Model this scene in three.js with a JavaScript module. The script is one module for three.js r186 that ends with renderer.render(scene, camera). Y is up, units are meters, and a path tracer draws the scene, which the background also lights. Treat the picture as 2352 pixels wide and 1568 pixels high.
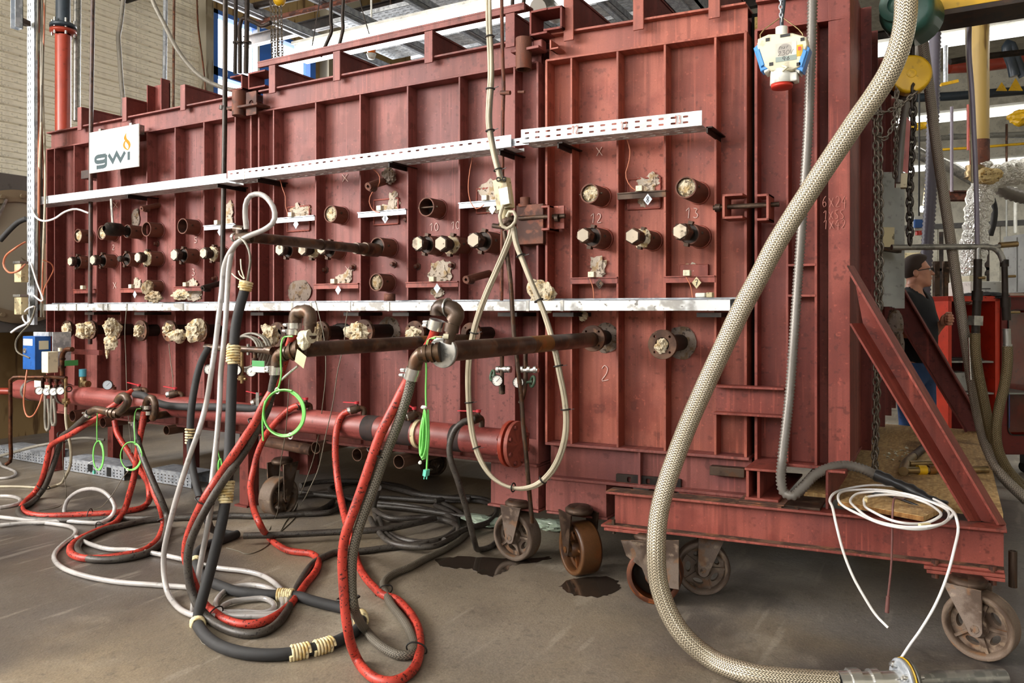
import * as THREE from 'three';
import { mergeGeometries } from 'three/addons/utils/BufferGeometryUtils.js';
import { RoundedBoxGeometry } from 'three/addons/geometries/RoundedBoxGeometry.js';
import { RectAreaLightUniformsLib } from 'three/addons/lights/RectAreaLightUniformsLib.js';
import { MarchingCubes } from 'three/addons/objects/MarchingCubes.js';
RectAreaLightUniformsLib.init();
const V = (x, y, z) => new THREE.Vector3(x, y, z);
// ---------------------------------------------------------------- camera, sky, large lights, exposure
const scene = new THREE.Scene();
const IW = 2352, IH = 1568, FPX = 1780, YAW = 29.6 * Math.PI / 180, CAMZ = 3.8, EYE = 1.4, HORIZ = 712;
const camera = new THREE.PerspectiveCamera(2 * Math.atan(IH / 2 / FPX) * 180 / Math.PI, IW / IH, 0.05, 80);
camera.position.set(0, EYE, CAMZ); camera.rotation.y = YAW;
camera.setViewOffset(IW, IH, 0, IH / 2 - HORIZ, IW, IH);
scene.add(camera);
const renderer = new THREE.WebGLRenderer({ antialias: true });
renderer.toneMapping = THREE.LinearToneMapping;
renderer.toneMappingExposure = 0.56;
renderer.shadowMap.enabled = true;
scene.background = new THREE.Color(9.5, 10, 11);                 // bright overcast sky outside the windows
function areaLight(w, h, power, color, pos, target) {
  const l = new THREE.RectAreaLight(color, power, w, h); l.position.copy(pos); l.lookAt(target); l.castShadow = true; scene.add(l); return l;
}
areaLight(4.7, 2.6, 68, 0xfff8f0, V(-8.6, 4.2, 6.2), V(0, 3.4, 4.4));      // big window in the left wall, beside and ahead of the camera
areaLight(1.8, 2.2, 55, 0xffffff, V(-8.85, 4.45, -4.5), V(0, 4.45, -4.5));   // daylight from the window behind the furnace
areaLight(7.6, 2.2, 12, 0xfff6ea, V(-5.6, 4.0, 8.75), V(-5.6, 3.4, 0));   // window band high in the wall behind the camera, left
areaLight(5.0, 2.2, 2.5, 0xfff6ea, V(3.4, 4.0, 8.75), V(3.4, 3.4, 0));    // window band behind the camera, right
// ---------------------------------------------------------------- pixel -> place helpers (used to read the photograph's measures)
const SN = Math.sin(YAW), CS = Math.cos(YAW);
const ray = (px, py) => { const a = (px - IW / 2) / FPX, b = (HORIZ - py) / FPX; return V(-SN + a * CS, b, -CS - a * SN); };
const XB = -1.968, TB = Math.tan(5 * Math.PI / 180), TC = Math.tan(6 * Math.PI / 180);
const zA = () => 0, zB = x => x > XB ? -(x - XB) * TB : 0, zC = x => -(x - XB) * TC;
function U(px, py, z = 0, t = 0) {                                     // point on the upright plane z - t*(x - XB)
  const r = ray(px, py), s = (z + t * XB - CAMZ) / (r.z + t * r.x); return V(s * r.x, EYE + s * r.y, CAMZ + s * r.z);
}
const FLR = (px, py, y = 0) => { const r = ray(px, py), s = (y - EYE) / r.y; return V(s * r.x, y, CAMZ + s * r.z); };
const AT = (px, py, d) => { const r = ray(px, py); return V(d * r.x, EYE + d * r.y, CAMZ + d * r.z); };
const depth = p => p.x * -SN + (p.z - CAMZ) * -CS;
const zOf = (x, px) => { const r = ray(px, 0); return CAMZ + x / r.x * r.z; };   // z at which a line x = const is seen at column px
const yOf = (p, py) => EYE + (HORIZ - py) / FPX * depth(p);
const PXR = (p, n) => n * depth(p) / FPX;                              // n pixels at point p, in metres
// ---------------------------------------------------------------- random, noise, textures
function rng(a) { return () => { a |= 0; a = a + 0x6D2B79F5 | 0; let t = Math.imul(a ^ a >>> 15, 1 | a); t = t + Math.imul(t ^ t >>> 7, 61 | t) ^ t; return ((t ^ t >>> 14) >>> 0) / 4294967296; }; }
const hsh = (x, y, s) => { let h = Math.imul(x, 374761393) + Math.imul(y, 668265263) + Math.imul(s, 1274126177) | 0; h = Math.imul(h ^ h >>> 13, 1274126177); return ((h ^ h >>> 16) >>> 0) / 4294967296; };
function vn(u, v, px, py, s) {                                          // tileable value noise; px, py whole periods
  const x = u * px, y = v * py, xi = Math.floor(x), yi = Math.floor(y); let fx = x - xi, fy = y - yi; fx = fx * fx * (3 - 2 * fx); fy = fy * fy * (3 - 2 * fy);
  const m = (a, b) => ((a % b) + b) % b, a = m(xi, px), b = m(xi + 1, px), c = m(yi, py), d = m(yi + 1, py);
  return (hsh(a, c, s) * (1 - fx) + hsh(b, c, s) * fx) * (1 - fy) + (hsh(a, d, s) * (1 - fx) + hsh(b, d, s) * fx) * fy;
}
const fbm = (u, v, p, o, s, q = p) => { let a = 0, w = .5, t = 0; for (let i = 0; i < o; i++) { a += w * vn(u, v, p << i, q << i, s + i); t += w; w *= .5; } return a / t; };
const st = (a, b, x) => { x = Math.min(1, Math.max(0, (x - a) / (b - a))); return x * x * (3 - 2 * x); };
const mix = (a, b, t) => a.map((x, i) => x + (b[i] - x) * t);
function tex(n, metres, fn, srgb = true) {
  const d = new Uint8Array(n * n * 4);
  for (let j = 0; j < n; j++) for (let i = 0; i < n; i++) { const c = fn((i + .5) / n, (j + .5) / n), k = (j * n + i) * 4; d[k] = Math.max(0, Math.min(255, c[0])); d[k + 1] = Math.max(0, Math.min(255, c[1])); d[k + 2] = Math.max(0, Math.min(255, c[2])); d[k + 3] = 255; }
  const t = new THREE.DataTexture(d, n, n); t.wrapS = t.wrapT = THREE.RepeatWrapping; t.magFilter = THREE.LinearFilter; t.minFilter = THREE.LinearMipmapLinearFilter; t.generateMipmaps = true;
  if (srgb) t.colorSpace = THREE.SRGBColorSpace; t.repeat.set(1 / metres, 1 / metres); t.needsUpdate = true; return t;
}
const std = (o) => new THREE.MeshStandardMaterial(Object.assign({ roughness: .6, metalness: 0, side: THREE.DoubleSide }, o));
const phy = (o) => new THREE.MeshPhysicalMaterial(Object.assign({ roughness: .5, metalness: 0, side: THREE.DoubleSide }, o));
// red oxide primer: runs, rust freckles, worn and greyed patches, pale scratches
const T = {};
T.paint = tex(1024, 2.3, (u, v) => {
  let c = [212, 206, 204]; const big = fbm(u, v, 4, 6, 11), run = fbm(u, v, 90, 3, 21, 4), fine = fbm(u, v, 110, 3, 31), gr = fbm(u, v, 6, 6, 41), run2 = fbm(u, v, 36, 4, 25, 2);
  c = mix(c, [184, 162, 162], st(.42, .72, big) * .8); c = mix(c, [228, 222, 222], st(.5, .75, fbm(u, v, 5, 6, 51)) * .7);
  c = mix(c, [138, 112, 100], st(.5, .78, run) * .42); c = mix(c, [142, 112, 104], st(.5, .74, run2) * .45); c = mix(c, [164, 158, 176], st(.52, .7, gr) * .55);
  c = mix(c, [150, 104, 92], st(.55, .68, fbm(u, v, 8, 6, 71)) * .5); c = mix(c, [112, 84, 70], st(.66, .8, fine) * .5 * st(.4, .6, big)); c = mix(c, [92, 68, 60], st(.7, .78, fbm(u, v, 34, 5, 73)) * .3);
  const dr = vn(u, v, 150, 3, 81), dm = st(.6, .72, vn(u, v, 12, 5, 83)); c = mix(c, [250, 236, 230], st(.84, .93, dr) * dm * .75); c = mix(c, [255, 244, 240], st(.8, .87, fbm(u, v, 160, 2, 61)) * .5); c = mix(c, [246, 236, 234], st(.68, .84, fbm(u, v, 220, 2, 65, 7)) * .5 * st(.48, .66, fbm(u, v, 7, 3, 67)));
  const k = .95 + .1 * hsh(u * 1024 | 0, v * 1024 | 0, 7); return c.map(x => x * k);
});
T.rust = tex(512, .5, (u, v) => { let c = [150, 132, 120]; c = mix(c, [92, 72, 58], st(.4, .65, fbm(u, v, 6, 5, 3))); c = mix(c, [206, 186, 166], st(.62, .76, fbm(u, v, 12, 4, 9)) * .6); c = mix(c, [176, 120, 76], st(.6, .72, fbm(u, v, 9, 4, 15)) * .5); const k = .88 + .24 * hsh(u * 512 | 0, v * 512 | 0, 5); return c.map(x => x * k); });
T.grime = tex(512, .9, (u, v) => { let c = [232, 233, 235]; c = mix(c, [196, 200, 206], st(.35, .7, fbm(u, v, 5, 5, 5)) * .7); c = mix(c, [92, 88, 82], st(.6, .74, fbm(u, v, 9, 5, 25)) * .55); c = mix(c, [60, 56, 50], st(.72, .8, fbm(u, v, 40, 3, 35)) * .6); return c; });
T.zinc = tex(512, .5, (u, v) => { let c = [214, 216, 220]; c = mix(c, [178, 182, 188], st(.4, .66, fbm(u, v, 14, 3, 5))); c = mix(c, [236, 238, 240], st(.6, .7, fbm(u, v, 22, 3, 8)) * .7); return c; });
T.wallc = tex(512, 2.4, (u, v) => { let c = [214, 206, 190]; c = mix(c, [170, 152, 124], st(.45, .7, fbm(u, v, 4, 5, 5)) * .7); c = mix(c, [104, 84, 60], st(.66, .8, fbm(u, v, 50, 3, 45, 6)) * .7); c = mix(c, [240, 232, 214], st(.62, .75, fbm(u, v, 9, 4, 55)) * .5); return c; });
T.plain = tex(256, .8, (u, v) => { const k = 238 - 26 * st(.4, .7, fbm(u, v, 5, 4, 3)) - 30 * st(.7, .8, fbm(u, v, 30, 3, 13)); return [k, k, k * .985]; });
T.rubber = tex(512, .35, (u, v) => { let c = [228, 224, 222]; c = mix(c, [90, 76, 72], st(.66, .74, fbm(u, v, 26, 3, 5)) * .85); c = mix(c, [176, 160, 156], st(.45, .7, fbm(u, v, 5, 4, 15)) * .7); c = mix(c, [52, 44, 42], st(.76, .8, fbm(u, v, 60, 2, 25))); return c; });
T.wood = tex(1024, 1.2, (u, v) => { const w = fbm(u, v, 3, 4, 5, 6), g = Math.sin((u * 26 + w * 12) * 6.283) * .5 + .5; let c = mix([186, 160, 116], [140, 108, 68], g * .55); c = mix(c, [92, 66, 36], st(.55, .75, fbm(u, v, 5, 5, 25)) * .75); c = mix(c, [214, 200, 168], st(.7, .78, fbm(u, v, 80, 3, 35)) * .6); const k = .92 + .16 * fbm(u, v, 200, 1, 3, 20); return c.map(x => x * k); });
T.wool = tex(256, .16, (u, v) => { let c = [244, 238, 224]; c = mix(c, [206, 178, 128], st(.5, .72, fbm(u, v, 6, 5, 5)) * .75); c = mix(c, [112, 100, 88], st(.62, .76, fbm(u, v, 10, 4, 15)) * .75); return c; });
T.woolB = tex(256, .05, (u, v) => { const k = 255 * (.5 * fbm(u, v, 10, 4, 5, 26) + .5 * fbm(u, v, 24, 3, 15, 8)); return [k, k, k]; }, false);
T.foilB = tex(512, .5, (u, v) => { const a = Math.abs(fbm(u, v, 14, 3, 5) - .5) * 2, b = Math.abs(fbm(u, v, 30, 3, 15) - .5) * 2, k = 255 * Math.min(1, a * 1.2 + b * .7); return [k, k, k]; }, false);
const chev = (u, v) => { const q = v * 4, row = Math.floor(q), f = q - row, a = (((u * 3 + (row % 2 ? f : 1 - f) * .9) % 1) + 1) % 1; return [Math.pow(Math.sin(a * Math.PI), .8), Math.pow(Math.sin(f * Math.PI), .3), a]; };
T.braid = tex(256, .034, (u, v) => { const [h, e, a] = chev(u, v), k = (.32 + .68 * h) * (.66 + .34 * e) * (.86 + .14 * Math.abs(Math.sin(a * 9.42))); return [252 * k, 244 * k, 228 * k]; });
T.braidB = tex(256, .034, (u, v) => { const [h, e] = chev(u, v), k = 255 * h * e; return [k, k, k]; }, false);
T.floor = tex(1536, 9, (u, v) => {
  let c = [124, 116, 105]; const a = fbm(u, v, 6, 6, 3), b = fbm(u, v, 14, 6, 13), d = fbm(u, v, 9, 6, 23), e = fbm(u, v, 500, 2, 33), g = fbm(u, v, 24, 6, 93);
  c = mix(c, [88, 80, 75], st(.4, .7, a) * .8); c = mix(c, [136, 124, 108], st(.45, .75, b) * .7); c = mix(c, [98, 95, 95], st(.45, .7, d) * .6); c = mix(c, [124, 106, 80], st(.5, .72, fbm(u, v, 8, 6, 43)) * .5);
  c = mix(c, [70, 64, 60], st(.55, .75, g) * .5); c = mix(c, [54, 49, 47], st(.62, .78, fbm(u, v, 11, 6, 53)) * .5); c = mix(c, [150, 142, 128], st(.6, .75, fbm(u, v, 60, 5, 63)) * .25);
  c = mix(c, [150, 143, 132], st(.74, .84, e) * .3); c = mix(c, [62, 58, 56], st(.48, .64, fbm(u, v, 5, 7, 103)) * .62); c = mix(c, [132, 120, 100], st(.46, .66, fbm(u, v, 4, 6, 133)) * .5); c = mix(c, [160, 152, 138], st(.58, .7, fbm(u, v, 17, 6, 113)) * .4); c = mix(c, [172, 164, 150], st(.7, .8, fbm(u, v, 200, 3, 123, 20)) * .28); c = mix(c, [58, 52, 48], st(.72, .84, fbm(u, v, 400, 2, 73)) * .25);
  const k = .92 + .16 * hsh(u * 1536 | 0, v * 1536 | 0, 5); return c.map(x => x * k);
});
T.floorR = tex(512, 6, (u, v) => { const k = 150 + 70 * fbm(u, v, 8, 5, 9) - 60 * st(.55, .7, fbm(u, v, 4, 5, 29)); return [k, k, k]; }, false);
T.floorB = tex(512, 1.1, (u, v) => { const k = 255 * (.5 * fbm(u, v, 30, 4, 7) + .3 * vn(u, v, 256, 256, 3) + .2 * fbm(u, v, 60, 2, 17, 6)); return [k, k, k]; }, false);
T.skinny = tex(128, .2, (u, v) => { const k = 236 - 26 * fbm(u, v, 8, 3, 3); return [k, k, k]; });
const col = h => new THREE.Color(h);
const M = {
  redA: std({ color: col('#98564e'), map: T.paint, roughness: .62 }), redB: std({ color: col('#b86650'), map: T.paint, roughness: .6 }),
  redC: std({ color: col('#a85647'), map: T.paint, roughness: .6 }), redD: std({ color: col('#8e4238'), map: T.paint, roughness: .7 }), redDust: std({ color: col('#b08a78'), map: T.rust, roughness: .9 }),
  header: std({ color: col('#a4544e'), map: T.paint, roughness: .5 }), redGloss: std({ color: col('#a53e2c'), map: T.plain, roughness: .35 }), lever: std({ color: col('#b02a34'), roughness: .4 }),
  rust: std({ color: col('#a58a78'), map: T.rust, roughness: .75, metalness: .25 }), rustRed: std({ color: col('#a5705c'), map: T.rust, roughness: .75 }), iron: std({ color: col('#857a70'), map: T.rust, roughness: .55, metalness: .55 }), darkIron: std({ color: col('#4a443e'), map: T.rust, roughness: .6, metalness: .4 }),
  steel: std({ color: col('#b8b4aa'), map: T.zinc, roughness: .38, metalness: .75 }), zinc: std({ color: col('#d8dcdf'), map: T.zinc, roughness: .45, metalness: .35 }), tray: std({ color: col('#f2f4f4'), map: T.zinc, roughness: .45, metalness: .12 }), trayDirty: std({ color: col('#eeeeea'), map: T.grime, roughness: .5, metalness: .1 }), greyTray: std({ color: col('#b4b7ba'), map: T.zinc, roughness: .55, metalness: .12 }),
  brass: std({ color: col('#b09468'), map: T.zinc, roughness: .35, metalness: .8 }), copper: std({ color: col('#8a6244'), map: T.rust, roughness: .45, metalness: .6 }), chrome: std({ color: col('#dcdcda'), roughness: .2, metalness: .9 }),
  redHose: std({ color: col('#c44030'), map: T.rubber, roughness: .5 }), blackHose: std({ color: col('#4a4640'), map: T.rubber, roughness: .5 }), blackSoft: std({ color: col('#2b2b2d'), map: T.plain, roughness: .75 }), greyHose: std({ color: col('#85817a'), map: T.braid, bumpMap: T.braidB, bumpScale: .0012, roughness: .55, metalness: .1 }),
  clear: phy({ color: col('#d4d0d0'), map: T.plain, roughness: .22, clearcoat: .7, clearcoatRoughness: .1, transmission: .25, thickness: 0 }), whiteTube: std({ color: col('#eae8e6'), roughness: .3 }), cable: std({ color: col('#bdb29c'), map: T.plain, roughness: .45 }), cableGrey: std({ color: col('#8f8a80'), map: T.plain, roughness: .5 }), green: std({ color: col('#74c662'), roughness: .35 }), teal: std({ color: col('#5cb8a4'), roughness: .4 }), wire: std({ color: col('#5e584a'), roughness: .6 }), orangeWire: std({ color: col('#b0684a'), roughness: .5 }),
  braid: std({ color: col('#fff8ea'), map: T.braid, bumpMap: T.braidB, bumpScale: .0016, roughness: .3, metalness: .72 }), corr: std({ color: col('#736e68'), roughness: .4, metalness: .25 }), corrDark: std({ color: col('#55505a'), roughness: .5 }), rope: std({ color: col('#e6dcb8'), map: T.wool, roughness: .8 }), tie: std({ color: col('#1c1a18'), roughness: .5 }), tape: std({ color: col('#1e1e20'), roughness: .28 }),
  wool: std({ color: col('#e8dfcd'), map: T.wool, bumpMap: T.woolB, bumpScale: .012, roughness: 1 }), woolDark: std({ color: col('#a89c8a'), map: T.wool, bumpMap: T.woolB, bumpScale: .006, roughness: 1 }), putty: std({ color: col('#c2bab4'), map: T.wool, bumpMap: T.woolB, bumpScale: .004, roughness: 1 }), ash: std({ color: col('#7a706c'), map: T.wool, bumpMap: T.woolB, bumpScale: .003, roughness: 1 }), chalk: std({ color: col('#e2c8c0'), roughness: 1 }),
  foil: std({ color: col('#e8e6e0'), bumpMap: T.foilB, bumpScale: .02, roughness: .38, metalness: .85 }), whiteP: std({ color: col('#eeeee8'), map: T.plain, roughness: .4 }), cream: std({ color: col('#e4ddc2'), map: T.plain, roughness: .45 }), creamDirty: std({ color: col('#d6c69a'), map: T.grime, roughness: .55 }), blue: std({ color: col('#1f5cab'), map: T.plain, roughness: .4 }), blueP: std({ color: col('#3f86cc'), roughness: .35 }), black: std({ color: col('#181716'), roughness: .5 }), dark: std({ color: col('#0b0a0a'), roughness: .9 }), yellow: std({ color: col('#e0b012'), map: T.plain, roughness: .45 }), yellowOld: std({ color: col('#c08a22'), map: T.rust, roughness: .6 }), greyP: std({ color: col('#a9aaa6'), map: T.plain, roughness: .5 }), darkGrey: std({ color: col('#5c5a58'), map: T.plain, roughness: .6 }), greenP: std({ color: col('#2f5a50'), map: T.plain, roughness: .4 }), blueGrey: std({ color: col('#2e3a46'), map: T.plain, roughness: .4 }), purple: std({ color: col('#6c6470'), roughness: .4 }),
  wood: std({ color: col('#fff6e6'), map: T.wood, roughness: .8 }), plywood: std({ color: col('#c89a5e'), map: T.wood, roughness: .85 }), floor: std({ color: col('#ffffff'), map: T.floor, roughnessMap: T.floorR, bumpMap: T.floorB, bumpScale: .0022, roughness: .66 }), concrete: std({ color: col('#a8926a'), map: T.wallc, roughness: .9 }), concreteGrey: std({ color: col('#a8a69e'), map: T.wallc, roughness: .9 }), plank: std({ color: col('#efe8d6'), map: T.plain, roughness: .5 }), ceil: std({ color: col('#b9b4a8'), map: T.plain, roughness: .8 }), farWall: std({ color: col('#dedacb'), map: T.plain, roughness: .7 }), blueFrame: std({ color: col('#2a62b4'), roughness: .4 }), glass: phy({ color: col('#ffffff'), transmission: 1, roughness: .02, thickness: 0 }), orange: std({ color: col('#d86a18'), roughness: .4 }), redPlastic: std({ color: col('#c03426'), roughness: .4 }), puddle: phy({ color: col('#332c26'), roughness: .1, clearcoat: 1, clearcoatRoughness: .02 }), insul: std({ color: col('#8a7a4e'), map: T.wool, bumpMap: T.woolB, bumpScale: .004, roughness: 1 }), cabRed: std({ color: col('#d83a1e'), map: T.plain, roughness: .4 }), cabDark: std({ color: col('#6e1710'), map: T.plain, roughness: .5 }),
  lamp: std({ color: 0xffffff, emissive: new THREE.Color(1, 1, .97), emissiveIntensity: 3.5, roughness: .5 }),
};
// ---------------------------------------------------------------- geometry helpers: all return plain, non-indexed geometry in metres
const clean = g => { g = g.index ? g.toNonIndexed() : g; for (const k of Object.keys(g.attributes)) if (!['position', 'normal', 'uv'].includes(k)) g.deleteAttribute(k); g.morphAttributes = {}; g.clearGroups(); return g; };
function boxUV(g) {
  const p = g.attributes.position, n = p.count, uv = new Float32Array(n * 2), a = V(), b = V(), c = V(), e = V(), f = V();
  for (let i = 0; i < n; i += 3) {
    a.fromBufferAttribute(p, i); b.fromBufferAttribute(p, i + 1); c.fromBufferAttribute(p, i + 2); e.subVectors(b, a); f.subVectors(c, a); e.cross(f);
    const x = Math.abs(e.x), y = Math.abs(e.y), z = Math.abs(e.z);
    [a, b, c].forEach((q, k) => { const w = (i + k) * 2; if (z >= x && z >= y) { uv[w] = q.x; uv[w + 1] = q.y; } else if (x >= y) { uv[w] = q.z + .37; uv[w + 1] = q.y + .11; } else { uv[w] = q.x + .21; uv[w + 1] = q.z + .53; } });
  }
  g.setAttribute('uv', new THREE.BufferAttribute(uv, 2)); return g;
}
const mv = (g, x, y, z) => { g.translate(x, y, z); return g; };
function bx(x0, x1, y0, y1, z0, z1, c = 0) {
  const w = Math.abs(x1 - x0), h = Math.abs(y1 - y0), d = Math.abs(z1 - z0);
  const g = clean(c && Math.min(w, h, d) > 2.2 * c ? new RoundedBoxGeometry(w, h, d, 1, c) : new THREE.BoxGeometry(w, h, d));
  return boxUV(mv(g, (x0 + x1) / 2, (y0 + y1) / 2, (z0 + z1) / 2));
}
const Y = V(0, 1, 0), Z = V(0, 0, 1);
function orient(g, p, dir, up0 = Y) { g.applyQuaternion(new THREE.Quaternion().setFromUnitVectors(up0, dir.clone().normalize())); return mv(g, p.x, p.y, p.z); }
function cy(p0, p1, r, n = 14, r1 = r, caps = true) { const d = V().subVectors(p1, p0), L = d.length(), g = clean(new THREE.CylinderGeometry(r1, r, L, n, 1, !caps)); scaleUV(g, 2 * Math.PI * r, L); mv(g, 0, L / 2, 0); return orient(g, p0, d); }
function scaleUV(g, a, b) { const u = g.attributes.uv; for (let i = 0; i < u.count; i++) u.setXY(i, u.getX(i) * a, u.getY(i) * b); return g; }
function lat(prof, p0, dir, n = 20) { const g = clean(new THREE.LatheGeometry(prof.map(q => new THREE.Vector2(Math.max(q[0], 1e-5), q[1])), n)); scaleUV(g, .4, .3); return orient(g, p0, dir); }
const pipe = (p0, p1, ro, ri, n = 20) => { const d = V().subVectors(p1, p0), L = d.length(); return lat([[ri, 0], [ro, 0], [ro, 0], [ro, L], [ro, L], [ri, L], [ri, L], [ri, 0]], p0, d, n); };
function bar(p0, p1, w, h, up = Y) {                                    // rectangular bar between two points; w across, h along 'up'
  const d = V().subVectors(p1, p0), L = d.length(), z = d.clone().normalize(), x = V().crossVectors(up, z).normalize(), y = V().crossVectors(z, x);
  const g = clean(new THREE.BoxGeometry(w, h, L)); g.applyMatrix4(new THREE.Matrix4().makeBasis(x, y, z)); const c = V().addVectors(p0, p1).multiplyScalar(.5); return boxUV(mv(g, c.x, c.y, c.z));
}
function sweep(pts, r, o = {}) {                                        // round tube along a smooth curve; r a number or r(s)
  const cur = pts.length === 2 ? new THREE.LineCurve3(pts[0], pts[1]) : new THREE.CatmullRomCurve3(pts, !!o.closed, 'centripetal'); cur.arcLengthDivisions = Math.max(200, pts.length * 24);
  const L = cur.getLength(), n = o.n ?? 10, N = Math.max(2, Math.ceil(L / (o.step ?? .03))), P = cur.getSpacedPoints(N), rf = typeof r === 'function' ? r : () => r, ring = [], nor = [], r0 = rf(0);
  let t = V().subVectors(P[1], P[0]).normalize(), u = V().crossVectors(t, Math.abs(t.y) > .9 ? V(1, 0, 0) : Y).normalize();
  for (let i = 0; i <= N; i++) {
    const a = P[Math.max(0, i - 1)], b = P[Math.min(N, i + 1)], tt = V().subVectors(b, a); if (tt.lengthSq() > 1e-12) t = tt.normalize();
    u.addScaledVector(t, -u.dot(t)).normalize(); const w = V().crossVectors(t, u), rr = rf(i / N * L, L), k = [], kn = [];
    for (let j = 0; j <= n; j++) { const q = j / n * 2 * Math.PI, d = V().addScaledVector(u, Math.cos(q)).addScaledVector(w, Math.sin(q)); kn.push(d); k.push(V().copy(P[i]).addScaledVector(d, rr)); }
    ring.push(k); nor.push(kn);
  }
  const pos = [], no = [], uv = [], push = (p, m, a, b) => { pos.push(p.x, p.y, p.z); no.push(m.x, m.y, m.z); uv.push(a, b); };
  for (let i = 0; i < N; i++) for (let j = 0; j < n; j++) {
    const s0 = i / N * L, s1 = (i + 1) / N * L, c0 = j / n * 2 * Math.PI * r0, c1 = (j + 1) / n * 2 * Math.PI * r0, q = [[i, j, s0, c0], [i + 1, j + 1, s1, c1], [i + 1, j, s1, c0], [i, j, s0, c0], [i, j + 1, s0, c1], [i + 1, j + 1, s1, c1]];
    for (const [a, b, s, c] of q) push(ring[a][b], nor[a][b], s, c);
  }
  if (!o.closed) for (const [i, sg] of [[0, -1], [N, 1]]) { const m = V().subVectors(P[i], P[i ? i - 1 : 1]).normalize(); for (let j = 0; j < n; j++) for (const p of [P[i], ring[i][sg > 0 ? j : j + 1], ring[i][sg > 0 ? j + 1 : j]]) push(p, m, 0, 0); }
  const g = new THREE.BufferGeometry(); g.setAttribute('position', new THREE.Float32BufferAttribute(pos, 3)); g.setAttribute('normal', new THREE.Float32BufferAttribute(no, 3)); g.setAttribute('uv', new THREE.Float32BufferAttribute(uv, 2)); return g;
}
function plate(shape, d, p, xAxis, yAxis, bevel = 0) {                   // extruded outline; p = origin, thickness along x cross y
  const g = clean(new THREE.ExtrudeGeometry(shape, { depth: d, bevelEnabled: bevel > 0, bevelSize: bevel, bevelThickness: bevel, bevelSegments: 1, curveSegments: 18 }));
  g.applyMatrix4(new THREE.Matrix4().makeBasis(xAxis, yAxis, V().crossVectors(xAxis, yAxis))); return boxUV(mv(g, p.x, p.y, p.z));
}
const poly = (pts) => { const s = new THREE.Shape(); pts.forEach((q, i) => i ? s.lineTo(q[0], q[1]) : s.moveTo(q[0], q[1])); s.closePath(); return s; };
const circ = (r, x = 0, y = 0) => { const s = new THREE.Path(); s.absarc(x, y, r, 0, Math.PI * 2, true); return s; };
const rrect = (w, h, r, x = 0, y = 0, S = THREE.Shape) => { const s = new S(), a = x - w / 2, b = x + w / 2, c = y - h / 2, d = y + h / 2; s.moveTo(a + r, c); s.lineTo(b - r, c); s.quadraticCurveTo(b, c, b, c + r); s.lineTo(b, d - r); s.quadraticCurveTo(b, d, b - r, d); s.lineTo(a + r, d); s.quadraticCurveTo(a, d, a, d - r); s.lineTo(a, c + r); s.quadraticCurveTo(a, c, a + r, c); return s; };
function shear(g, f) { const p = g.attributes.position; for (let i = 0; i < p.count; i++) p.setZ(i, p.getZ(i) + f(p.getX(i))); return g; }
function lump(p, sx, sy, sz, seed, rough = .35, detail = 4) {            // torn fibre wool
  const g = clean(new THREE.IcosahedronGeometry(1, detail)), q = g.attributes.position, a = V(), N3 = (v, f, s) => { const w = (x, y, m) => vn(x * .1 + 7.3, y * .1 + 3.1, 64, 64, m); return (w(v.x * f, v.y * f, s) + w(v.y * f + 5, v.z * f, s + 1) + w(v.z * f + 9, v.x * f, s + 2)) / 3; };
  for (let i = 0; i < q.count; i++) { a.fromBufferAttribute(q, i); const r1 = v => Math.abs(v - .5) * 2; let k = 1 - rough + 2 * rough * N3(a, .35, seed) + rough * 1.2 * (N3(a, .9, seed + 5) - .5) - rough * .5 * r1(N3(a, 1.8, seed + 9)); if (detail > 3) k += rough * (.45 * (N3(a, 4.1, seed + 13) - .5) + .3 * (N3(a, 8.7, seed + 17) - .5)); a.multiplyScalar(k); q.setXYZ(i, p.x + a.x * sx, p.y + a.y * sy, p.z + a.z * sz); }
  g.computeVertexNormals(); return boxUV(g);
}
// ---------------------------------------------------------------- objects: things, parts, labels
const used = {}, num = n => { const k = used[n] = (used[n] ?? -1) + 1; return k ? n + '_' + String(k).padStart(3, '0') : n; };
const all = [];
function mesh(name, geoms, mat) { const a = (Array.isArray(geoms) ? geoms : [geoms]).flat(9); const g = a.length > 1 ? mergeGeometries(a) : a[0]; const m = new THREE.Mesh(g, mat); m.name = name; m.castShadow = m.receiveShadow = true; return m; }
function thing(name, label, category, group) { const o = new THREE.Group(); o.name = num(name); o.userData = { label, category }; if (group) o.userData.group = group; scene.add(o); all.push(o); return o; }
function part(parent, name, geoms, mat, label) { const m = mesh(name, geoms, mat); if (label) m.userData.label = label; parent.add(m); return m; }
function solo(name, label, category, geoms, mat, group) { const m = mesh(num(name), geoms, mat); m.userData = { label, category }; if (group) m.userData.group = group; scene.add(m); all.push(m); return m; }
function struct(name, geoms, mat) { const m = mesh(name, geoms, mat); m.userData.kind = 'structure'; scene.add(m); return m; }
function settle() {                                                     // put every thing's origin at its base
  for (const o of all) { const b = new THREE.Box3().setFromObject(o); if (b.isEmpty()) continue; const c = V((b.min.x + b.max.x) / 2, b.min.y, (b.min.z + b.max.z) / 2); if (o.isMesh) { o.geometry.translate(-c.x, -c.y, -c.z); } else for (const k of o.children) k.position.sub(c); o.position.add(c); }
}
function path(r, list, zl = 0) {                                        // [px,py] = lying on the floor; [px,py,z] = in the plane z; [px,py,'i'] = z taken from its neighbours
  const out = list.map(q => q.length === 2 ? FLR(q[0], q[1], r + zl) : typeof q[2] === 'number' ? U(q[0], q[1], q[2]) : null);
  for (let i = 0; i < out.length; i++) if (!out[i]) { let a = i - 1, b = i; while (!out[b]) b++; const z0 = out[a].z, z1 = out[b].z; out[i] = U(list[i][0], list[i][1], z0 + (z1 - z0) / (b - a)); if (out[i].y < r) out[i] = FLR(list[i][0], list[i][1], r); }
  return out;
}
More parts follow.
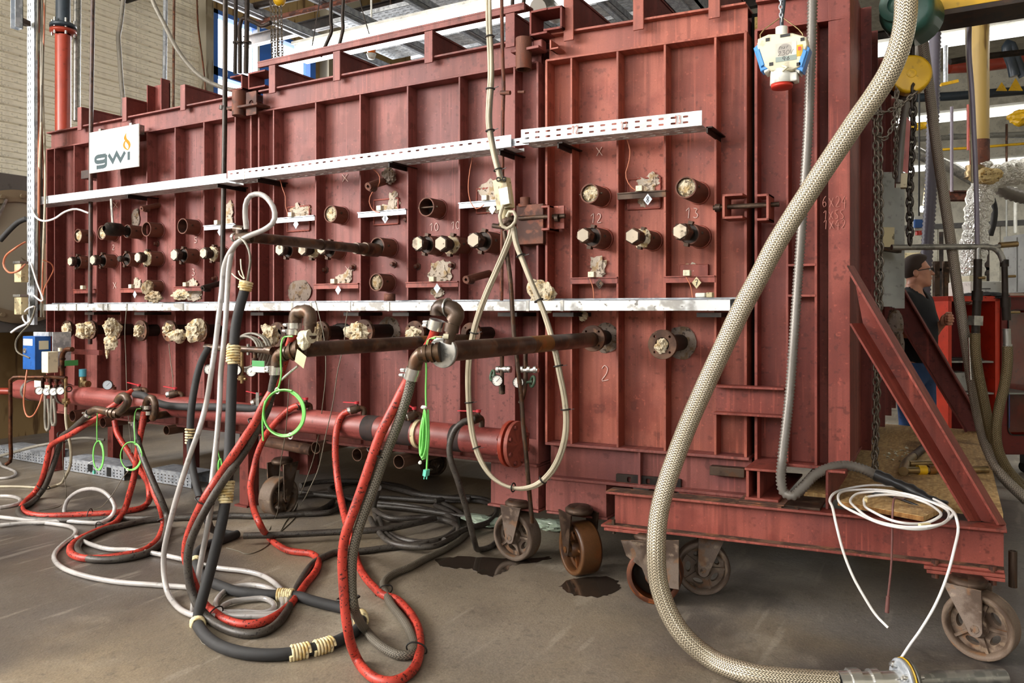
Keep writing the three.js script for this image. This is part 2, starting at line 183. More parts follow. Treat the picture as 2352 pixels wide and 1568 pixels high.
const GL = { 0: [[[.5, 1], [.15, .8], [.1, .3], [.4, 0], [.75, .2], [.8, .7], [.5, 1]]], 1: [[[.2, .7], [.6, 1], [.55, 0]]], 2: [[[.15, .8], [.4, 1], [.75, .85], [.65, .5], [.1, .02], [.85, .08]]], 3: [[[.15, .95], [.7, .9], [.4, .58], [.8, .35], [.5, 0], [.1, .12]]], 4: [[[.6, 1], [.1, .4], [.85, .4]], [[.62, .7], [.6, -.1]]], 5: [[[.8, 1], [.3, .95], [.25, .6], [.7, .5], [.65, .1], [.15, .05]]], 6: [[[.7, 1], [.3, .7], [.15, .25], [.45, 0], [.75, .25], [.5, .5], [.2, .35]]], 7: [[[.1, .95], [.8, 1], [.4, 0]], [[.3, .5], [.7, .55]]], 8: [[[.5, .5], [.2, .8], [.5, 1], [.8, .8], [.5, .5], [.15, .2], [.5, 0], [.85, .2], [.5, .5]]], x: [[[.1, .8], [.9, .05]], [[.85, .85], [.15, 0]]], '/': [[[.5, 1], [.5, 0]]] };
function marks(txt, px, py, w, h, zf, t = 0, r = .0023) {               // strokes of chalk on an upright face; px,py = left top in the photograph
  const gs = []; [...txt].forEach((ch, i) => { for (const pl of GL[ch] ?? []) { const pts = pl.map(q => U(px + (i + q[0] * .85) * w, py + (1 - q[1]) * h, zf, t)); gs.push(sweep(pts, r, { n: 4, step: .012 })); } }); return gs;
}
M.brassOld = std({ color: col('#8c7a60'), map: T.rust, roughness: .45, metalness: .5 }); M.greenLab = std({ color: col('#3f8a4c') });
// ================================================================ the hall
const WX = -9, WR = 9, WF = 9, WK = -17, RH = 7;
struct('floor', bx(WX - .3, WR + .3, -.2, 0, WK - .3, WF + .3), M.floor);
struct('ceiling', bx(WX - .3, WR + .3, RH, RH + .25, WK - .3, WF + .3), M.ceil);
struct('wall_right', bx(WR, WR + .25, 0, RH, WK, WF), M.farWall);
{ const w = struct('wall_back', bx(WX, WR, 0, RH, WK - .25, WK), M.farWall);
  const gs = []; for (let i = 0; i < 9; i++) w.add(mesh('panel', bx(-.9 + i * .62, -.9 + i * .62 + .6, 0, 3.3, WK, WK + .04, .006), M.farWall));
  w.add(mesh('ledge', bx(-2, 6, 3.3, 3.42, WK, WK + .1), M.darkGrey)); }
{ // wall behind the camera with two window bands
  const a = [-9.2, -1.6], b = [.9, 5.9], y0 = 2.9, y1 = 5.1;
  struct('wall_front', [bx(WX, WR, 0, y0, WF, WF + .25), bx(WX, WR, y1, RH, WF, WF + .25), bx(a[1], b[0], y0, y1, WF, WF + .25), bx(b[1], WR, y0, y1, WF, WF + .25)], M.farWall);
  let k = 2; for (const [p, q] of [a, b]) { const w = struct('window_' + k++, [bx(p, q, y0, y0 + .06, WF + .05, WF + .12), bx(p, q, y1 - .06, y1, WF + .05, WF + .12)], M.blueFrame);
    for (let i = 0; i <= 5; i++) { const x = p + (q - p) * i / 5; w.add(mesh('mullion', bx(x - .03, x + .03, y0, y1, WF + .05, WF + .12), M.blueFrame)); if (i < 5) w.add(mesh('pane', bx(x + .03, x + (q - p) / 5 - .03, y0 + .06, y1 - .06, WF + .08, WF + .085), M.glass)); } }
}
{ // left wall: concrete base, profiled cladding boards, a window behind the furnace
  const z1 = zOf(WX, 457), z2 = zOf(WX, 484), z3 = zOf(WX, 722), wy0 = 3.3, wy1 = 5.62, cb = 2.86;
  const w = struct('wall_left', [bx(WX - .25, WX, 0, cb, z1, WF), bx(WX - .25, WX - .05, cb, RH, z1, 3.8), bx(WX - .25, WX - .05, cb, RH, 8.6, WF), bx(WX - .25, WX - .05, 5.54, RH, 1.6, 8), bx(WX - .25, WX, 0, wy0, z3, z2), bx(WX - .25, WX, wy1, RH, z3, z2), bx(WX - .25, WX, 0, RH, WK, z3)], M.concrete);
  const h = .192, prof = [[0, 0], [.03, 0], [.045, .012], [.045, .06], [.037, .064], [.037, .07], [.045, .074], [.045, .118], [.037, .122], [.037, .128], [.045, .132], [.045, .176], [.03, .19], [0, .19]];
  const brd = (a, b) => plate(poly(prof), b - a, V(WX - .05, 0, a), V(1, 0, 0), Y), long = brd(z1, WF), sh1 = brd(z1, 3.8), sh2 = brd(8.6, WF);
  for (let i = 0; cb + .02 + i * h < RH - .1; i++) for (const bg of cb + .02 + i * h > 5.4 ? [long] : [sh1, sh2]) { const m = new THREE.Mesh(bg, M.plank); m.name = 'board'; m.castShadow = m.receiveShadow = true; m.position.y = cb + .02 + i * h; w.add(m); }
  w.add(mesh('ledge', bx(WX, WX + .06, cb - .1, cb, z1, WF), M.concreteGrey));
  w.add(mesh('column', bx(WX - .05, WX + .14, 0, RH, z2 + .06, z1, .01), M.concreteGrey));
  w.add(mesh('column', bx(WX - .02, WX + .2, 0, RH, z3 - .9, z3 - .12, .01), M.concreteGrey));
  const w4 = struct('window_4', [bx(WX - .12, WX + .02, cb, cb + .08, 3.8, 8.6), bx(WX - .12, WX + .02, 5.46, 5.54, 3.8, 8.6)], M.blueFrame); for (let i = 0; i <= 4; i++) { const z = 3.8 + i * 1.2; w4.add(mesh('mullion', bx(WX - .12, WX + .02, cb, 5.54, z - .04, z + .04), M.blueFrame)); if (i < 4) w4.add(mesh('pane', bx(WX - .07, WX - .065, cb + .08, 5.46, z + .04, z + 1.16), M.glass)); }
  const f = M.blueFrame, zm = zOf(WX, 606), win = struct('window_1', [bx(WX - .12, WX + .03, wy0, wy1, z2 - .1, z2), bx(WX - .12, WX + .03, wy0, wy1, z3, z3 + .12), bx(WX - .12, WX + .05, wy0, wy1, zm - .12, zm + .12), bx(WX - .12, WX + .03, wy0, wy0 + .08, z3, z2), bx(WX - .12, WX + .03, wy1 - .06, wy1, z3, z2)], f);
  const yr = yOf(V(WX, 0, z2), 160); win.add(mesh('rail', bx(WX - .1, WX + .03, yr - .06, yr + .06, zm, z2), f));
  win.add(mesh('trim', [bx(WX - .06, WX + .05, wy0, wy1, z2, z2 + .05), bx(WX - .06, WX + .045, wy0, wy1, zm + .12, zm + .16)], M.whiteP));
  win.add(mesh('pane', bx(WX - .07, WX - .065, wy0 + .08, wy1 - .06, zm + .12, z2 - .1), M.glass)); win.add(mesh('pane', bx(WX - .07, WX - .065, wy0 + .08, wy1 - .06, z3 + .12, zm - .12), M.glass));
}
// ceiling luminaires: glowing diffuser and a light just under it
function luminaire(label, x0, x1, y, z, w = .16, power = 26, h = .1) {
  const t = thing('ceiling_luminaire', label, 'ceiling lamp', 'long fluorescent strip luminaires');
  part(t, 'housing', [bx(x0, x1, y + .03, y + h, z - w / 2, z + w / 2), bx(x0, x1, y + h, y + h + .03, z - w * .75, z + w * .75)], M.whiteP);
  part(t, 'diffuser', bx(x0 + .02, x1 - .02, y, y + .03, z - w / 2 + .01, z + w / 2 - .01), M.lamp);
  part(t, 'front_diffuser', bx(x0 + .02, x1 - .02, y + .005, y + h - .01, z + w / 2, z + w / 2 + .012), M.lamp);
  for (const k of [.15, .85]) part(t, 'hanger', cy(V(x0 + (x1 - x0) * k, y + h, z), V(x0 + (x1 - x0) * k, RH, z), .006, 6), M.iron);
  areaLight(x1 - x0, w, power, 0xfffaf0, V((x0 + x1) / 2, y - .02, z), V((x0 + x1) / 2, 0, z - .0001));
}
// ================================================================ the furnace: four bolted sections
const YT = 2.775, YTT = 2.915;
const secs = {
  left: { t: thing('furnace_section', 'leftmost red furnace section with white sign, narrow bays and four rows of ports', 'furnace section', 'red ribbed steel furnace sections'), p: 0, f: zA, m: M.redA },
  mid: { t: thing('furnace_section', 'middle red furnace section below long open rail, with chalk ten and hex-capped ports', 'furnace section', 'red ribbed steel furnace sections'), p: 0, f: zA, m: M.redA },
  right: { t: thing('furnace_section', 'red furnace section with chalk marks 12 and 13 and two open round ports', 'furnace section', 'red ribbed steel furnace sections'), p: TB, f: zB, m: M.redB },
  end: { t: thing('furnace_section', 'right end red furnace section standing on the wheeled cart, chalk sums on its edge', 'furnace section', 'red ribbed steel furnace sections'), p: TB, f: zB, m: M.redC },
};
const UX = (s, px) => U(px, HORIZ, 0, s.p).x;
function ribbed(s, pa, pb, ribs, yb, yt, o = {}) {
  const x0 = UX(s, pa), x1 = UX(s, pb), S = g => shear(g, s.f), t = s.t;
  part(t, 'wall_plate', S(bx(x0, x1, yb, yt, -.1, -.088)), s.m);
  part(t, 'shell', S(bx(x0 + .01, x1 - .01, yb + .02, yt + .1, -2.7, -.1)), M.redD);
  for (const r of ribs) { const x = UX(s, r); part(t, 'rib', S(bx(x - .006, x + .006, yb, yt, -.09, 0, .002)), s.m); }
  part(t, 'top_beam', [S(bx(x0, x1, YT, YTT, -.05, -.04)), S(bx(x0, x1, YT - .008, YT + .004, -.09, .003, .002)), S(bx(x0, x1, YTT - .006, YTT + .006, -.2, .003, .002))], s.m);
  for (const e of o.ends ?? []) { const x = UX(s, e); part(t, 'end_rib', S(bx(x - .007, x + .007, yb, yt, -.25, .002, .002)), s.m); }
}
ribbed(secs.left, 107, 577, [125, 170, 222, 277, 337, 402, 468, 540], .55, YT, { ends: [107.5, 576.5] });
ribbed(secs.mid, 594, 1235, [628, 725, 827, 936, 1055, 1181], .55, YT, { ends: [594.5, 1234.5] });
ribbed(secs.right, 1254, 1713, [1312, 1418, 1527, 1643], .673, YT, { ends: [1255, 1712.5] });
ribbed(secs.end, 1736, 1950, [1808, 1874], .66, YT, { ends: [1736.5, 1949.5] });
// black fill standing in for the shade of the open gaps between sections
for (const [s, pa, pb] of [[secs.left, 578, 593], [secs.mid, 1236, 1253]]) part(s.t, 'gap_shade_fill', shear(bx(UX(s, pa), UX(s, pb), .55, 2.9, -2.6, -.14), s.f), M.dark);
part(secs.right.t, 'gap_shade_fill', [shear(bx(UX(secs.right, 1714), UX(secs.right, 1727), .6, 2.9, -2.6, -.12), zB)], M.dark);
part(secs.right.t, 'fibre_strip', [shear(bx(UX(secs.right, 1727), UX(secs.right, 1735), .75, 2.86, -2.6, -.06), zB)], M.insul, 'brown crumbling insulation strip in the seam');
// end face towards the right: ribs and frame along the depth
{ const s = secs.end, x = UX(s, 1950), z0 = zB(x); part(s.t, 'end_plate', bx(x - .012, x, .66, 3.0, z0 - 2.6, z0), M.redC);
  for (const d of [.55, .95, 1.5, 2.1, 2.58]) part(s.t, 'end_plate_rib', bx(x, x + .05, .66, 3.0, z0 - d - .012, z0 - d), M.redD);
  const gx = x + .02; part(s.t, 'corner_post', [bx(x - .09, x + .005, .66, 3.05, z0 - .012, z0 + .004, .002), bx(x - .006, x + .006, .66, 3.05, z0 - .3, z0, .002)], M.redC);
  const a = UX(s, 1808), b = UX(s, 1874); for (const y of [609, 679]) { const yy = yOf(V(a, 0, zB(a)), y); part(s.t, 'cross_bar', shear(bx(a, b, yy - .006, yy + .006, -.09, .002, .002), zB), s.m); }
  part(s.t, 'bottom_flange', shear(bx(UX(s, 1736), x, .645, .66, -.2, .004, .002), zB), M.redC);
}
// roof beams: flat front strap, web and flange running back over the roof
function roofBeam(s, px, w, y0 = 2.88, y1 = 3.07, deep = 2.6) { const x = UX(s, px), z = s.f(x); const q = part(s.t, 'roof_beam', [bx(x + w * .2, x + w * .2 + .012, YTT + .006, y1, z - deep, z + .004), bx(x - w / 2, x + w / 2, y1 - .012, y1, z - deep, z)], M.redD); part(q, 'strap', bx(x - w / 2, x + w / 2, y0, y1, z + .004, z + .014, .002), s.m); }
for (const p of [186, 289, 423]) roofBeam(secs.left, p, .055);
for (const p of [628, 776, 987, 1174]) roofBeam(secs.mid, p, .06);
for (const p of [1308, 1468, 1642]) roofBeam(secs.right, p, .058, 2.86, 3.12);
{ const s = secs.left, x = UX(s, 107); part(s.t, 'roof_plate', bx(x, UX(s, 178), YTT, 3.02, -.3, -.29), M.redD);
  const a = U(347, 250, -.2), b = U(381, 182, -.2); part(s.t, 'upright_channel', [bx(a.x, a.x + .012, 2.92, b.y - .03, -.24, -.16, .002), bx(b.x - .012, b.x, 2.92, b.y, -.24, -.16, .002), bx(a.x, b.x, 2.92, b.y - .02, -.24, -.23)], M.redD); }
{ const s = secs.mid, a = U(594, 160, 0), b = U(1206, 30, 0); part(s.t, 'upper_rail', [bx(a.x, b.x, 3.075, 3.115, -.012, .01, .002), bx(a.x, b.x, 3.105, 3.117, -.1, .012, .002)], s.m);
  part(s.t, 'upper_rail', [bx(a.x, b.x, 3.07, 3.11, -1.4, -1.38)], M.redD); }
// clamps across the joints
function channel(s, x0, x1, y0, y1, z0, z1, open, th = .012) { const w = open > 0 ? bx(x0, x0 + th, y0, y1, z0, z1, .002) : bx(x1 - th, x1, y0, y1, z0, z1, .002); return [w, bx(x0, x1, y0, y0 + th, z0, z1, .002), bx(x0, x1, y1 - th, y1, z0, z1, .002)].map(g => shear(g, s.f)); }
function boltRod(s, pa, pb, py, z, r = .012) { const a = U(pa, py, z, s.p), b = U(pb, py, z, s.p); b.y = a.y; return [cy(a, b, r, 10)]; }
{ const s = secs.right; let a = U(1659, 503, .09, TB), b = U(1706, 443, .09, TB); part(s.t, 'joint_clamp', channel(s, a.x, b.x, a.y, b.y, -.04, .09, 1), s.m);
  a = U(1738, 507, .09, TB); b = U(1766, 444, .09, TB); part(secs.end.t, 'joint_clamp', channel(s, a.x, b.x, a.y, b.y, -.04, .09, -1), s.m);
  const c = part(s.t, 'clamp_bolt', boltRod(s, 1638, 1790, 477, .04), M.iron); const n = U(1655, 477, .04, TB); part(c, 'nut', cy(n, V(n.x - .025, n.y, n.z), .022, 6), M.iron);
  a = U(1243, 529, .07, TB); b = U(1262, 471, .07, TB); part(s.t, 'joint_clamp', channel(s, a.x, b.x, a.y, b.y, -.05, .07, -1), s.m); const e = U(1298, 528, .01, TB); part(s.t, 'clamp_plate', bx(b.x, e.x, a.y + .01, b.y, .0, .012), s.m);
  const m = secs.mid; const cb = part(m.t, 'clamp_bolt', boltRod(s, 1192, 1298, 501, .03), M.iron); const k = U(1276, 501, .03); part(cb, 'nut', cy(k, V(k.x + .02, k.y, k.z), .022, 6), M.iron);
  const q = U(1198, 470, .04); part(m.t, 'hinge_bracket', [bx(q.x - .04, q.x + .13, q.y - .22, q.y + .0, -.09, .03, .004), cy(V(q.x, q.y, .0), V(q.x, q.y + .045, .0), .028, 16), cy(V(q.x, q.y - .01, .0), V(q.x, q.y + .008, .0), .04, 16)], M.rustRed); 
  // roof joint, right
  a = U(1214, 82, .06); b = U(1243, 18, .06); part(m.t, 'roof_clamp', channel(m, a.x, b.x + .03, a.y, b.y, -.1, .05, 1), M.redD);
  a = U(1246, 70, .06, TB); b = U(1289, 10, .06, TB); part(s.t, 'roof_clamp', channel(s, a.x, b.x, a.y, b.y, -.1, .05, -1), M.redD);
  const h0 = U(1203, 160, .04), h1 = U(1203, 88, .04); part(m.t, 'hinge_tube', pipe(V(h0.x, h0.y, .04), V(h0.x, h1.y, .04), .045, .036, 18), M.rustRed); const l0 = U(1181, 122, .03), l1 = U(1245, 88, .03); part(m.t, 'hinge_lug', [bx(l0.x, l1.x, l0.y - .01, l0.y + .006, -.03, .07, .003), bx(l1.x - .06, l1.x, l0.y, l1.y, -.03, .03, .01)], M.redA);
  const a2 = U(1264, 115, .05, TB), b2 = U(1284, 90, .05, TB); part(s.t, 'roof_angle', [bx(a2.x, a2.x + .008, a2.y, b2.y, -.04, .05), bx(a2.x, b2.x, a2.y, a2.y + .008, -.04, .05)], s.m);
  // roof joint, left
  const L = secs.left; const j0 = U(549, 266, .06), j1 = U(549, 210, .06); part(L.t, 'hinge_tube', cy(V(j0.x, j0.y, .06), V(j0.x, j1.y, .06), .047, 18), M.rustRed);
  const k0 = U(536, 212, .0), k1 = U(564, 172, .0); part(L.t, 'roof_clamp', channel(L, k0.x, k1.x, k0.y, k1.y, -.14, .03, -1), M.redD); const k2 = U(567, 205, .03), k3 = U(606, 158, .03); part(secs.mid.t, 'roof_clamp', channel(L, k2.x, k3.x, k2.y, k3.y, -.12, .02, 1), M.redD);
  const e0 = U(520, 250, .1), e1 = U(590, 236, .1); part(L.t, 'hinge_lug', [bx(e0.x, e1.x, e0.y - .008, e0.y + .008, -.02, .1, .003), shear(plate((() => { const q = rrect(.1, .16, .01); q.holes.push(circ(.022)); return q; })(), .012, V(U(580, 238, .05).x, U(580, 238, .05).y, .05), V(1, 0, 0), Y), zA)], M.rustRed);
}
// ---- lower frames
{ const m = secs.mid, l = secs.left, r = secs.right, S = g => shear(g, zB);
  for (const [s, a, b] of [[l, 107, 577], [m, 594, 1235]]) part(s.t, 'bottom_beam', [bx(UX(s, a), UX(s, b), .53, .545, -.3, .01, .003), bx(UX(s, a), UX(s, b), .54, .68, -.03, -.02)], s.m);
  const ra = UX(r, 1254), rb = UX(r, 1722), re = UX(r, 1702); part(r.t, 'bottom_flange', S(bx(ra, rb, .66, .675, -.2, .012, .003)), M.redA); part(r.t, 'bottom_beam', [S(bx(ra + .01, rb, .49, .66, -.05, -.038)), S(bx(ra + .01, rb, .475, .49, -.2, .02, .003)), S(bx(UX(r, 1468) - .006, UX(r, 1468) + .006, .49, .66, -.04, .0))], M.redA);
  part(r.t, 'skid', [S(bx(UX(r, 1560), UX(r, 1705), .43, .475, -.12, .01, .004))], M.redC);
  part(r.t, 'wear_plate', S(bx(UX(r, 1632), UX(r, 1712), .575, .62, -.03, .02, .003)), M.iron);
  const cA = U(1640, 945, .05, TB), cB = U(1803, 890, .05, TB); part(secs.end.t, 'tie_channel', [S(bx(cA.x, cB.x, cA.y, cB.y, 0, .012)), S(bx(cA.x, cB.x, cA.y - .012, cA.y, 0, .07, .003)), S(bx(cA.x, cB.x, cB.y - .012, cB.y, 0, .07, .003))], M.redC);
  // castor boxes and legs
  let a = U(1127, 1155, 0), b = U(1237, 1068, 0); part(m.t, 'castor_box', [bx(a.x, b.x, a.y, .53, -.4, 0, .004), bx(a.x - .01, b.x + .01, a.y - .012, a.y, -.42, .02, .003)], m.m);
  a = U(1253, 1172, .0, TB); b = U(1393, 1095, 0, TB); part(r.t, 'castor_box', [S(bx(a.x, b.x, a.y, .475, -.4, 0, .004)), S(bx(a.x + .01, b.x + .01, a.y - .012, a.y, -.42, .01, .003))], M.redA);
  a = U(595, 1075, -.1); b = U(663, 1010, -.1); part(m.t, 'castor_box', [bx(a.x, b.x, a.y, .54, -.4, -.1, .004), bx(b.x, b.x + .08, a.y - .03, .54, -.3, -.2, .003)], m.m);
  for (const [px, z, w] of [[118, -.09, .075], [560, -.07, .09], [253, -.55, .08], [428, -.6, .09]]) { const x = U(px, 900, z).x; part(l.t, 'leg', [bx(x - w / 2, x + w / 2, 0, .55, z - .1, z, .004), bx(x - w * .7, x + w * .7, 0, .012, z - .13, z + .03)], M.redD); }
  for (const [px, py] of [[250, 960], [370, 990]]) { }
}
// ---- ports. All run straight out of the wall plate.
const PLZ = -.09;
function portAxis(s, rx, ry, dx) { const bp = U(rx + dx, ry + (HORIZ - ry) * dx / (2186 - rx), PLZ, s.p), z = zOf(bp.x, rx), p = V(bp.x, 0, z); p.y = yOf(p, ry); return { p, back: V(p.x, p.y, bp.z) }; }
function port(s, rx, ry, rad, dx, o = {}) {
  const { p, back } = portAxis(s, rx, ry, dx), r = PXR(p, rad), t = part(s.t, 'port_tube', [pipe(back, p, r, r * .88, 26)], o.mat ?? M.rustRed);
  if (o.fill === M.wool || o.fill === M.woolDark) part(t, 'wool_plug', lump(V(p.x, p.y, p.z - .035), r * .86, r * .86, .035, rx | 0, .35, 4), o.fill); part(t, 'back_plate', cy(V(p.x, p.y, back.z + .02), V(p.x, p.y, Math.max(back.z + .03, p.z - (o.deep ?? .09))), r * .86, 20), o.fill ?? M.darkIron);
  part(t, 'weld', [new THREE.TorusGeometry(r * 1.02, .006, 5, 26)].map(g => boxUV(mv(clean(g), p.x, p.y, back.z + .003))), s.m);
  if (o.pin) part(t, 'pin', cy(V(p.x - r * 1.25, p.y, p.z - .02), V(p.x + r * 1.25, p.y, p.z - .02), r * .1, 8), M.iron);
  else part(t, 'screw', cy(V(p.x + r * .98, p.y + r * .1, p.z - .04), V(p.x + r * 1.15, p.y + r * .1, p.z - .04), r * .14, 6), M.iron);
  return { p, r, t, back };
}
function nutPort(s, nx, ny, nr, cdx, cr, tdx, o = {}) {                  // hexagon plug in front of a collared tube
  const k = (HORIZ - ny) / (2186 - nx), q = port(s, nx + cdx, ny + k * cdx, cr, tdx, { deep: .01, ...o }), zn = zOf(q.p.x, nx), f = V(q.p.x, 0, zn); f.y = yOf(f, ny); const r = PXR(f, nr) * 1.04, L = zn - q.p.z;
  const n = part(q.t, 'plug', lat([[0, 0], [r * .72, 0], [r * .72, L * .45], [r * .8, L * .45], [r * .8, L * .5]], V(f.x, f.y, q.p.z - .005), Z, 18), M.darkIron);
  const hexg = plate(poly([0, 1, 2, 3, 4, 5].map(i => [Math.cos(i * Math.PI / 3 + (o.turn ?? .2)) * r, Math.sin(i * Math.PI / 3 + (o.turn ?? .2)) * r])), L * .5, V(f.x, f.y, zn - L * .55), V(1, 0, 0), Y, .003); part(n, 'hexagon', hexg, o.hex ?? M.hexSide);
  part(n, 'hex_face', boxUV(cy(V(f.x, f.y, zn - .003), V(f.x, f.y, zn + .0035), r * .9, 6)), o.face ?? M.hexFace, 'pale dusty hexagon face');
  for (const a of [1.35, -1.75]) part(q.t, 'clip', mv(clean(new THREE.BoxGeometry(q.r * .42, q.r * .3, .03)).rotateZ(a - 1.57), q.p.x + Math.cos(a) * q.r * 1.02, q.p.y + Math.sin(a) * q.r * 1.02, q.p.z), M.iron);
  if (o.ring) part(q.t, 'packing', lump(V(q.p.x, q.p.y, q.p.z), q.r * 1.0, q.r * 1.0, .02, nx | 0, .3, 3), o.ring);
  return q;
}
M.hexFace = std({ color: col('#d2c2aa'), map: T.grime, roughness: .8 }); M.hexSide = std({ color: col('#6e5c50'), map: T.rust, roughness: .7 });
function nozzle(s, fx, fy, rad, dx, o = {}) {                           // bolted flange on a thick branch pipe
  const { p, back } = portAxis(s, fx, fy, dx), r = PXR(p, rad), sh = new THREE.Shape(); sh.absarc(0, 0, r, 0, Math.PI * 2); sh.holes.push(circ(r * .5)); for (let i = 0; i < 4; i++) sh.holes.push(circ(r * .1, Math.cos(.785 + i * 1.571) * r * .76, Math.sin(.785 + i * 1.571) * r * .76));
  const t = part(s.t, 'branch_pipe', pipe(back, V(p.x, p.y, p.z - .02), r * .6, r * .5, 20), M.darkIron); part(t, 'flange', plate(sh, .02, V(p.x, p.y, p.z - .02), V(1, 0, 0), Y, .0015), o.mat ?? M.rust); part(t, 'bore', cy(V(p.x, p.y, back.z), V(p.x, p.y, p.z - .06), r * .48, 16), M.dark);
  if (o.burn) part(t, 'scorch_collar', lump(V(p.x, p.y, back.z + .004), r * 1.25, r * 1.25, .006, fx | 0, .12, 3), M.ash, 'sooty patch of old seal on the wall plate');
  return { p, r };
}
const wools = [];
function woolThing(label, p, sx, sy, sz, seed, mat = M.wool, extra = []) { return solo('insulation_wool', label, 'insulation wool', [lump(p, sx * .84, sy * .86, sz * .8, seed, .62, 5), ...extra], mat, 'tufts of white insulation wool on the furnace'); }
{ const L = secs.left, m = secs.mid, R = secs.right; let q;
  q = port(L, 179, 541, 15.5, 30, { fill: M.wool, deep: .02 }); q = port(L, 234, 534, 16.5, 30, { fill: M.wool, deep: .012 }); const vq = port(L, 292, 531, 15.5, 32, { deep: .01 }); port(L, 336, 526, 17, 32, {}); port(L, 419, 519, 18, 33, {});
  nutPort(L, 161, 600, 10, 17, 15, 22); nutPort(L, 213, 597, 11, 22, 16, 28); nutPort(L, 273, 594, 6, 17, 16, 25, { face: M.hexSide }); nutPort(L, 316, 591, 11.5, 22, 17.5, 30, { ring: M.wool }); nutPort(L, 400, 585, 13, 20, 17.5, 30); nutPort(L, 467, 581, 12.5, 23, 18, 26, { ring: M.wool });
  port(L, 336, 658, 15.5, 33, { fill: M.wool, deep: .015 });
  // ball valve screwed into the third port
  { const v = vq.p, k = V(v.x, v.y + .01, zOf(v.x, 250)); const b = part(L.t, 'port_valve', [cy(v, k, .034, 14), lat([[.02, 0], [.05, .03], [.052, .08], [.05, .13], [.02, .16]], V(v.x, v.y + .005, v.z + .03), Z, 16), pipe(V(k.x, k.y, k.z - .03), V(k.x, k.y, k.z + .02), .038, .024, 14)], M.darkIron); part(b, 'valve_lever', bar(V(v.x, v.y + .05, v.z + .12), V(v.x - .02, v.y + .24, v.z + .12), .022, .006, Z), M.steel); }
  port(m, 759, 491, 20, 28, { fill: M.wool, deep: .012 }); port(m, 979, 475, 22, 30, { pin: 1 });
  nutPort(m, 642, 573, 13.5, 18, 18, 25); nutPort(m, 694, 573, 13, 25, 19, 24, { ring: M.woolDark }); nutPort(m, 738, 571, 13, 18, 20, 25);
  port(m, 866, 566, 21.5, 32, { deep: .02 }); nutPort(m, 959, 559, 16, 20, 22, 26); nutPort(m, 1012, 559, 17, 25, 23, 28, { ring: M.woolDark, turn: .5 }); nutPort(m, 1087, 551, 17, 22, 25, 30, { turn: .1 }); port(m, 864, 648, 20.5, 30, { fill: M.woolDark, deep: .015 });
  port(R, 1354, 444, 23, 28, { pin: 1, fill: M.wool, deep: .02 }); port(R, 1575, 430, 25, 30, { fill: M.wool, deep: .02 });
  nutPort(R, 1339, 540, 16.5, 20, 24, 26, { hex: M.rust }); nutPort(R, 1452, 542, 17.5, 22, 22, 26, { hex: M.rust, ring: M.wool, turn: .45 }); nutPort(R, 1562, 531, 18.5, 20, 25, 26, { hex: M.rust, turn: 0 });
  // thin closed pipe stubs
  for (const [s, ax, ay, bxp, by, r, mt] of [[L, 325, 479, 366, 471, 6, M.rustRed], [L, 465, 662, 508, 650, 6.5, M.darkIron], [m, 845, 428, 890, 414, 9, M.rustRed], [m, 1070, 642, 1123, 628, 9, M.rustRed]]) { const B = U(bxp, by, PLZ, s.p), z = zOf(B.x, ax), A = V(B.x, 0, z); A.y = yOf(A, ay); const rr = PXR(A, r), t = part(s.t, 'pipe_stub', pipe(B, A, rr, rr * .4, 14), mt); part(t, 'pipe_collar', cy(V(A.x, A.y, A.z - .02), V(A.x, A.y, A.z - .06), rr * 1.12, 14), mt); }
  // flanged branches, lowest row
  for (const a of [[152.6, 756, 20, 34], [207, 757, 21, 36], [264, 757, 22, 38], [322, 759, 23.5, 38], [388, 760, 24, 42], [459, 760, 25, 44]]) nozzle(L, ...a);
  for (const a of [[636, 768, 28, 40], [735, 765, 27, 46], [834, 762, 28, 60], [952, 764, 27, 46], [1081, 767, 26, 44]]) nozzle(m, ...a, { burn: a[0] === 834 });
  nozzle(R, 1361, 777, 29.5, 30, { burn: 1 }); nozzle(R, 1521, 791, 33.5, 42, { burn: 1 });
  // loose wool
  const w = (px, py, z, s) => U(px, py, z, s?.p ?? 0);
  woolThing('small white wool plug in the leftmost flange of the low row', w(153, 756, .16), .05, .06, .03, 3);
  woolThing('yellowed fluffy wool bulging from second flange from the left', w(197, 758, .2), .085, .075, .07, 5);
  woolThing('white wool tuft with a long hanging strand at third flange from left', w(258, 756, .2), .06, .09, .07, 7, M.wool, [lump(w(254, 785, .22), .07, .06, .04, 8, .4, 3), lump(w(247, 802, .2), .018, .07, .02, 9, .4, 3)]);
  woolThing('small white wool twist in clean flange with hanging wire below', w(320, 758, .17), .04, .05, .04, 11);
  woolThing('white and sooty wool hanging between the two flanges left of pale hoses', w(384, 757, .18), .06, .05, .04, 13, M.wool, [lump(w(408, 772, .2), .06, .05, .05, 14, .45, 3), lump(w(448, 758, .22), .085, .08, .06, 15, .42, 4)]);
  woolThing('ragged brown-edged wool tuft in flange above the green-white tag', w(622, 771, .2), .075, .085, .07, 17);
  woolThing('dirty wool in flange behind the upturned elbow pipes', w(724, 766, .16), .05, .085, .05, 19, M.woolDark);
  woolThing('white and grey wool clump in flange right of upturned elbow pipes', w(822, 764, .16), .1, .07, .06, 21);
  woolThing('low white wool crescent in flange behind the yellow pipe band', w(948, 768, .12), .07, .05, .04, 23);
  woolThing('bright white wool stuffed in the rightmost lone flange', w(1519, 794, .205, R), .034, .042, .03, 25);
  woolThing('grey wool heap slumping out of lower port onto cable tray', w(353, 681, .12), .085, .05, .05, 27, M.woolDark, [lump(w(340, 661, .12), .05, .055, .05, 28, .4, 3)]);
  woolThing('yellowish wool heap lying on lower tray under chalk three', w(414, 677, .1), .1, .045, .05, 29);
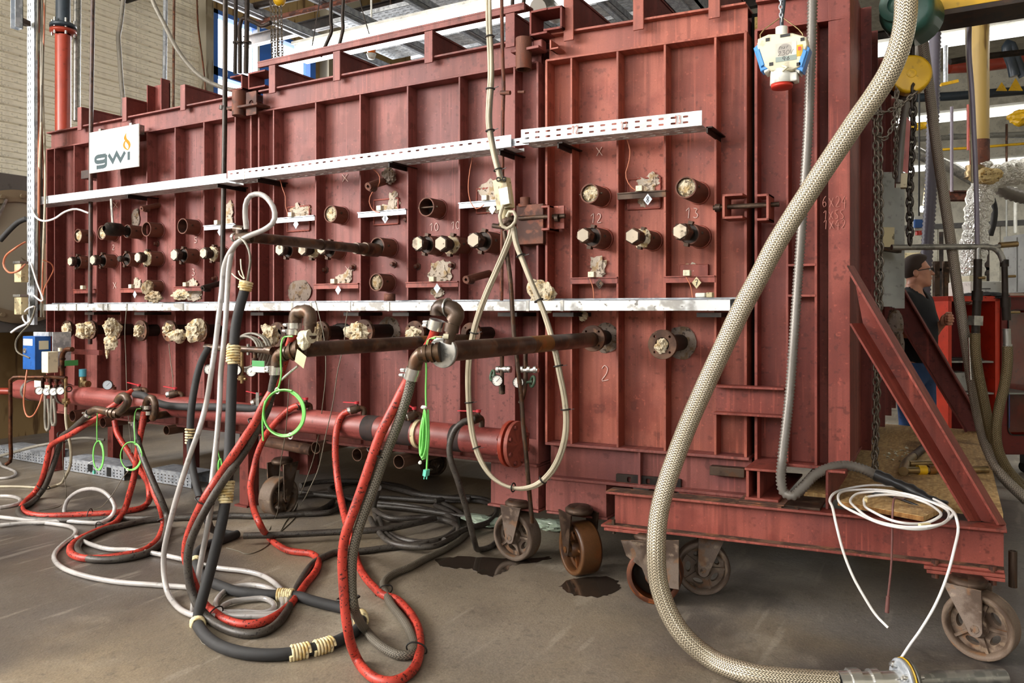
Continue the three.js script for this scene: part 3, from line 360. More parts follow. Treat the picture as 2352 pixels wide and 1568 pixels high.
  woolThing('white wool flap caught behind cable loop at the tray joint', w(1244, 675, .12), .075, .085, .04, 31, M.wool, [lump(w(1228, 662, .12), .05, .05, .03, 32, .35, 3), lump(w(1258, 698, .12), .035, .05, .025, 33, .35, 3)]);
  woolThing('small brown fibre wisp hanging under lower tray above burner pipe', w(1340, 726, .02, R), .03, .03, .02, 34);
  woolThing('dark sooty wool wad at the root of the pink-ended pipe stub', w(895, 403, -.05), .06, .06, .04, 35, M.ash);
}
// ---- thermocouple rails, sockets, tags, seal patches
function rail(s, xa, xb, py, o = {}) {
  const a = U(xa, py, .005, s.p), b = U(xb, py, .005, s.p), y = a.y, S = g => shear(g, s.f), mt = o.mat ?? M.zinc, t = part(s.t, 'instrument_rail', [S(bx(a.x, b.x, y, y + .006, -.04, .012)), S(bx(a.x, b.x, y - .028, y, -.004, .004))], mt);
  if (o.sock) { const p = U(o.sock, py - 6, .02, s.p); part(t, 'socket', [bx(p.x - .018, p.x + .018, y + .005, y + .035, p.z - .02, p.z + .012, .003), cy(V(p.x - .007, y + .02, p.z), V(p.x - .007, y + .02, p.z + .014), .003, 6)], M.cream); }
  if (o.tag) { const p = U(o.tag, py + 12, .02, s.p), k = .024; const g = plate(poly([[0, k * 1.25], [k, 0], [0, -k * 1.25], [-k, 0]]), .002, V(p.x, p.y, p.z), V(1, 0, 0), Y); const tg = part(t, 'tag', g, o.tagMat ?? M.zinc); if (o.num) { const gs = []; for (const pl of GL[o.num]) gs.push(sweep(pl.map(q => V(p.x + (q[0] - .5) * .018, p.y + (q[1] - .5) * .03, p.z + .003)), .0016, { n: 4, step: .005 })); part(tg, 'number', gs, M.black); } }
  if (o.putty) for (const [x, y2, w, h, sd, mm] of o.putty) { const p = U(x, y2, -.082, s.p); part(s.t, 'seal_patch', lump(p, w * .85, h * .85, .011, sd, .75, 4), mm ?? M.putty); }
}
{ const L = secs.left, m = secs.mid, R = secs.right;
  rail(m, 634, 722, 503, { sock: 668, tag: 680, putty: [[684, 490, .07, .06, 41], [690, 484, .1, .05, 42]] }); rail(m, 822, 932, 490, { sock: 872, tag: 885, num: '8', putty: [[893, 483, .07, .05, 43], [903, 462, .05, .06, 44]] }); rail(m, 1054, 1150, 468, { sock: 1114, tag: 1131, putty: [[1130, 445, .08, .09, 45], [1132, 478, .06, .04, 46]] }); rail(R, 1418, 1529, 446, { mat: M.iron, sock: 1469, tag: 1488, num: '8', putty: [[1482, 427, .075, .055, 47], [1497, 412, .05, .04, 48], [1476, 462, .035, .03, 49]] });
  rail(m, 720, 823, 654, { mat: M.redC, sock: 766, tag: 777, putty: [[786, 645, .08, .05, 51], [800, 632, .04, .05, 52]] }); rail(m, 932, 1052, 650, { mat: M.redC, sock: 993, tag: 1004, putty: [[1014, 626, .1, .07, 53], [1005, 672, .05, .04, 54]] }); rail(R, 1310, 1418, 640, { mat: M.redC, sock: 1359, tag: 1377, num: '6', tagMat: M.iron, putty: [[1374, 618, .06, .075, 55]] }); rail(R, 1525, 1642, 637, { mat: M.redC, sock: 1578, tag: 1600, num: '7', tagMat: M.creamDirty, putty: [[1590, 622, .05, .045, 56]] });
  rail(L, 168, 220, 666, { mat: M.redC, sock: 190 }); rail(L, 276, 335, 664, { mat: M.redC, sock: 301, tag: 310, putty: [[316, 655, .06, .06, 57]] }); rail(L, 399, 466, 660, { mat: M.redC, sock: 426, putty: [[440, 655, .09, .07, 58], [445, 678, .09, .05, 59]] }); rail(L, 468, 540, 520, { sock: 498, tag: 505, putty: [[524, 495, .07, .1, 60]] });
  for (const [s, xa, ya, xb, yb] of [[m, 661, 472, 712, 532], [m, 860, 455, 916, 517], [m, 1096, 430, 1150, 490], [R, 1443, 407, 1517, 481]]) { const a = U(xa, yb, -.086, s.p), b = U(xb, ya, -.086, s.p), S = g => shear(g, s.f); part(s.t, 'patch_plate', S(bx(a.x, b.x, a.y, b.y, -.089, -.082)), s.m); part(s.t, 'weld_seam', [[V(a.x, a.y, 0), V(b.x, a.y, 0)], [V(b.x, a.y, 0), V(b.x, b.y, 0)], [V(b.x, b.y, 0), V(a.x, b.y, 0)], [V(a.x, b.y, 0), V(a.x, a.y, 0)]].map(([p, q]) => S(sweep([V(p.x, p.y, -.081), V(q.x, q.y, -.081)], z => .006 + .003 * Math.sin(z * 400) * Math.sin(z * 173), { n: 6, step: .008 }))), M.redC); }
  { const a = U(1562, 637, -.08, TB), b = U(1628, 606, -.08, TB); part(R.t, 'patch_plate', shear(bx(a.x, b.x, a.y, b.y, -.089, -.07, .004), zB), M.redC); }
  part(L.t, 'seal_patch', lump(U(313, 500, -.084), .05, .075, .012, 61, .4, 3), M.ash, 'grey scorched teardrop patch'); part(m.t, 'seal_patch', lump(U(688, 672, -.084), .12, .08, .012, 62, .35, 3), M.ash, 'sooty patch above the tray'); part(m.t, 'seal_patch', lump(U(786, 752, -.084), .09, .03, .02, 63, .3, 3), M.darkIron);
  // bolts left in the plate
  for (const [s, x, y] of [[L, 240, 505], [L, 298, 565], [L, 363, 560], [L, 490, 480], [L, 238, 680], [L, 496, 640], [m, 750, 620], [m, 813, 614], [m, 906, 607], [m, 961, 612], [m, 1040, 610], [m, 937, 505]]) { const p = U(x, y, PLZ, s.p); part(s.t, 'wall_bolt', [cy(p, V(p.x, p.y, p.z + .035), .013, 8), cy(p, V(p.x, p.y, p.z + .008), .024, 6)], M.rustRed); }
  // tray brackets under both trays
  for (const [s, x, y] of [[L, 88, 457], [L, 292, 446], [L, 498, 420], [m, 590, 408], [m, 892, 372], [m, 1146, 343], [R, 1280, 327], [R, 1622, 291]]) { const p = U(x, y, .16, s.p), k = s.f(p.x); part(s.t, 'tray_bracket', [bx(p.x, p.x + .008, p.y - .03, p.y, k - .09, p.z), bx(p.x, p.x + .03, p.y - .006, p.y, k - .09, p.z)], M.darkIron); }
  for (const [s, x] of [[L, 205], [L, 320], [L, 590], [m, 806], [m, 920], [m, 1165], [R, 1293], [R, 1628]]) { const p = U(x, 714, .14, s.p), k = s.f(p.x); part(s.t, 'tray_bracket', [bx(p.x - .06, p.x + .06, p.y - .03, p.y - .008, k - .09, p.z)], M.darkIron); }
  // chalk
  part(m.t, 'chalk_mark', marks('x', 784, 396, 20, 22, -.084), M.chalk); part(R.t, 'chalk_mark', marks('x', 1368, 334, 20, 24, -.084, TB), M.chalk); part(R.t, 'chalk_mark', marks('12', 1355, 490, 15, 22, -.084, TB), M.chalk); part(R.t, 'chalk_mark', marks('13', 1573, 477, 18, 24, -.084, TB), M.chalk); part(R.t, 'chalk_mark', marks('2', 1380, 839, 24, 36, -.084, TB), M.chalk); part(m.t, 'chalk_mark', marks('10', 986, 512, 12, 18, -.084), M.chalk); part(m.t, 'chalk_mark', marks('10', 1036, 508, 11, 18, -.084), M.chalk); part(m.t, 'chalk_mark', marks('x', 792, 607, 16, 20, -.084), M.chalk);
  part(L.t, 'chalk_mark', marks('x', 259, 645, 11, 18, -.084), M.chalk); part(L.t, 'chalk_mark', marks('x', 259, 462, 14, 15, -.084), M.chalk); part(L.t, 'chalk_mark', marks('5', 445, 545, 11, 13, -.084), M.chalk); part(L.t, 'chalk_mark', marks('3', 440, 617, 11, 16, -.084), M.chalk); part(L.t, 'chalk_mark', marks('2', 257, 562, 8, 12, -.084), M.chalk);
  part(secs.end.t, 'chalk_mark', [marks('6x24', 1888, 450, 15, 26, .004, TB, .0014), marks('1x55', 1890, 482, 13, 22, .004, TB, .0014), marks('1x42', 1890, 504, 14, 22, .004, TB, .0014)], std({ color: col('#b87c70'), roughness: 1 }));
}
// ---- castors (each belongs to the frame it is bolted under)
function castor(parent, px, py, rpx, wpx, turn, o = {}) {
  const c = FLR(px, py), v = V(-c.x, 0, CAMZ - c.z).normalize(), n = v.clone().applyAxisAngle(Y, turn * Math.PI / 180), r = PXR(V(c.x, .12, c.z), rpx), w = PXR(c, wpx), xa = V().crossVectors(Y, n), p = V(c.x, r, c.z), top = o.top ?? r * 2 + .06;
  const f = V().copy(p).addScaledVector(n, -w / 2), tr = part(parent, 'castor', [o.tyre === 2 ? lat([[r * .8, 0], [r * .98, 0], [r, w * .1], [r, w * .9], [r * .98, w], [r * .8, w]], f, n, 36) : lat([[r * .8, 0], [r * .96, 0], [r, w * .12], [r, w * .88], [r * .96, w], [r * .8, w], [r * .78, w * .5], [r * .8, 0]], f, n, 36)], o.mat ?? M.castor);
  const sh = new THREE.Shape(); sh.absarc(0, 0, r * .82, 0, Math.PI * 2); for (let i = 0; i < 5; i++) { const a = i * 1.2566 + .6 + (o.spin ?? 0), h = new THREE.Path(); h.absellipse(Math.cos(a) * r * .54, Math.sin(a) * r * .54, r * .1, r * .2, 0, Math.PI * 2, true, a); sh.holes.push(h); }
  if (!o.plainWeb) part(tr, 'wheel_web', [plate(sh, w * .3, V().copy(p).addScaledVector(n, -w * .15), xa, Y), ...[0, 1, 2, 3, 4].map(i => { const a = i * 1.2566 + (o.spin ?? 0), d = V().addScaledVector(xa, Math.cos(a)).addScaledVector(Y, Math.sin(a)); return bar(V().copy(p).addScaledVector(d, r * .2), V().copy(p).addScaledVector(d, r * .84), r * .09, w * .62, n); })], o.mat ?? M.castor);
  else part(tr, 'wheel_web', lat([[0, w * .3], [r * .82, w * .25], [r * .82, w * .5], [0, w * .5]], f, n, 30), M.darkIron);
  part(tr, 'hub', [lat([[0, 0], [r * .3, 0], [r * .3, w], [0, w]], f, n, 20), cy(V().copy(p).addScaledVector(n, -w * .75), V().copy(p).addScaledVector(n, w * .78), r * .13, 6)], o.mat ?? M.castor);
  for (const sg of [-1, 1]) { const q = V().copy(p).addScaledVector(n, sg * w * .66), lean = o.lean ?? .25, s2 = new THREE.Shape(), tw = r * .52; s2.moveTo(-r * .2, -r * .05); s2.quadraticCurveTo(-r * .16, -r * .22, 0, -r * .24); s2.quadraticCurveTo(r * .16, -r * .22, r * .2, -r * .05); s2.lineTo(lean * r + tw, top - r); s2.lineTo(lean * r - tw, top - r); s2.closePath(); part(tr, 'fork_arm', plate(s2, .008, q, xa, Y, .001), o.fork ?? M.castorFork); }
  const tp = V(c.x, top, c.z).addScaledVector(xa, (o.lean ?? .25) * r); part(tr, 'swivel', [lat([[0, -.012], [r * .5, -.012], [r * .54, 0], [r * .54, .014], [r * .4, .03], [0, .03]], tp, Y, 20)], M.iron);
}
M.castor = std({ color: col('#b0aca4'), map: T.rust, roughness: .7, metalness: .15 }); M.castorFork = std({ color: col('#b4b2ae'), map: T.rust, roughness: .6, metalness: .2 });
M.castorB = std({ color: col('#9a7448'), map: T.rust, roughness: .45 }); M.castorC = std({ color: col('#c07a40'), map: T.rust, roughness: .6 });
castor(secs.mid.t, 1188, 1284, 56, 40, -38, { top: .31, lean: .05 }); castor(secs.right.t, 1333, 1317, 60, 52, -62, { top: .33, lean: -.1, mat: M.castorB, fork: M.iron }); castor(secs.mid.t, 640, 1184, 45, 38, 45, { top: .36, mat: M.castor }); castor(secs.mid.t, 995, 1092, 30, 26, 20, { top: .3 });
// ================================================================ the wheeled cart under the end section
const cart = thing('cart', 'long red steel cart frame on castors carrying the end section, slanting braces and dusty flanges', 'cart');
{ const S = (g, o = .3) => shear(g, x => zC(x) + o), x0 = -1.486, x1 = .184, yb = .333, yt = .507, c = cart;
  part(c, 'front_beam', [S(bx(x0 + .03, x1, yb + .012, yt - .012, -.055, -.043)), S(bx(x0, x1 + .01, yt - .012, yt, -.1, .004, .003)), S(bx(x0 - .02, x1, yb, yb + .012, -.1, .012, .003))], M.redC);
  part(c, 'dirt_layer', [S(bx(x0, x1, yb + .012, yb + .0135, -.04, .008)), S(bx(x0, -.6, yt, yt + .0015, -.1, .0))], M.dustMat ?? (M.dustMat = std({ color: col('#b0927c'), map: T.rust, roughness: 1 })), 'dry grey-brown dirt lying on the flanges');
  part(c, 'rear_beam', bx(x0, x1, yb, yt, -2.9, -2.8), M.redD); for (const x of [x0 + .05, -.75, x1 - .06]) part(c, 'cross_beam', bx(x, x + .05, yb + .01, yb + .09, -2.8, zC(x) + .24), M.redD);
  const t0 = U(1710, 1158, .26, TC), t1 = U(1788, 1080, .26, TC), wx = U(1741, 1100, .26, TC).x; part(c, 'support_block', [S(bx(t0.x, t1.x, t1.y - .012, t1.y, -.4, .26, .003), 0), S(bx(wx - .006, wx + .006, yt, t1.y, -.4, .25), 0), S(bx(t0.x, t1.x, yt + .014, yt + .026, -.4, .26, .003), 0), S(bx(t0.x + .005, t0.x + .017, yt, t1.y, -.4, .25), 0)], M.redC);
  part(c, 'shim_plate', [S(bx(t0.x - .03, t1.x + .02, yt, yt + .007, .0, .3, .001), 0), S(bx(t0.x - .02, t1.x + .03, yt + .007, yt + .014, .0, .29, .001), 0)], M.redDust);
  const u0 = U(1896, 1160, .24, TC), u1 = U(1942, 1082, .24, TC); part(c, 'support_block', [S(bx(u0.x, u1.x, u1.y - .012, u1.y, -.5, .24, .003), 0), S(bx(u0.x, u0.x + .012, yt, u1.y, -.5, .24, .003), 0)], M.redC);
  { const h = rrect(.34, .05, .006); for (const x of [-.1, 0, .1]) h.holes.push(rrect(.022, .03, .01, x, 0, THREE.Path)); const q = U(1490, 1104, -.02, TC); part(c, 'slotted_bar', S(plate(h, .012, V(q.x, q.y, -.02), V(1, 0, 0), Y, .001), 0), M.darkIron); }
  const p0 = U(1800, 1168, .28, TC), p1 = U(1884, 1150, .28, TC); part(c, 'steel_plate', S(bx(p0.x, p1.x, yt, yt + .012, .06, .28, .002), 0), M.iron);
  // braces: two channel beams leaning from the end section to the cart's right end
  const slab4 = (P, th) => { const n = V().crossVectors(V().subVectors(P[1], P[0]), V().subVectors(P[3], P[0])).normalize().multiplyScalar(th), Q = P.map(p => V().addVectors(p, n)), f = [[P[0], P[1], P[2], P[3]], [Q[3], Q[2], Q[1], Q[0]], ...[0, 1, 2, 3].map(i => [P[i], Q[i], Q[(i + 1) % 4], P[(i + 1) % 4]])], pos = []; for (const [a, b, c, d] of f) for (const v of [a, b, c, a, c, d]) pos.push(v.x, v.y, v.z); const g = new THREE.BufferGeometry(); g.setAttribute('position', new THREE.Float32BufferAttribute(pos, 3)); g.computeVertexNormals(); return boxUV(g); };
  const brace = (L1, L2, R1, R2, z, t, m, dl, dr, d) => { const q = (a, o, zz) => U(a[0] + o, a[1], zz, t), zb = z - d, w = [q(L1, dl, zb), q(L2, dl, zb), q(R2, 0, zb), q(R1, 0, zb)]; const b = part(c, 'brace', slab4(w, -.008), m); part(b, 'flange', slab4([q(L1, 0, z), q(L2, 0, z), w[1], w[0]], -.009), m); part(b, 'flange', slab4([q(R1, -dr, z), q(R2, -dr, z), w[2], w[3]], .009), m); };
  brace([1955, 742], [2228, 1196], [1957, 612], [2307, 1206], .27, TC, M.redC, 27, 17, .08); brace([2010, 648], [2233, 1013], [2062, 640], [2285, 1019], -2.62, 0, M.redD, 4, 4, .07);
  part(c, 'side_plate', S(plate(poly([[1428, 1240], [1560, 1240], [1560, 1352], [1535, 1348], [1440, 1275]].map(a => { const v = U(a[0], a[1], .34, TC); return [v.x, v.y]; })), .008, V(0, 0, 0), V(1, 0, 0), Y, .001), .34), M.castorFork);
  const e0 = U(2122, 1304, .33, TC), e1 = U(2309, 1304, .33, TC); part(c, 'castor_plate', [S(bx(e0.x, e1.x, yb - .014, yb, -.2, .03, .002)), S(bx(e0.x + .01, e1.x, yb - .03, yb - .016, -.2, .03, .002))], M.redC); for (const px of [2148, 2280]) { const b = U(px, 1290, .31, TC); part(c, 'plate_bolt', [cy(V(b.x, yb - .05, b.z), V(b.x, yb + .024, b.z), .009, 8), cy(V(b.x, yb + .01, b.z), V(b.x, yb + .026, b.z), .016, 6), cy(V(b.x, yb - .05, b.z), V(b.x, yb - .03, b.z), .016, 6)], M.rustRed); }
  { const b = U(1418, 1208, .3, TC); part(c, 'castor_plate', S(bx(b.x - .06, b.x + .22, yb - .014, yb, -.2, .02, .002)), M.redC); part(c, 'plate_bolt', cy(V(b.x - .02, yb - .03, b.z), V(b.x - .02, yb + .04, b.z), .01, 8), M.iron); }
  part(c, 'corner_tube', pipe(V(x1 + .035, .25, zC(.2) + .2), V(x1 + .035, .4, zC(.2) + .2), .016, .012, 12), M.iron);
  castor(c, 1505, 1377, 62, 62, -8, { top: .3, lean: -.25, mat: M.castorC, plainWeb: 1, tyre: 2, fork: M.castorFork }); castor(c, 1614, 1362, 61, 36, 4, { top: .32, lean: .35 }); castor(c, 2252, 1509, 76, 56, -16, { top: .29, lean: -.35, mat: std({ color: col('#ccc6bc'), map: T.rust, roughness: .7 }), fork: std({ color: col('#d4d4d2'), map: T.rust, roughness: .55 }) });
  castor(c, 2210, 1110, 30, 24, -10, { top: .33, lean: 0 });
}
{ const y = .507; const t = solo('plywood_deck', 'stained plywood sheet lying on the cart behind the slanting brace', 'plywood', [bx(-.62, .19, y, y + .021, -2.78, -.13)], M.wood);
  const a = FLR(1925, 1150, .56), b = FLR(2122, 1186, .56); const r = V(b.x - a.x, 0, b.z - a.z).normalize(), n = V().crossVectors(Y, r); const board = thing('plywood_offcut', 'small plywood offcut under the white tube coil on the cart', 'plywood'); part(board, 'sheet', [bar(V(a.x, .55, a.z).addScaledVector(n, .11), V(b.x, .55, b.z).addScaledVector(n, .11), .22, .02, Y)], M.wood); part(board, 'edge', [0, 1, 2].map(i => bar(V(a.x, .544 + i * .006, a.z).addScaledVector(n, -.0015), V(b.x, .544 + i * .006, b.z).addScaledVector(n, -.0015), .004, .003, Y)), M.plywood);
  const R = rng(5), gs = []; for (let i = 0; i < 46; i++) { const p = FLR(2050 + 70 * (R() + R() - .6), 1042 + 24 * (R() + R() - 1), .53); gs.push(mv(clean(new THREE.TetrahedronGeometry(.004 + R() * .012)).rotateX(R() * 6).rotateY(R() * 6).scale(1, .5, 1), p.x, p.y + .003, p.z)); } const ch = solo('wood_chips', 'pale splinters and crumbs scattered on the plywood deck', 'debris', gs.map(boxUV), M.cream); ch.userData.kind = 'stuff';
  const f = thing('brass_fitting', 'brass gas valve assembly with yellow collar lying on the plywood deck', 'pipe fitting'); const q = (px, py) => FLR(px, py, .55); part(f, 'pipe', [cy(q(2075, 1080), q(2268, 1078), .018, 14), cy(q(2088, 1065), q(2200, 1062), .018, 14)], M.brass); part(f, 'elbow', [sweep([q(2075, 1082), q(2082, 1062), q(2100, 1045)], .024, { n: 12 })], M.brass); part(f, 'collar', [cy(q(2108, 1079), q(2126, 1079), .028, 8)], M.yellow); part(f, 'valve_ring', [cy(q(2132, 1079), q(2146, 1079), .025, 14)], M.yellowOld); part(f, 'hose_end', [sweep([q(2098, 1048), q(2130, 1020), q(2146, 1002)], .024, { n: 12 })], M.iron);
}
// ================================================================ header pipe along the front with valves
const valveParts = (t, e, h, lev, hd) => {                              // e elbow point, h hose end; lever over the body
  const d = V().subVectors(h, e).normalize(), m = V().lerpVectors(e, h, .5); const b = part(t, 'valve', [sweep([V(e.x, e.y - .06, e.z), V(e.x, e.y - .012, e.z), V().copy(e).addScaledVector(d, .02), V().copy(e).addScaledVector(d, .045)], .016, { n: 10, step: .012 }), lat([[.014, 0], [.02, .004], [.02, .02], [.025, .024], [.025, .056], [.02, .06], [.02, .072], [.014, .074]], V().lerpVectors(e, h, .25), d, 12), cy(m, V(m.x, m.y + .035, m.z), .009, 8)], M.iron);
  part(b, 'valve_lever', [bar(V(m.x, m.y + .036, m.z), V().copy(m).add(lev), .014, .005, Y), cy(V(m.x, m.y + .03, m.z), V(m.x, m.y + .044, m.z), .013, 8)], M.lever); part(b, 'hose_clamp', pipe(V().copy(h).addScaledVector(d, -.008), V().copy(h).addScaledVector(d, .012), .022, .018, 14), M.chrome);
};
const HZ = .3, hdr = thing('header_pipe', 'long red header pipe running along the furnace front, soot-banded, bolted blind flange at right', 'pipe');
{ const a = U(45, 893, HZ), b = U(1168, 1018, HZ), at = px => { const x = U(px, 950, HZ).x, k = (x - a.x) / (b.x - a.x); return V().lerpVectors(a, b, k); }, d = V().subVectors(b, a).normalize();
  part(hdr, 'pipe', [cy(at(140), b, .073, 28), cy(a, at(145), .077, 28), lat([[0, -.03], [.05, -.022], [.077, 0]], a, d, 24)], M.header);
  for (const [p, w] of [[858, 14], [935, 20], [1056, 12]]) part(hdr, 'soot_band', cy(at(p - w), at(p + w), .0738, 28, .0738, false), std({ color: col('#4a3a3c'), map: T.rust, roughness: .8 }), 'burnt paint band');
  const fl = [[.073, 0], [.118, 0], [.12, .003], [.12, .02], [.118, .023], [0, .023]]; part(hdr, 'flange', lat(fl, b, d, 36), M.redGloss); const q = V().copy(b).addScaledVector(d, .036); const bf = part(hdr, 'blind_flange', lat([[0, 0], [.118, 0], [.12, .003], [.12, .02], [.118, .023], [0, .023]], q, d, 36), M.redC);
  const ux = V().crossVectors(d, Y).normalize(); for (let i = 0; i < 8; i++) { const k = i * .785 + .39, c = V().copy(b).addScaledVector(Y, Math.sin(k) * .098).addScaledVector(ux, Math.cos(k) * .098); part(bf, 'bolt', [cy(V().copy(c).addScaledVector(d, -.015), V().copy(c).addScaledVector(d, .072), .007, 6), cy(V().copy(c).addScaledVector(d, .056), V().copy(c).addScaledVector(d, .07), .013, 6), cy(V().copy(c).addScaledVector(d, -.012), V().copy(c), .013, 6)], M.redD); }
  for (const p of [72, 150, 965]) part(hdr, 'pipe_clamp', pipe(at(p - (p > 900 ? 4 : 2)), at(p + (p > 900 ? 4 : 3)), .082, .07, 28), p > 900 ? M.creamDirty : M.steel);
  for (const p of [200, 420, 640, 900, 1130]) { const c = at(p); part(hdr, 'pipe_support', bar(V(c.x, c.y - .02, c.z - .05), V(c.x, c.y - .06, -.05), .04, .03), M.redD); }
  for (const [ex, ey, hx, hy, lx, ly, lz] of [[336, 893, 303, 899, -.13, .05, 0], [418, 902, 387, 906, -.12, .045, 0], [612, 912, 582, 925, -.12, .05, 0], [712, 927, 694, 932, -.08, .05, .03], [836, 935, 803, 943, -.1, .035, 0], [965, 948, 938, 957, -.06, .07, .02], [1106, 957, 1092, 962, -.13, .03, 0]]) valveParts(hdr, U(ex, ey, HZ), U(hx, hy, HZ + .05), V(lx, ly, lz));
  { const g = U(262, 888, HZ); part(hdr, 'gauge_stem', [cy(V(g.x, g.y - .09, g.z), g, .016, 10), cy(g, V(g.x - .02, g.y + .02, g.z + .05), .014, 10)], M.rustRed); gauge(hdr, U(247, 884, HZ + .08), 11); }
  const s = U(190, 890, HZ); const sv = part(hdr, 'safety_valve', [lat([[0, -.06], [.018, -.06], [.018, 0], [.03, .01], [.03, .05], [.024, .06], [.024, .09], [0, .09]], s, Y, 14), cy(V(s.x, s.y + .03, s.z), V(s.x + .07, s.y + .03, s.z), .026, 12)], M.brass); part(sv, 'valve_cap', cy(V(s.x, s.y + .085, s.z), V(s.x, s.y + .14, s.z), .026, 12), std({ color: col('#4ea0b8'), roughness: .4 }));
}
function gauge(t, p, rpx, dir) { const r = PXR(p, rpx), d = (dir ?? V(-p.x, EYE - p.y, CAMZ - p.z).normalize().lerp(Z, .3)).clone().normalize(); const b = part(t, 'gauge', lat([[0, -r * .6], [r * .8, -r * .6], [r, -r * .4], [r, .002], [r * .9, .004], [r * .9, 0], [0, 0]], p, d, 24), M.black); part(b, 'dial', lat([[0, .001], [r * .9, .001], [r * .9, -.002], [0, -.002]], p, d, 24), M.dial); const x = V().crossVectors(Y, d).normalize(), y = V().crossVectors(d, x), f = V().copy(p).addScaledVector(d, .0025), at = (a, k) => V().copy(f).addScaledVector(x, Math.cos(a) * r * k).addScaledVector(y, Math.sin(a) * r * k), gs = [bar(at(.8, .62), at(.8 + Math.PI, .25), r * .07, .001, d)]; for (let i = 0; i < 10; i++) gs.push(bar(at(-.7 + i * .51, .68), at(-.7 + i * .51, .82), r * .05, .001, d)); part(b, 'needle', gs, M.black); }
M.dial = std({ color: col('#f6f4ee'), roughness: .35 });
// open burner tubes under the furnace
{ for (const [px, py, rp, tx, s, m] of [[166, 955, 13, 230, secs.left, M.rustRed], [236, 970, 12, 300, secs.left, M.rustRed], [382, 988, 11, 450, secs.left, M.rust], [725, 1028, 14, 700, secs.mid, M.rust], [820, 1044, 15, 900, secs.mid, M.rust], [916, 1060, 16, 990, secs.mid, M.rust]]) { const p = U(px, py, .08), r = PXR(p, rp); part(s.t, 'burner_tube', pipe(V(p.x, p.y, -.9), p, r, r * .88, 20), m); }
  const a = U(590, 1015, .16), b = U(720, 1032, .0); part(secs.mid.t, 'branch_tube', cy(V(a.x, a.y, .1), V(b.x, b.y, .02), .036, 16), M.rust); }
// ================================================================ burner lances
function lance(label, fx, fy, bpx, bpy, rp, band) { const B = U(bpx, bpy, .05), z = zOf(B.x, fx), A = V(B.x, 0, z); A.y = yOf(A, fy); B.y = A.y; const r = PXR(A, rp), t = thing('burner_lance', label, 'burner lance', 'burner lances sticking out of the furnace'); part(t, 'pipe', cy(B, A, r, 22), M.lance); if (band) { const z1 = zOf(B.x, band[0]), z2 = zOf(B.x, band[1]); part(t, 'paint_band', cy(V(B.x, A.y, z1), V(B.x, A.y, z2), r * 1.006, 22, r * 1.006, false), M.yellowOld, 'yellow painted band'); } return { t, A, B, r, z }; }
M.lance = std({ color: col('#94897c'), map: T.rust, roughness: .4, metalness: .4 });
const rings = (p, d, list) => { let s = 0; const gs = []; for (const [r, l] of list) { gs.push(cy(V().copy(p).addScaledVector(d, s), V().copy(p).addScaledVector(d, s + l), r, 16)); s += l; } return gs; };
const clampAt = (t, p, d, r, m = M.chrome) => part(t, 'hose_clamp', [pipe(V().copy(p).addScaledVector(d, -.012), V().copy(p).addScaledVector(d, .012), r * 1.13, r, 16), cy(V(p.x - r * 1.1, p.y + .004, p.z + r * .6), V(p.x - r * 1.7, p.y + .004, p.z + r * .6), .008, 6)], m);
const L1 = lance('upper-left burner lance with yellow band, paper tag and double elbow on its top', 692, 803, 1081, 767, 18, [962, 985]);
{ const { t, A, z } = L1, f = (x, y, dz = 0) => U(x, y, z + dz); part(t, 'coupling', rings(f(692, 802), V().subVectors(f(652, 812, .02), f(692, 802)).normalize(), [[.045, .015], [.034, .02], [.04, .012], [.028, .03], [.033, .014], [.026, .02]]), M.brassOld); part(t, 'elbow', sweep([f(662, 808, .02), f(648, 811, .02), f(638, 822, .02), f(636, 842, .02)], .026, { n: 14, step: .012 }), M.lance);
  clampAt(t, f(634, 846, .02), V(0, -1, 0), .025); clampAt(t, f(633, 854, .02), V(0, -1, 0), .024);
  part(t, 'riser', [cy(f(707, 792), f(712, 738), .022, 14), cy(f(709, 775), f(710, 768), .032, 8), cy(f(711, 748), f(712, 738), .028, 14)], M.lance); part(t, 'return_bend', sweep([f(712, 742), f(712, 722), f(703, 714), f(693, 716), f(684, 716), f(679, 726), f(678, 742)], .028, { n: 14, step: .012 }), M.lance); clampAt(t, f(677, 748), V(0, -1, 0), .027); clampAt(t, f(674, 762), V(0, -1, 0), .026);
  part(t, 'ball_valve', [cy(f(695, 775, .01), f(715, 772, .01), .03, 14), lump(f(700, 782, .02), .03, .035, .03, 71, .4, 3)], M.cream, 'valve wrapped with white sealing hemp'); const g = f(692, 818, .06); part(t, 'paper_tag', plate(poly([[-.022, .03], [.03, .0], [.014, -.05], [-.036, -.022]]), .0015, g, V(1, 0, 0), Y), M.creamDirty); part(t, 'handle', cy(f(646, 872, .02), f(684, 840, .03), .006, 8), M.chrome); }
M.brassOld = M.brassOld ?? M.brass;
const L2 = lance('lower-right burner lance with yellow band, end disc and tall double elbow', 1018, 808, 1361, 777, 24, [1216, 1258]);
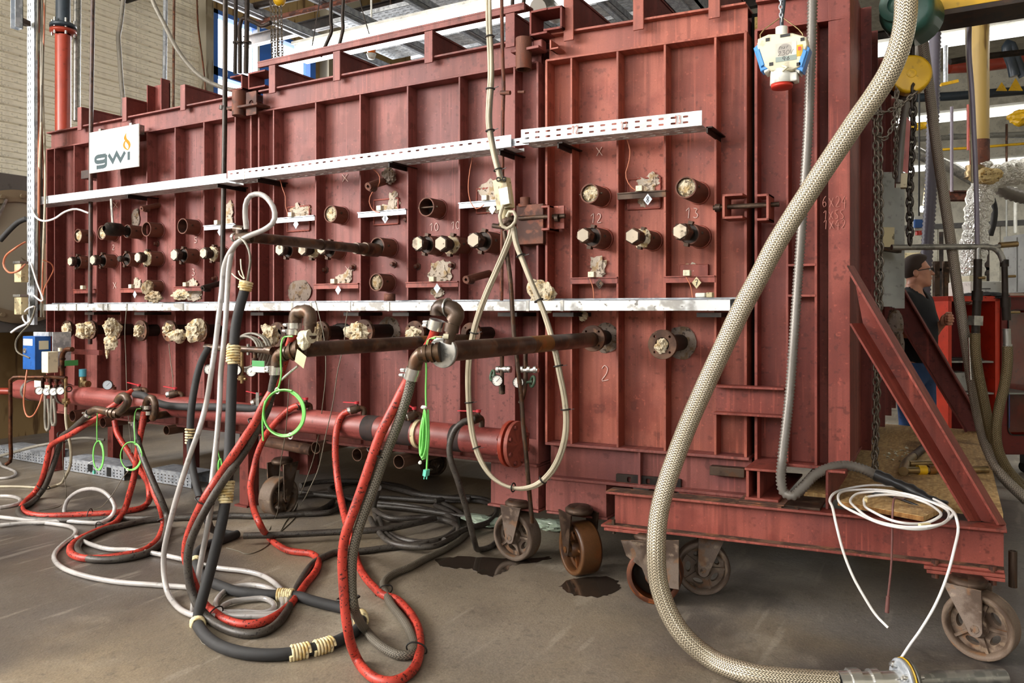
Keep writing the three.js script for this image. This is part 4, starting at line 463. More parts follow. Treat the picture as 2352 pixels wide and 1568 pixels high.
{ const { t, z, r } = L2, f = (x, y, dz = 0) => U(x, y, z + dz); const A = L2.A; part(t, 'end_disc', lat([[0, -.012], [r * 1.5, -.012], [r * 1.55, 0], [r * 1.5, .008], [0, .008]], A, Z, 28), M.steel);
  part(t, 'coupling', rings(f(1012, 808, .01), V().subVectors(f(975, 812, .03), f(1012, 808, .01)).normalize(), [[.038, .014], [.03, .012], [.036, .012], [.03, .012], [.034, .012], [.027, .02]]), M.brassOld); part(t, 'elbow', sweep([f(982, 810, .03), f(968, 813, .03), f(957, 826, .03), f(952, 846, .03)], .027, { n: 14, step: .012 }), M.lance); clampAt(t, f(949, 852, .03), V(-.3, -1, 0).normalize(), .026); clampAt(t, f(945, 864, .03), V(-.3, -1, 0).normalize(), .025);
  part(t, 'riser', [cy(f(1030, 788), f(1042, 735), .021, 14), cy(f(1036, 762), f(1040, 742), .028, 14)], M.lance); part(t, 'return_bend', sweep([f(1042, 738), f(1049, 722), f(1041, 710), f(1028, 707), f(1017, 703), f(1008, 709), f(1006, 724)], .03, { n: 14, step: .012 }), M.lance); part(t, 'bend_ring', cy(f(1030, 706), f(1027, 706), .036, 14), M.steel); clampAt(t, f(1003, 742), V(-.3, -1, 0).normalize(), .028); clampAt(t, f(1001, 750), V(-.3, -1, 0).normalize(), .027); part(t, 'vent_screw', cy(f(1030, 773, .02), f(1018, 772, .03), .01, 8), M.cream); part(t, 'sensing_tube', sweep([f(1015, 774, .03), f(992, 774, .03), f(984, 782, .03), f(982, 795, .03)], .004, { n: 6 }), M.brass); }
const L3 = lance('thin brown lance pipe high on the furnace ending at the clear hose loop', 578, 545, 866, 566, 12.5, null);
{ const { t, z, A, r } = L3; part(t, 'pipe_seam', cy(V(A.x, A.y, zOf(A.x, 736)), V(A.x, A.y, zOf(A.x, 740)), r * 1.15, 18), M.iron); part(t, 'coupling', [cy(V(A.x, A.y, L3.B.z + .12), V(A.x, A.y, L3.B.z), r * 1.5, 16), cy(V(A.x, A.y, L3.B.z + .2), V(A.x, A.y, L3.B.z + .12), r * 1.25, 16)], M.lance); const f = (x, y, d = 0) => U(x, y, z + d); part(t, 'end_tee', [cy(f(578, 545), f(545, 548, .03), .03, 14), cy(f(552, 528, .02), f(552, 560, .02), .024, 14), cy(f(540, 525, .0), f(562, 528, .0), .02, 12)], M.lance); part(t, 'clip', [pipe(f(541, 545, .03), f(537, 545, .03), .024, .016, 12)], M.chrome); }
const L4 = lance('low left lance with bent return elbow feeding the upper black hose', 268, 948, 445, 985, 10, null), L5 = lance('low lance beside it with upright return bend feeding two red hoses', 332, 958, 470, 992, 9, null);
{ const f = (x, y, d = 0) => U(x, y, L4.z + d); part(L4.t, 'coupling', rings(f(272, 950), V().subVectors(f(235, 944, .02), f(272, 950)).normalize(), [[.03, .03], [.036, .015], [.03, .02], [.034, .015]]), M.lance); part(L4.t, 'elbow', sweep([f(250, 945), f(235, 943), f(220, 940), f(208, 946)], .025, { n: 12 }), M.lance); part(L4.t, 'return_bend', sweep([f(272, 946), f(285, 936), f(294, 922), f(288, 910), f(276, 912), f(270, 922)], .026, { n: 12 }), M.lance); clampAt(L4.t, f(203, 950, .0), V(-.7, -.6, 0).normalize(), .024);
  const g = (x, y, d = 0) => U(x, y, L5.z + d); part(L5.t, 'coupling', rings(g(340, 960), V().subVectors(g(312, 954, .02), g(340, 960)).normalize(), [[.03, .03], [.034, .015], [.028, .03]]), M.lance); part(L5.t, 'elbow', sweep([g(322, 956), g(313, 953), g(309, 960), g(309, 970)], .023, { n: 12 }), M.lance); part(L5.t, 'return_bend', sweep([g(335, 946), g(336, 924), g(342, 914), g(350, 914), g(355, 924), g(356, 945), g(350, 962)], .023, { n: 12 }), M.lance); clampAt(L5.t, g(309, 972), V(0, -1, 0), .023); clampAt(L5.t, g(341, 948), V(0, -1, 0), .024); clampAt(L5.t, g(338, 935), V(0, -1, 0), .026); }
// ================================================================ manifolds with gauges
{ const z = .42, f = (x, y, d = 0) => U(x, y, z + d), t = thing('gauge_manifold', 'brown pipe manifold with four gauges beside the blue box at left', 'gauge manifold');
  part(t, 'pipe', [cy(f(104, 865), f(152, 868), .014, 12), sweep([f(166, 802), f(152, 803), f(144, 812), f(143, 832), f(143, 862)], .018, { n: 12 }), cy(f(143, 838), f(143, 845), .025, 8), cy(f(143, 822), f(143, 826), .024, 8)], M.copper);
  for (const [x, y] of [[90, 897], [107, 898.5], [122, 899], [138, 897]]) { part(t, 'drop_pipe', [cy(f(x + 8, 866), f(x + 8, 894), .012, 10), cy(f(x + 8, 870), f(x + 8, 876), .019, 8), cy(f(x + 8, 884), f(x + 8, 890), .018, 8)], M.copper); gauge(t, f(x, y, .03), 9.5); }
  part(t, 'drain_valve', [cy(f(151, 868), f(151, 934), .012, 10), cy(f(151, 915), f(151, 922), .026, 8), cy(f(146, 924), f(158, 924), .014, 8)], M.brass); part(t, 'hand_wheel', [boxUV(orient(clean(new THREE.TorusGeometry(.02, .005, 6, 14)), f(158, 893), V(1, 0, .3), Z))], M.iron); part(t, 'tag', bx(f(86, 0).x, f(101, 0).x, f(0, 881).y, f(0, 866).y, z + .02, z + .024), M.whiteP); part(t, 'tag', bx(f(110, 0).x, f(121, 0).x, f(0, 882).y, f(0, 874).y, z + .02, z + .024), M.cream);
  for (const [a, b, c] of [[104, 110, 112], [119, 124, 113]]) solo('impulse_hose', a < 110 ? 'grey looped hose hanging from left gauges, the longer loop' : 'grey looped hose hanging from left gauges, the shorter loop', 'hose', sweep([f(a, 906), f(a, 925), f(a - 0, 965), f(a + 3, a < 110 ? 988 : 978), f(a + 8, a < 110 ? 985 : 972), f(b + 3, 955), f(b + 1, 930), f(b, 915)], .011, { n: 8 }), M.cableGrey);
  solo('drain_hose', 'thin grey hose dropping from the brass drain to the floor at left', 'hose', sweep([f(151, 934), f(151, 960), f(154, 985), f(159, 1008), f(163, 1035), f(161, 1070), f(150, 1095), ...path(.01, [[132, 1113], [110, 1120], [80, 1119], [40, 1117], [0, 1117]])], .01, { n: 8 }), M.cable);
  const bb = thing('control_box', 'blue control box with keyhole switch and white label', 'control box'); { const x0 = f(52, 0, .1).x, x1 = f(80, 0, .1).x, zz = z + .1, zb = zOf(x1, 117), y0 = f(0, 844, .1).y, y1 = f(0, 770, .1).y; part(bb, 'housing', bx(x0, x1, y0, y1, zb, zz, .004), M.blue); part(bb, 'label', bx(x0 + .01, x1 - .03, y1 - .07, y1 - .02, zz, zz + .001), M.whiteP); part(bb, 'key_switch', [pipe(V(x0 + .035, y1 - .11, zz), V(x0 + .035, y1 - .11, zz + .006), .02, .01, 16), cy(V(x0 + .035, y1 - .11, zz), V(x0 + .035, y1 - .11, zz + .003), .01, 10)], M.chrome); part(bb, 'cable_entry', [bx(x1, x1 + .004, y1 - .1, y1 - .035, zb + .02, (zz + zb) / 2 + .03)], M.cream); part(bb, 'mount', bx(x0, x1 + .04, y1, y1 + .03, zb, zb + .04), M.zinc); part(bb, 'back_plate', bx(x1 + .05, x1 + .06, y0 + .02, y1 + .03, zb - .12, zz - .1), M.zinc); }
  const wb = thing('junction_box', 'white and beige junction box in front of the blue box', 'junction box'); { const zz = z + .18, x0 = U(95, 0, zz).x, x1 = U(110, 0, zz).x, zb = zOf(x1, 134), y0 = U(0, 849, zz).y, y1 = U(0, 803, zz).y; part(wb, 'housing', bx(x0, x1, y0, y1, zb, zz, .004), M.cream); part(wb, 'gland', cy(V(x1 - .02, y1, zz - .1), V(x1 - .02, y1 + .025, zz - .1), .014, 10), M.cream); const q = U(128, 832, zz - .15); part(wb, 'green_label', bx(x1 + .001, x1 + .004, q.y - .02, q.y + .02, zz - .22, zz - .12), M.greenLab ?? M.green); }
}
{ const z = .5, f = (x, y, d = 0) => U(x, y, z + d), t = thing('gauge_manifold', 'dark cross pipe manifold with three gauges behind the fat black hose', 'gauge manifold'); part(t, 'pipe', [cy(f(472, 797), f(622, 805), .02, 14), cy(f(545, 800), f(545, 804), .028, 14), cy(f(612, 803), f(626, 806), .026, 12)], M.lance);
  for (const [x, y] of [[480, 848], [542, 850], [577, 853]]) { part(t, 'drop_pipe', [cy(f(x + 9, 800), f(x + 9, 850), .013, 10), cy(f(x + 9, 822), f(x + 9, 832), .02, 8)], M.lance); gauge(t, f(x, y, .04), 12); } part(t, 'drain_valve', [cy(f(556, 806), f(556, 880), .011, 8), cy(f(556, 862), f(556, 872), .024, 8), cy(f(548, 870), f(566, 870), .01, 8)], M.brass); part(t, 'bracket', [cy(f(570, 790), f(570, 815), .01, 6), bx(f(583, 0).x, f(590, 0).x, f(0, 882).y, f(0, 858).y, z - .02, z - .015)], M.steel);
  const tg = part(t, 'label_plate', bx(f(578, 0, .05).x, f(606, 0, .05).x, f(0, 820).y, f(0, 800).y, z + .04, z + .045), M.whiteP); part(tg, 'green_stripe', bx(f(578, 0, .05).x, f(606, 0, .05).x, f(0, 810).y, f(0, 800).y, z + .045, z + .047), std({ color: col('#3f8a4c') }));
  const cc = []; for (let i = 0; i < 7; i++) { const c = f(562 + i % 3, 808 + (i % 4) * 2, -.12), w = .13 + i * .007; cc.push(sweep([0, 1, 2, 3, 4, 5, 6, 7, 8].map(k => V(c.x + Math.cos(k * .785) * w, c.y + Math.sin(k * .785) * (.1 + i * .004), c.z - .02 * i * .6)), .008, { n: 6 })); } solo('cable_coil', 'grey coiled cable hanging behind the manifold with green label', 'cable', cc, M.cableGrey); }
{ const z = .12, f = (x, y, d = 0) => U(x, y, z + d), t = thing('gauge_pair', 'two gauges with green handwheels under chrome couplings left of the joint', 'gauge manifold'); part(t, 'pipe', [cy(f(1153, 800), f(1153, 905), .012, 10), cy(f(1207, 812), f(1207, 870), .012, 10), cy(f(1153, 884), f(1153, 904), .018, 8), sweep([f(1207, 870), f(1206, 890), f(1200, 915), f(1194, 925)], .012, { n: 8 })], M.iron);
  part(t, 'coupling', [cy(f(1141, 847), f(1174, 847), .014, 8), cy(f(1196, 850), f(1236, 850), .014, 8), ...[1145, 1162, 1170, 1200, 1216, 1230].map(x => cy(f(x - 3, 848), f(x + 3, 848), .021, 6))], M.chrome); gauge(t, f(1142, 874, .05), 13); gauge(t, f(1190, 878, .05), 13); for (const [x, y] of [[1131, 862], [1223, 876]]) part(t, 'hand_wheel', [boxUV(orient(clean(new THREE.TorusGeometry(.028, .008, 6, 16)), f(x, y), V(-.6, .2, .7), Z)), cy(f(x, y), f(x + (x > 1200 ? -14 : 14), y + 2), .008, 8)], std({ color: col('#3c5240'), roughness: .5 })); }
// ================================================================ cable trays
function slotted(x0, x1, y0, y1, z, rows, pitch, sw, sh, th = .003) { const s = poly([[x0, y0], [x1, y0], [x1, y1], [x0, y1]]); for (const r of rows) for (let x = x0 + pitch * .6; x < x1 - sw; x += pitch) s.holes.push(rrect(sw, sh, sh * .45, x, y0 + r, THREE.Path)); return plate(s, th, V(0, 0, z), V(1, 0, 0), Y); }
function cableTray(label, pa, pb, ya, yb, lip, o = {}) {               // ya, yb: picture rows of the lower lip edge at both ends
  const zf = .17, a = U(pa, ya, zf, o.t), b = U(pb, yb, zf, o.t), y = (a.y + b.y) / 2, f = o.t ? zB : zA, S = g => shear(g, f), t = thing('cable_tray', label, 'cable tray', 'galvanised cable trays along the furnace');
  part(t, 'side', S(o.rows ? slotted(a.x, b.x, y, y + lip, zf - .003, o.rows, o.pitch ?? .06, .026, .0095) : bx(a.x, b.x, y, y + lip, zf - .003, zf, .001)), o.m ?? M.tray);
  const base = o.slots ? (() => { const g = slotted(a.x, b.x, 0, .15, 0, [.03, .075, .12], .07, .03, .007, .002); g.applyMatrix4(new THREE.Matrix4().set(1, 0, 0, 0, 0, 0, 1, 0, 0, -1, 0, 0, 0, 0, 0, 1)); return mv(g, 0, y + .001, zf); })() : bx(a.x, b.x, y, y + .002, zf - .15, zf - .003); part(t, 'base', S(base), o.m ?? M.tray);
  part(t, 'side', S(bx(a.x, b.x, y, y + (o.back ?? lip), zf - .15, zf - .147, .001)), o.m2 ?? o.m ?? M.tray); if (o.lid) part(t, 'lid', S(bx(a.x, b.x, y + lip + .002, y + lip + .005, zf - .147, zf - .03)), o.m2);
  for (const p of o.joints ?? []) { const q = U(p, 700, zf, o.t).x; part(t, 'joint_clip', S(bx(q - .008, q + .008, y - .002, y + lip + .002, zf, zf + .003)), M.steel); } return t; }
cableTray('plain upper cable tray at left under the white sign', 70, 520, 472, 418.5, .062, { lid: 0 });
cableTray('long slotted upper cable tray on the middle section', 523, 1174, 417, 335, .066, { rows: [.045], slots: 1, joints: [560], back: .02 });
cableTray('bright slotted upper cable tray with red chalk numbers at right', 1196, 1612, 327, 289, .072, { rows: [.022, .05], slots: 1, t: TB, back: .015, m: std({ color: col('#fafaf6'), map: T.zinc, roughness: .5 }) });
{ const t = all[all.length - 1]; for (const [n, x, y] of [['12', 1312, 287], ['12', 1424, 278], ['13', 1548, 264]]) part(t, 'chalk_mark', marks(n, x, y, 9, 20, .174, TB, .0016), std({ color: col('#d8806a') })); }
solo('tray_link', 'short narrow splice bar joining the two slotted upper trays', 'cable tray', (() => { const a = U(1160, 338, .15), b = U(1215, 312, .15); return [slotted(a.x, b.x, a.y, a.y + .04, .148, [.02], .05, .022, .01)]; })(), M.zinc);
cableTray('stained lower cable tray along the left and middle sections', 78, 1208, 713, 713.5, .05, { back: .064, m: M.trayDirty, m2: M.greyTray, lid: 1, joints: [135, 176, 237, 248, 292, 421, 671, 714, 803, 892] });
cableTray('stained lower cable tray on the right furnace section', 1211, 1677, 713, 713.5, .052, { back: .066, m: M.trayDirty, m2: M.greyTray, lid: 1, t: TB, joints: [1212, 1291] });
// ================================================================ sign
{ const P = [[205, 306], [318, 282], [318, 380], [206, 400]].map(q => U(q[0], q[1], .12)), w = P[1].x - P[0].x, y0 = (P[2].y + P[3].y) / 2, y1 = (P[0].y + P[1].y) / 2, h = y1 - y0, cw = 1024, ch = Math.round(1024 * h / w), cv = document.createElement('canvas'); cv.width = cw; cv.height = ch; const g = cv.getContext('2d'); g.fillStyle = '#ecece8'; g.fillRect(0, 0, cw, ch);
  const X = k => k * cw, Yc = k => k * ch; g.strokeStyle = '#3e4c50'; g.lineWidth = cw * .052; g.lineJoin = 'round'; g.lineCap = 'butt';
  // letters g w i
  g.beginPath(); g.moveTo(X(.345), Yc(.62)); g.lineTo(X(.20), Yc(.62)); g.quadraticCurveTo(X(.125), Yc(.62), X(.125), Yc(.69)); g.quadraticCurveTo(X(.125), Yc(.76), X(.20), Yc(.76)); g.lineTo(X(.27), Yc(.76)); g.quadraticCurveTo(X(.345), Yc(.76), X(.345), Yc(.69)); g.lineTo(X(.345), Yc(.60)); g.moveTo(X(.345), Yc(.62)); g.lineTo(X(.345), Yc(.83)); g.quadraticCurveTo(X(.345), Yc(.885), X(.27), Yc(.885)); g.lineTo(X(.145), Yc(.885)); g.stroke();
  g.lineJoin = 'miter'; g.beginPath(); g.moveTo(X(.40), Yc(.61)); g.lineTo(X(.487), Yc(.80)); g.lineTo(X(.565), Yc(.61)); g.lineTo(X(.645), Yc(.80)); g.lineTo(X(.735), Yc(.61)); g.stroke(); g.beginPath(); g.moveTo(X(.81), Yc(.62)); g.lineTo(X(.81), Yc(.82)); g.stroke();
  g.fillStyle = '#d06c10'; g.beginPath(); g.moveTo(X(.765), Yc(.15)); g.bezierCurveTo(X(.69), Yc(.27), X(.71), Yc(.30), X(.735), Yc(.34)); g.bezierCurveTo(X(.68), Yc(.40), X(.67), Yc(.52), X(.79), Yc(.585)); g.bezierCurveTo(X(.87), Yc(.52), X(.86), Yc(.40), X(.79), Yc(.33)); g.bezierCurveTo(X(.755), Yc(.28), X(.755), Yc(.22), X(.765), Yc(.15)); g.fill(); g.fillStyle = '#ecece8'; g.beginPath(); g.moveTo(X(.75), Yc(.37)); g.bezierCurveTo(X(.715), Yc(.44), X(.74), Yc(.51), X(.79), Yc(.56)); g.bezierCurveTo(X(.83), Yc(.48), X(.78), Yc(.43), X(.75), Yc(.37)); g.fill();
  const tx = new THREE.CanvasTexture(cv); tx.colorSpace = THREE.SRGBColorSpace; const t = thing('sign', 'white sign with orange flame and grey letters gwi hung on the furnace', 'sign'); part(t, 'panel', bx(P[0].x, P[1].x, y0, y1, .108, .118, .002), M.whiteP); const fg = clean(new THREE.PlaneGeometry(w - .004, h - .004)); mv(fg, (P[0].x + P[1].x) / 2, (y0 + y1) / 2, .1186); part(t, 'print', fg, std({ map: tx, roughness: .95 })); part(t, 'hook', [bx(P[0].x + .1, P[0].x + .13, y1 - .05, y1 + .02, 0, .108), bx(P[1].x - .13, P[1].x - .1, y1 - .05, y1 + .02, 0, .108)], M.steel); }
// ================================================================ hoses and cables
const hose = (name, label, cat, r, list, mat, o = {}) => { const p = path(r, list, o.lift ?? 0); return solo(name, label, cat, sweep(p, r, { n: 10, step: .03, ...o }), mat, o.group); };
const tieAt = (t, a, b, r, mat = M.tie) => part(t, 'cable_tie', [boxUV(orient(clean(new THREE.TorusGeometry(r, .0035, 6, 20)), a, V().subVectors(b, a), Z)), bar(V(a.x + r, a.y, a.z), V(a.x + r + .025, a.y + .006, a.z), .004, .003)], mat);
const RH_ = .019, z4 = L4.z, z1 = L1.z, z2 = L2.z, z3 = L3.z;
// left group
hose('red_hose', 'red hose of the leftmost loop, from header valve along the floor and back up', 'hose', .02, [[303, 898, .36], [285, 910, .42], [268, 926, .46], [246, 941, .5], [228, 957, .52], [201, 973, .54], [161, 998, .56], [131, 1013, .56], [115, 1026, .56], [110, 1048, .56], [104, 1075, .56], [94, 1107, .56], [80, 1130, .55], [58, 1152], [50, 1165], [57, 1176], [87, 1183], [119, 1184], [167, 1182], [209, 1180], [254, 1178], [290, 1173], [322, 1167], [337, 1157], [343, 1139, .44], [340, 1110, .38], [318, 1075, .3], [295, 1037, .28], [279, 1013, .27], [268, 992, .26], [263, 966, .25]], M.redHose);
hose('black_hose', 'black hose clipped beside the leftmost red loop, running under to the cable pile', 'hose', .02, [[205, 947, z4], [196, 958, 'i'], [185, 968, 'i'], [161, 989, 'i'], [141, 1004, .5], [137, 1020, .5], [128, 1050, .51], [118, 1080, .53], [104, 1115, .54], [88, 1138, .54], [66, 1158], [46, 1168], [44, 1180], [58, 1189], [90, 1193], [131, 1195], [179, 1194], [224, 1192], [269, 1189], [310, 1190], [358, 1190], [424, 1186], [470, 1183], [520, 1176]], M.blackHose);
hose('red_hose', 'red hose of the second loop from left, crossing itself below the return bend', 'hose', .02, [[331, 945, .55], [327, 975, .56], [322, 1000, .57], [317, 1030, .57], [311, 1080, .57], [305, 1107, .58], [297, 1136, .58], [288, 1166, .57], [272, 1193], [254, 1206], [227, 1217], [194, 1232], [169, 1247], [161, 1260], [168, 1274], [197, 1282], [239, 1281], [284, 1275], [322, 1267], [355, 1247], [371, 1221], [376, 1198, .58], [369, 1166, .62], [355, 1133, .62], [343, 1090, .6], [329, 1061, .58], [321, 1037, .55], [317, 1020, .54], [322, 995, .52], [332, 964, .5]], M.redHose);
hose('black_hose', 'black hose paired with the second red loop, hanging from the low elbow', 'hose', .02, [[309, 970, .57], [313, 990, .58], [320, 1025, .6], [332, 1060, .62], [346, 1093, .63], [361, 1128, .63], [373, 1155, .62], [383, 1183, .6], [384, 1207, 'i'], [378, 1232], [358, 1258], [328, 1273], [270, 1284], [205, 1283], [178, 1262], [186, 1243], [209, 1230], [248, 1214], [287, 1205], [328, 1196], [373, 1191], [418, 1189], [470, 1188], [530, 1184], [590, 1185], [660, 1182], [720, 1176], [752, 1163], [765, 1150]], M.blackHose);
// middle pair hanging from the upper lance
hose('red_hose', 'red hose of the big middle loop sweeping across the floor under green coil', 'hose', RH_, [[676, 758, z1], [668, 785, z1], [660, 810, z1 - .03], [651, 835, z1 - .04], [641, 865, z1 - .02], [624, 900, z1], [606, 930, z1 + .02], [587, 968, z1 + .03], [566, 1000, z1 + .03], [534, 1048, z1 + .05], [502, 1095, 1.38], [472, 1141, 1.42], [451, 1183, 1.42], [435, 1221, 1.42], [427, 1252, 1.42], [426, 1280, 1.42], [436, 1312, 1.42], [450, 1350, 1.42], [469, 1386], [493, 1406], [519, 1423], [555, 1433], [594, 1431], [633, 1414], [663, 1391], [686, 1363], [706, 1336], [723, 1315], [731, 1295], [725, 1277], [710, 1270], [687, 1268], [663, 1264], [636, 1250], [615, 1230], [597, 1203, .72], [583, 1169, .62], [577, 1136, .55], [575, 1115, .5], [581, 1083, .45], [592, 1040, .42], [609, 1002, .4], [628, 976, .4], [646, 956, .39], [668, 938, .38], [684, 931, .37], [694, 930, .36]], M.redHose);
hose('black_hose', 'black hose paired with the big middle red loop, then trailing right to the pile', 'hose', RH_, [[633, 853, z1], [628, 879, z1], [621, 914, z1 + .0], [611, 945, z1 + .0], [594, 978, z1], [572, 1020, z1], [541, 1066, z1 + .03], [510, 1109, 1.4], [486, 1146, 1.42], [467, 1180, 1.44], [449, 1215, 1.45], [436, 1250, 1.46], [431, 1286, 1.46], [433, 1322, 1.46], [441, 1360, 1.46], [455, 1392, 1.46], [480, 1420], [507, 1438], [540, 1451], [573, 1456], [603, 1452], [629, 1438], [650, 1417], [666, 1386], [678, 1358], [694, 1328], [711, 1303], [728, 1287], [746, 1278], [772, 1268], [833, 1265], [878, 1259], [952, 1250], [1020, 1235], [1048, 1210], [1040, 1180], [1000, 1160]], M.blackHose);
// right pair hanging from the lower lance
hose('red_hose', 'long red hose of the right loop, from tall elbow bend down to the front floor', 'hose', .0195, [[1001, 753, z2], [996, 770, z2 - .02], [985, 793, z2 - .07], [970, 815, z2 - .08], [955, 842, z2 - .06], [940, 868, z2 - .02], [927, 892, z2 + .0], [908, 929, z2 + .02], [890, 964, z2 + .04], [871, 1004, z2 + .05], [855, 1050, z2 + .06], [839, 1098, z2 + .07], [822, 1147, z2 + .08], [809, 1183, z2 + .09], [797, 1215, z2 + .1], [789, 1250, z2 + .1], [786, 1291, z2 + .1], [788, 1333, z2 + .1], [791, 1375, z2 + .1], [794, 1413, z2 + .1], [799, 1445, z2 + .1], [806, 1478, 'i'], [820, 1513], [841, 1542], [866, 1560], [896, 1566], [925, 1557], [949, 1537], [961, 1511], [964, 1475], [961, 1445], [949, 1418], [931, 1395], [910, 1376], [880, 1366], [860, 1349], [839, 1325], [824, 1298], [816, 1270], [808, 1240, .95], [797, 1205, .75], [787, 1165, .62], [779, 1125, .5], [773, 1080, .44], [770, 1035, .42], [772, 996, .4], [778, 968, .38], [787, 952, .37], [801, 944, .36]], M.redHose);
hose('braided_hose', 'dark grey braided hose paired with the right red loop', 'hose', .0195, [[945, 866, z2], [941, 890, z2], [925, 941, z2 + .01], [909, 986, z2 + .02], [893, 1026, z2 + .02], [877, 1065, z2 + .03], [862, 1110, z2 + .04], [847, 1150, z2 + .05], [832, 1190, z2 + .06], [820, 1228, z2 + .07], [811, 1269, z2 + .07], [808, 1309, z2 + .07], [808, 1354, z2 + .07], [812, 1390, z2 + .07], [823, 1421, 'i'], [841, 1448], [866, 1476], [896, 1496], [922, 1505], [946, 1502], [954, 1488], [949, 1468], [937, 1440], [919, 1414], [901, 1391], [889, 1368], [880, 1348], [883, 1334], [901, 1319], [937, 1304], [976, 1283], [1020, 1262], [1060, 1236], [1080, 1214]], M.greyHose);
hose('black_hose', 'thin black hose from the rightmost header valve dropping to the wheel', 'hose', .0165, [[1091, 963, .37], [1067, 967, .4], [1049, 981, .42], [1038, 1001, .43], [1032, 1028, .44], [1036, 1060, .44], [1046, 1087, .42], [1058, 1124, .4], [1070, 1165, .36], [1080, 1205, .32], [1089, 1240, .26], [1103, 1262], [1123, 1257], [1142, 1242]], M.blackHose);
// clear hoses
hose('clear_hose', 'clear white hose, outer strand, coiled on the floor then running off left', 'hose', .0135, [[566, 526, z3 + .02], [563, 490, z3 + .03], [565, 467, z3 + .03], [573, 451, z3 + .03], [590, 445, z3 + .02], [607, 450, z3 + .02], [622, 466, z3 + .02], [631, 487, z3 + .02], [628, 510, z3 + .03], [605, 528, z3 + .04], [580, 538, z3 + .06], [560, 547, z3 + .07], [543, 560, z3 + .07], [524, 587, z3 + .07], [514, 616, z3 + .07], [509, 668, z3 + .08], [503, 721, z3 + .1], [495, 790, z3 + .12], [486, 850, z3 + .15], [474, 925, 1.2], [456, 990, 1.24], [438, 1040, 1.27], [421, 1092, 1.3], [402, 1155, 1.32], [387, 1215, 1.33], [377, 1264, 1.33], [376, 1309, 1.33], [383, 1354, 1.35], [401, 1386], [425, 1405], [456, 1415], [500, 1414], [560, 1410], [610, 1411], [640, 1405], [650, 1385], [636, 1362], [606, 1347], [570, 1343], [530, 1350], [503, 1370], [496, 1392], [510, 1405], [560, 1404], [605, 1407], [628, 1398], [625, 1382], [604, 1374], [570, 1376], [530, 1382], [508, 1396], [520, 1411], [580, 1414], [630, 1412], [655, 1398], [657, 1376], [641, 1348], [604, 1322], [567, 1312], [495, 1303], [420, 1284], [358, 1271], [298, 1262], [254, 1261], [209, 1250], [178, 1235], [157, 1213, .68], [147, 1184, .66], [152, 1154, .64], [173, 1132, .63], [206, 1122, .62], [236, 1128, .62], [257, 1148, .63], [264, 1169, .64], [254, 1187, .66], [230, 1199], [191, 1199], [149, 1196], [104, 1199], [60, 1200], [0, 1206]], M.clear, { lift: .004 });
hose('clear_hose', 'clear white hose, inner strand beside the fat black hose, ending on the floor', 'hose', .0135, [[545, 556, z3 + .05], [536, 568, z3 + .06], [526, 614, z3 + .07], [522, 668, z3 + .08], [518, 740, z3 + .1], [512, 807, z3 + .13], [507, 860, 1.17], [504, 927, 1.2], [499, 994, 1.24], [492, 1061, 1.3], [486, 1115, 1.33], [483, 1175, 1.35], [475, 1219, 1.37], [465, 1270, 1.38], [455, 1324, 1.4], [446, 1372, 1.42], [443, 1402, 1.43]], M.clear);
hose('clear_hose', 'dusty clear hose lying on the floor in a wide bend left of the loops', 'hose', .0135, [[440, 1349], [400, 1346], [358, 1343], [269, 1336], [194, 1322], [143, 1303], [125, 1284], [128, 1267], [149, 1246], [168, 1232], [174, 1219], [161, 1209], [134, 1204], [104, 1200], [60, 1194], [0, 1187]], M.clear);
hose('clear_hose', 'small clear hose loop lying at the left edge of the floor', 'hose', .0135, [[0, 1139], [20, 1139], [40, 1143], [47, 1150], [40, 1157], [20, 1162], [0, 1165]], M.clear);
hose('clear_hose', 'pale hose coil on the floor below the copper pipe at far left', 'hose', .011, [[0, 1098], [18, 1097], [33, 1092], [34, 1083], [20, 1076], [4, 1070], [0, 1062]], M.clear);
hose('floor_hose', 'grey hose lying across the perforated tray at far left', 'hose', .014, [[0, 1047, -.05], [40, 1036, -.1], [80, 1025, -.15], [130, 1016, -.25], [190, 1006, -.4], [240, 1010, -.5]], M.cableGrey);
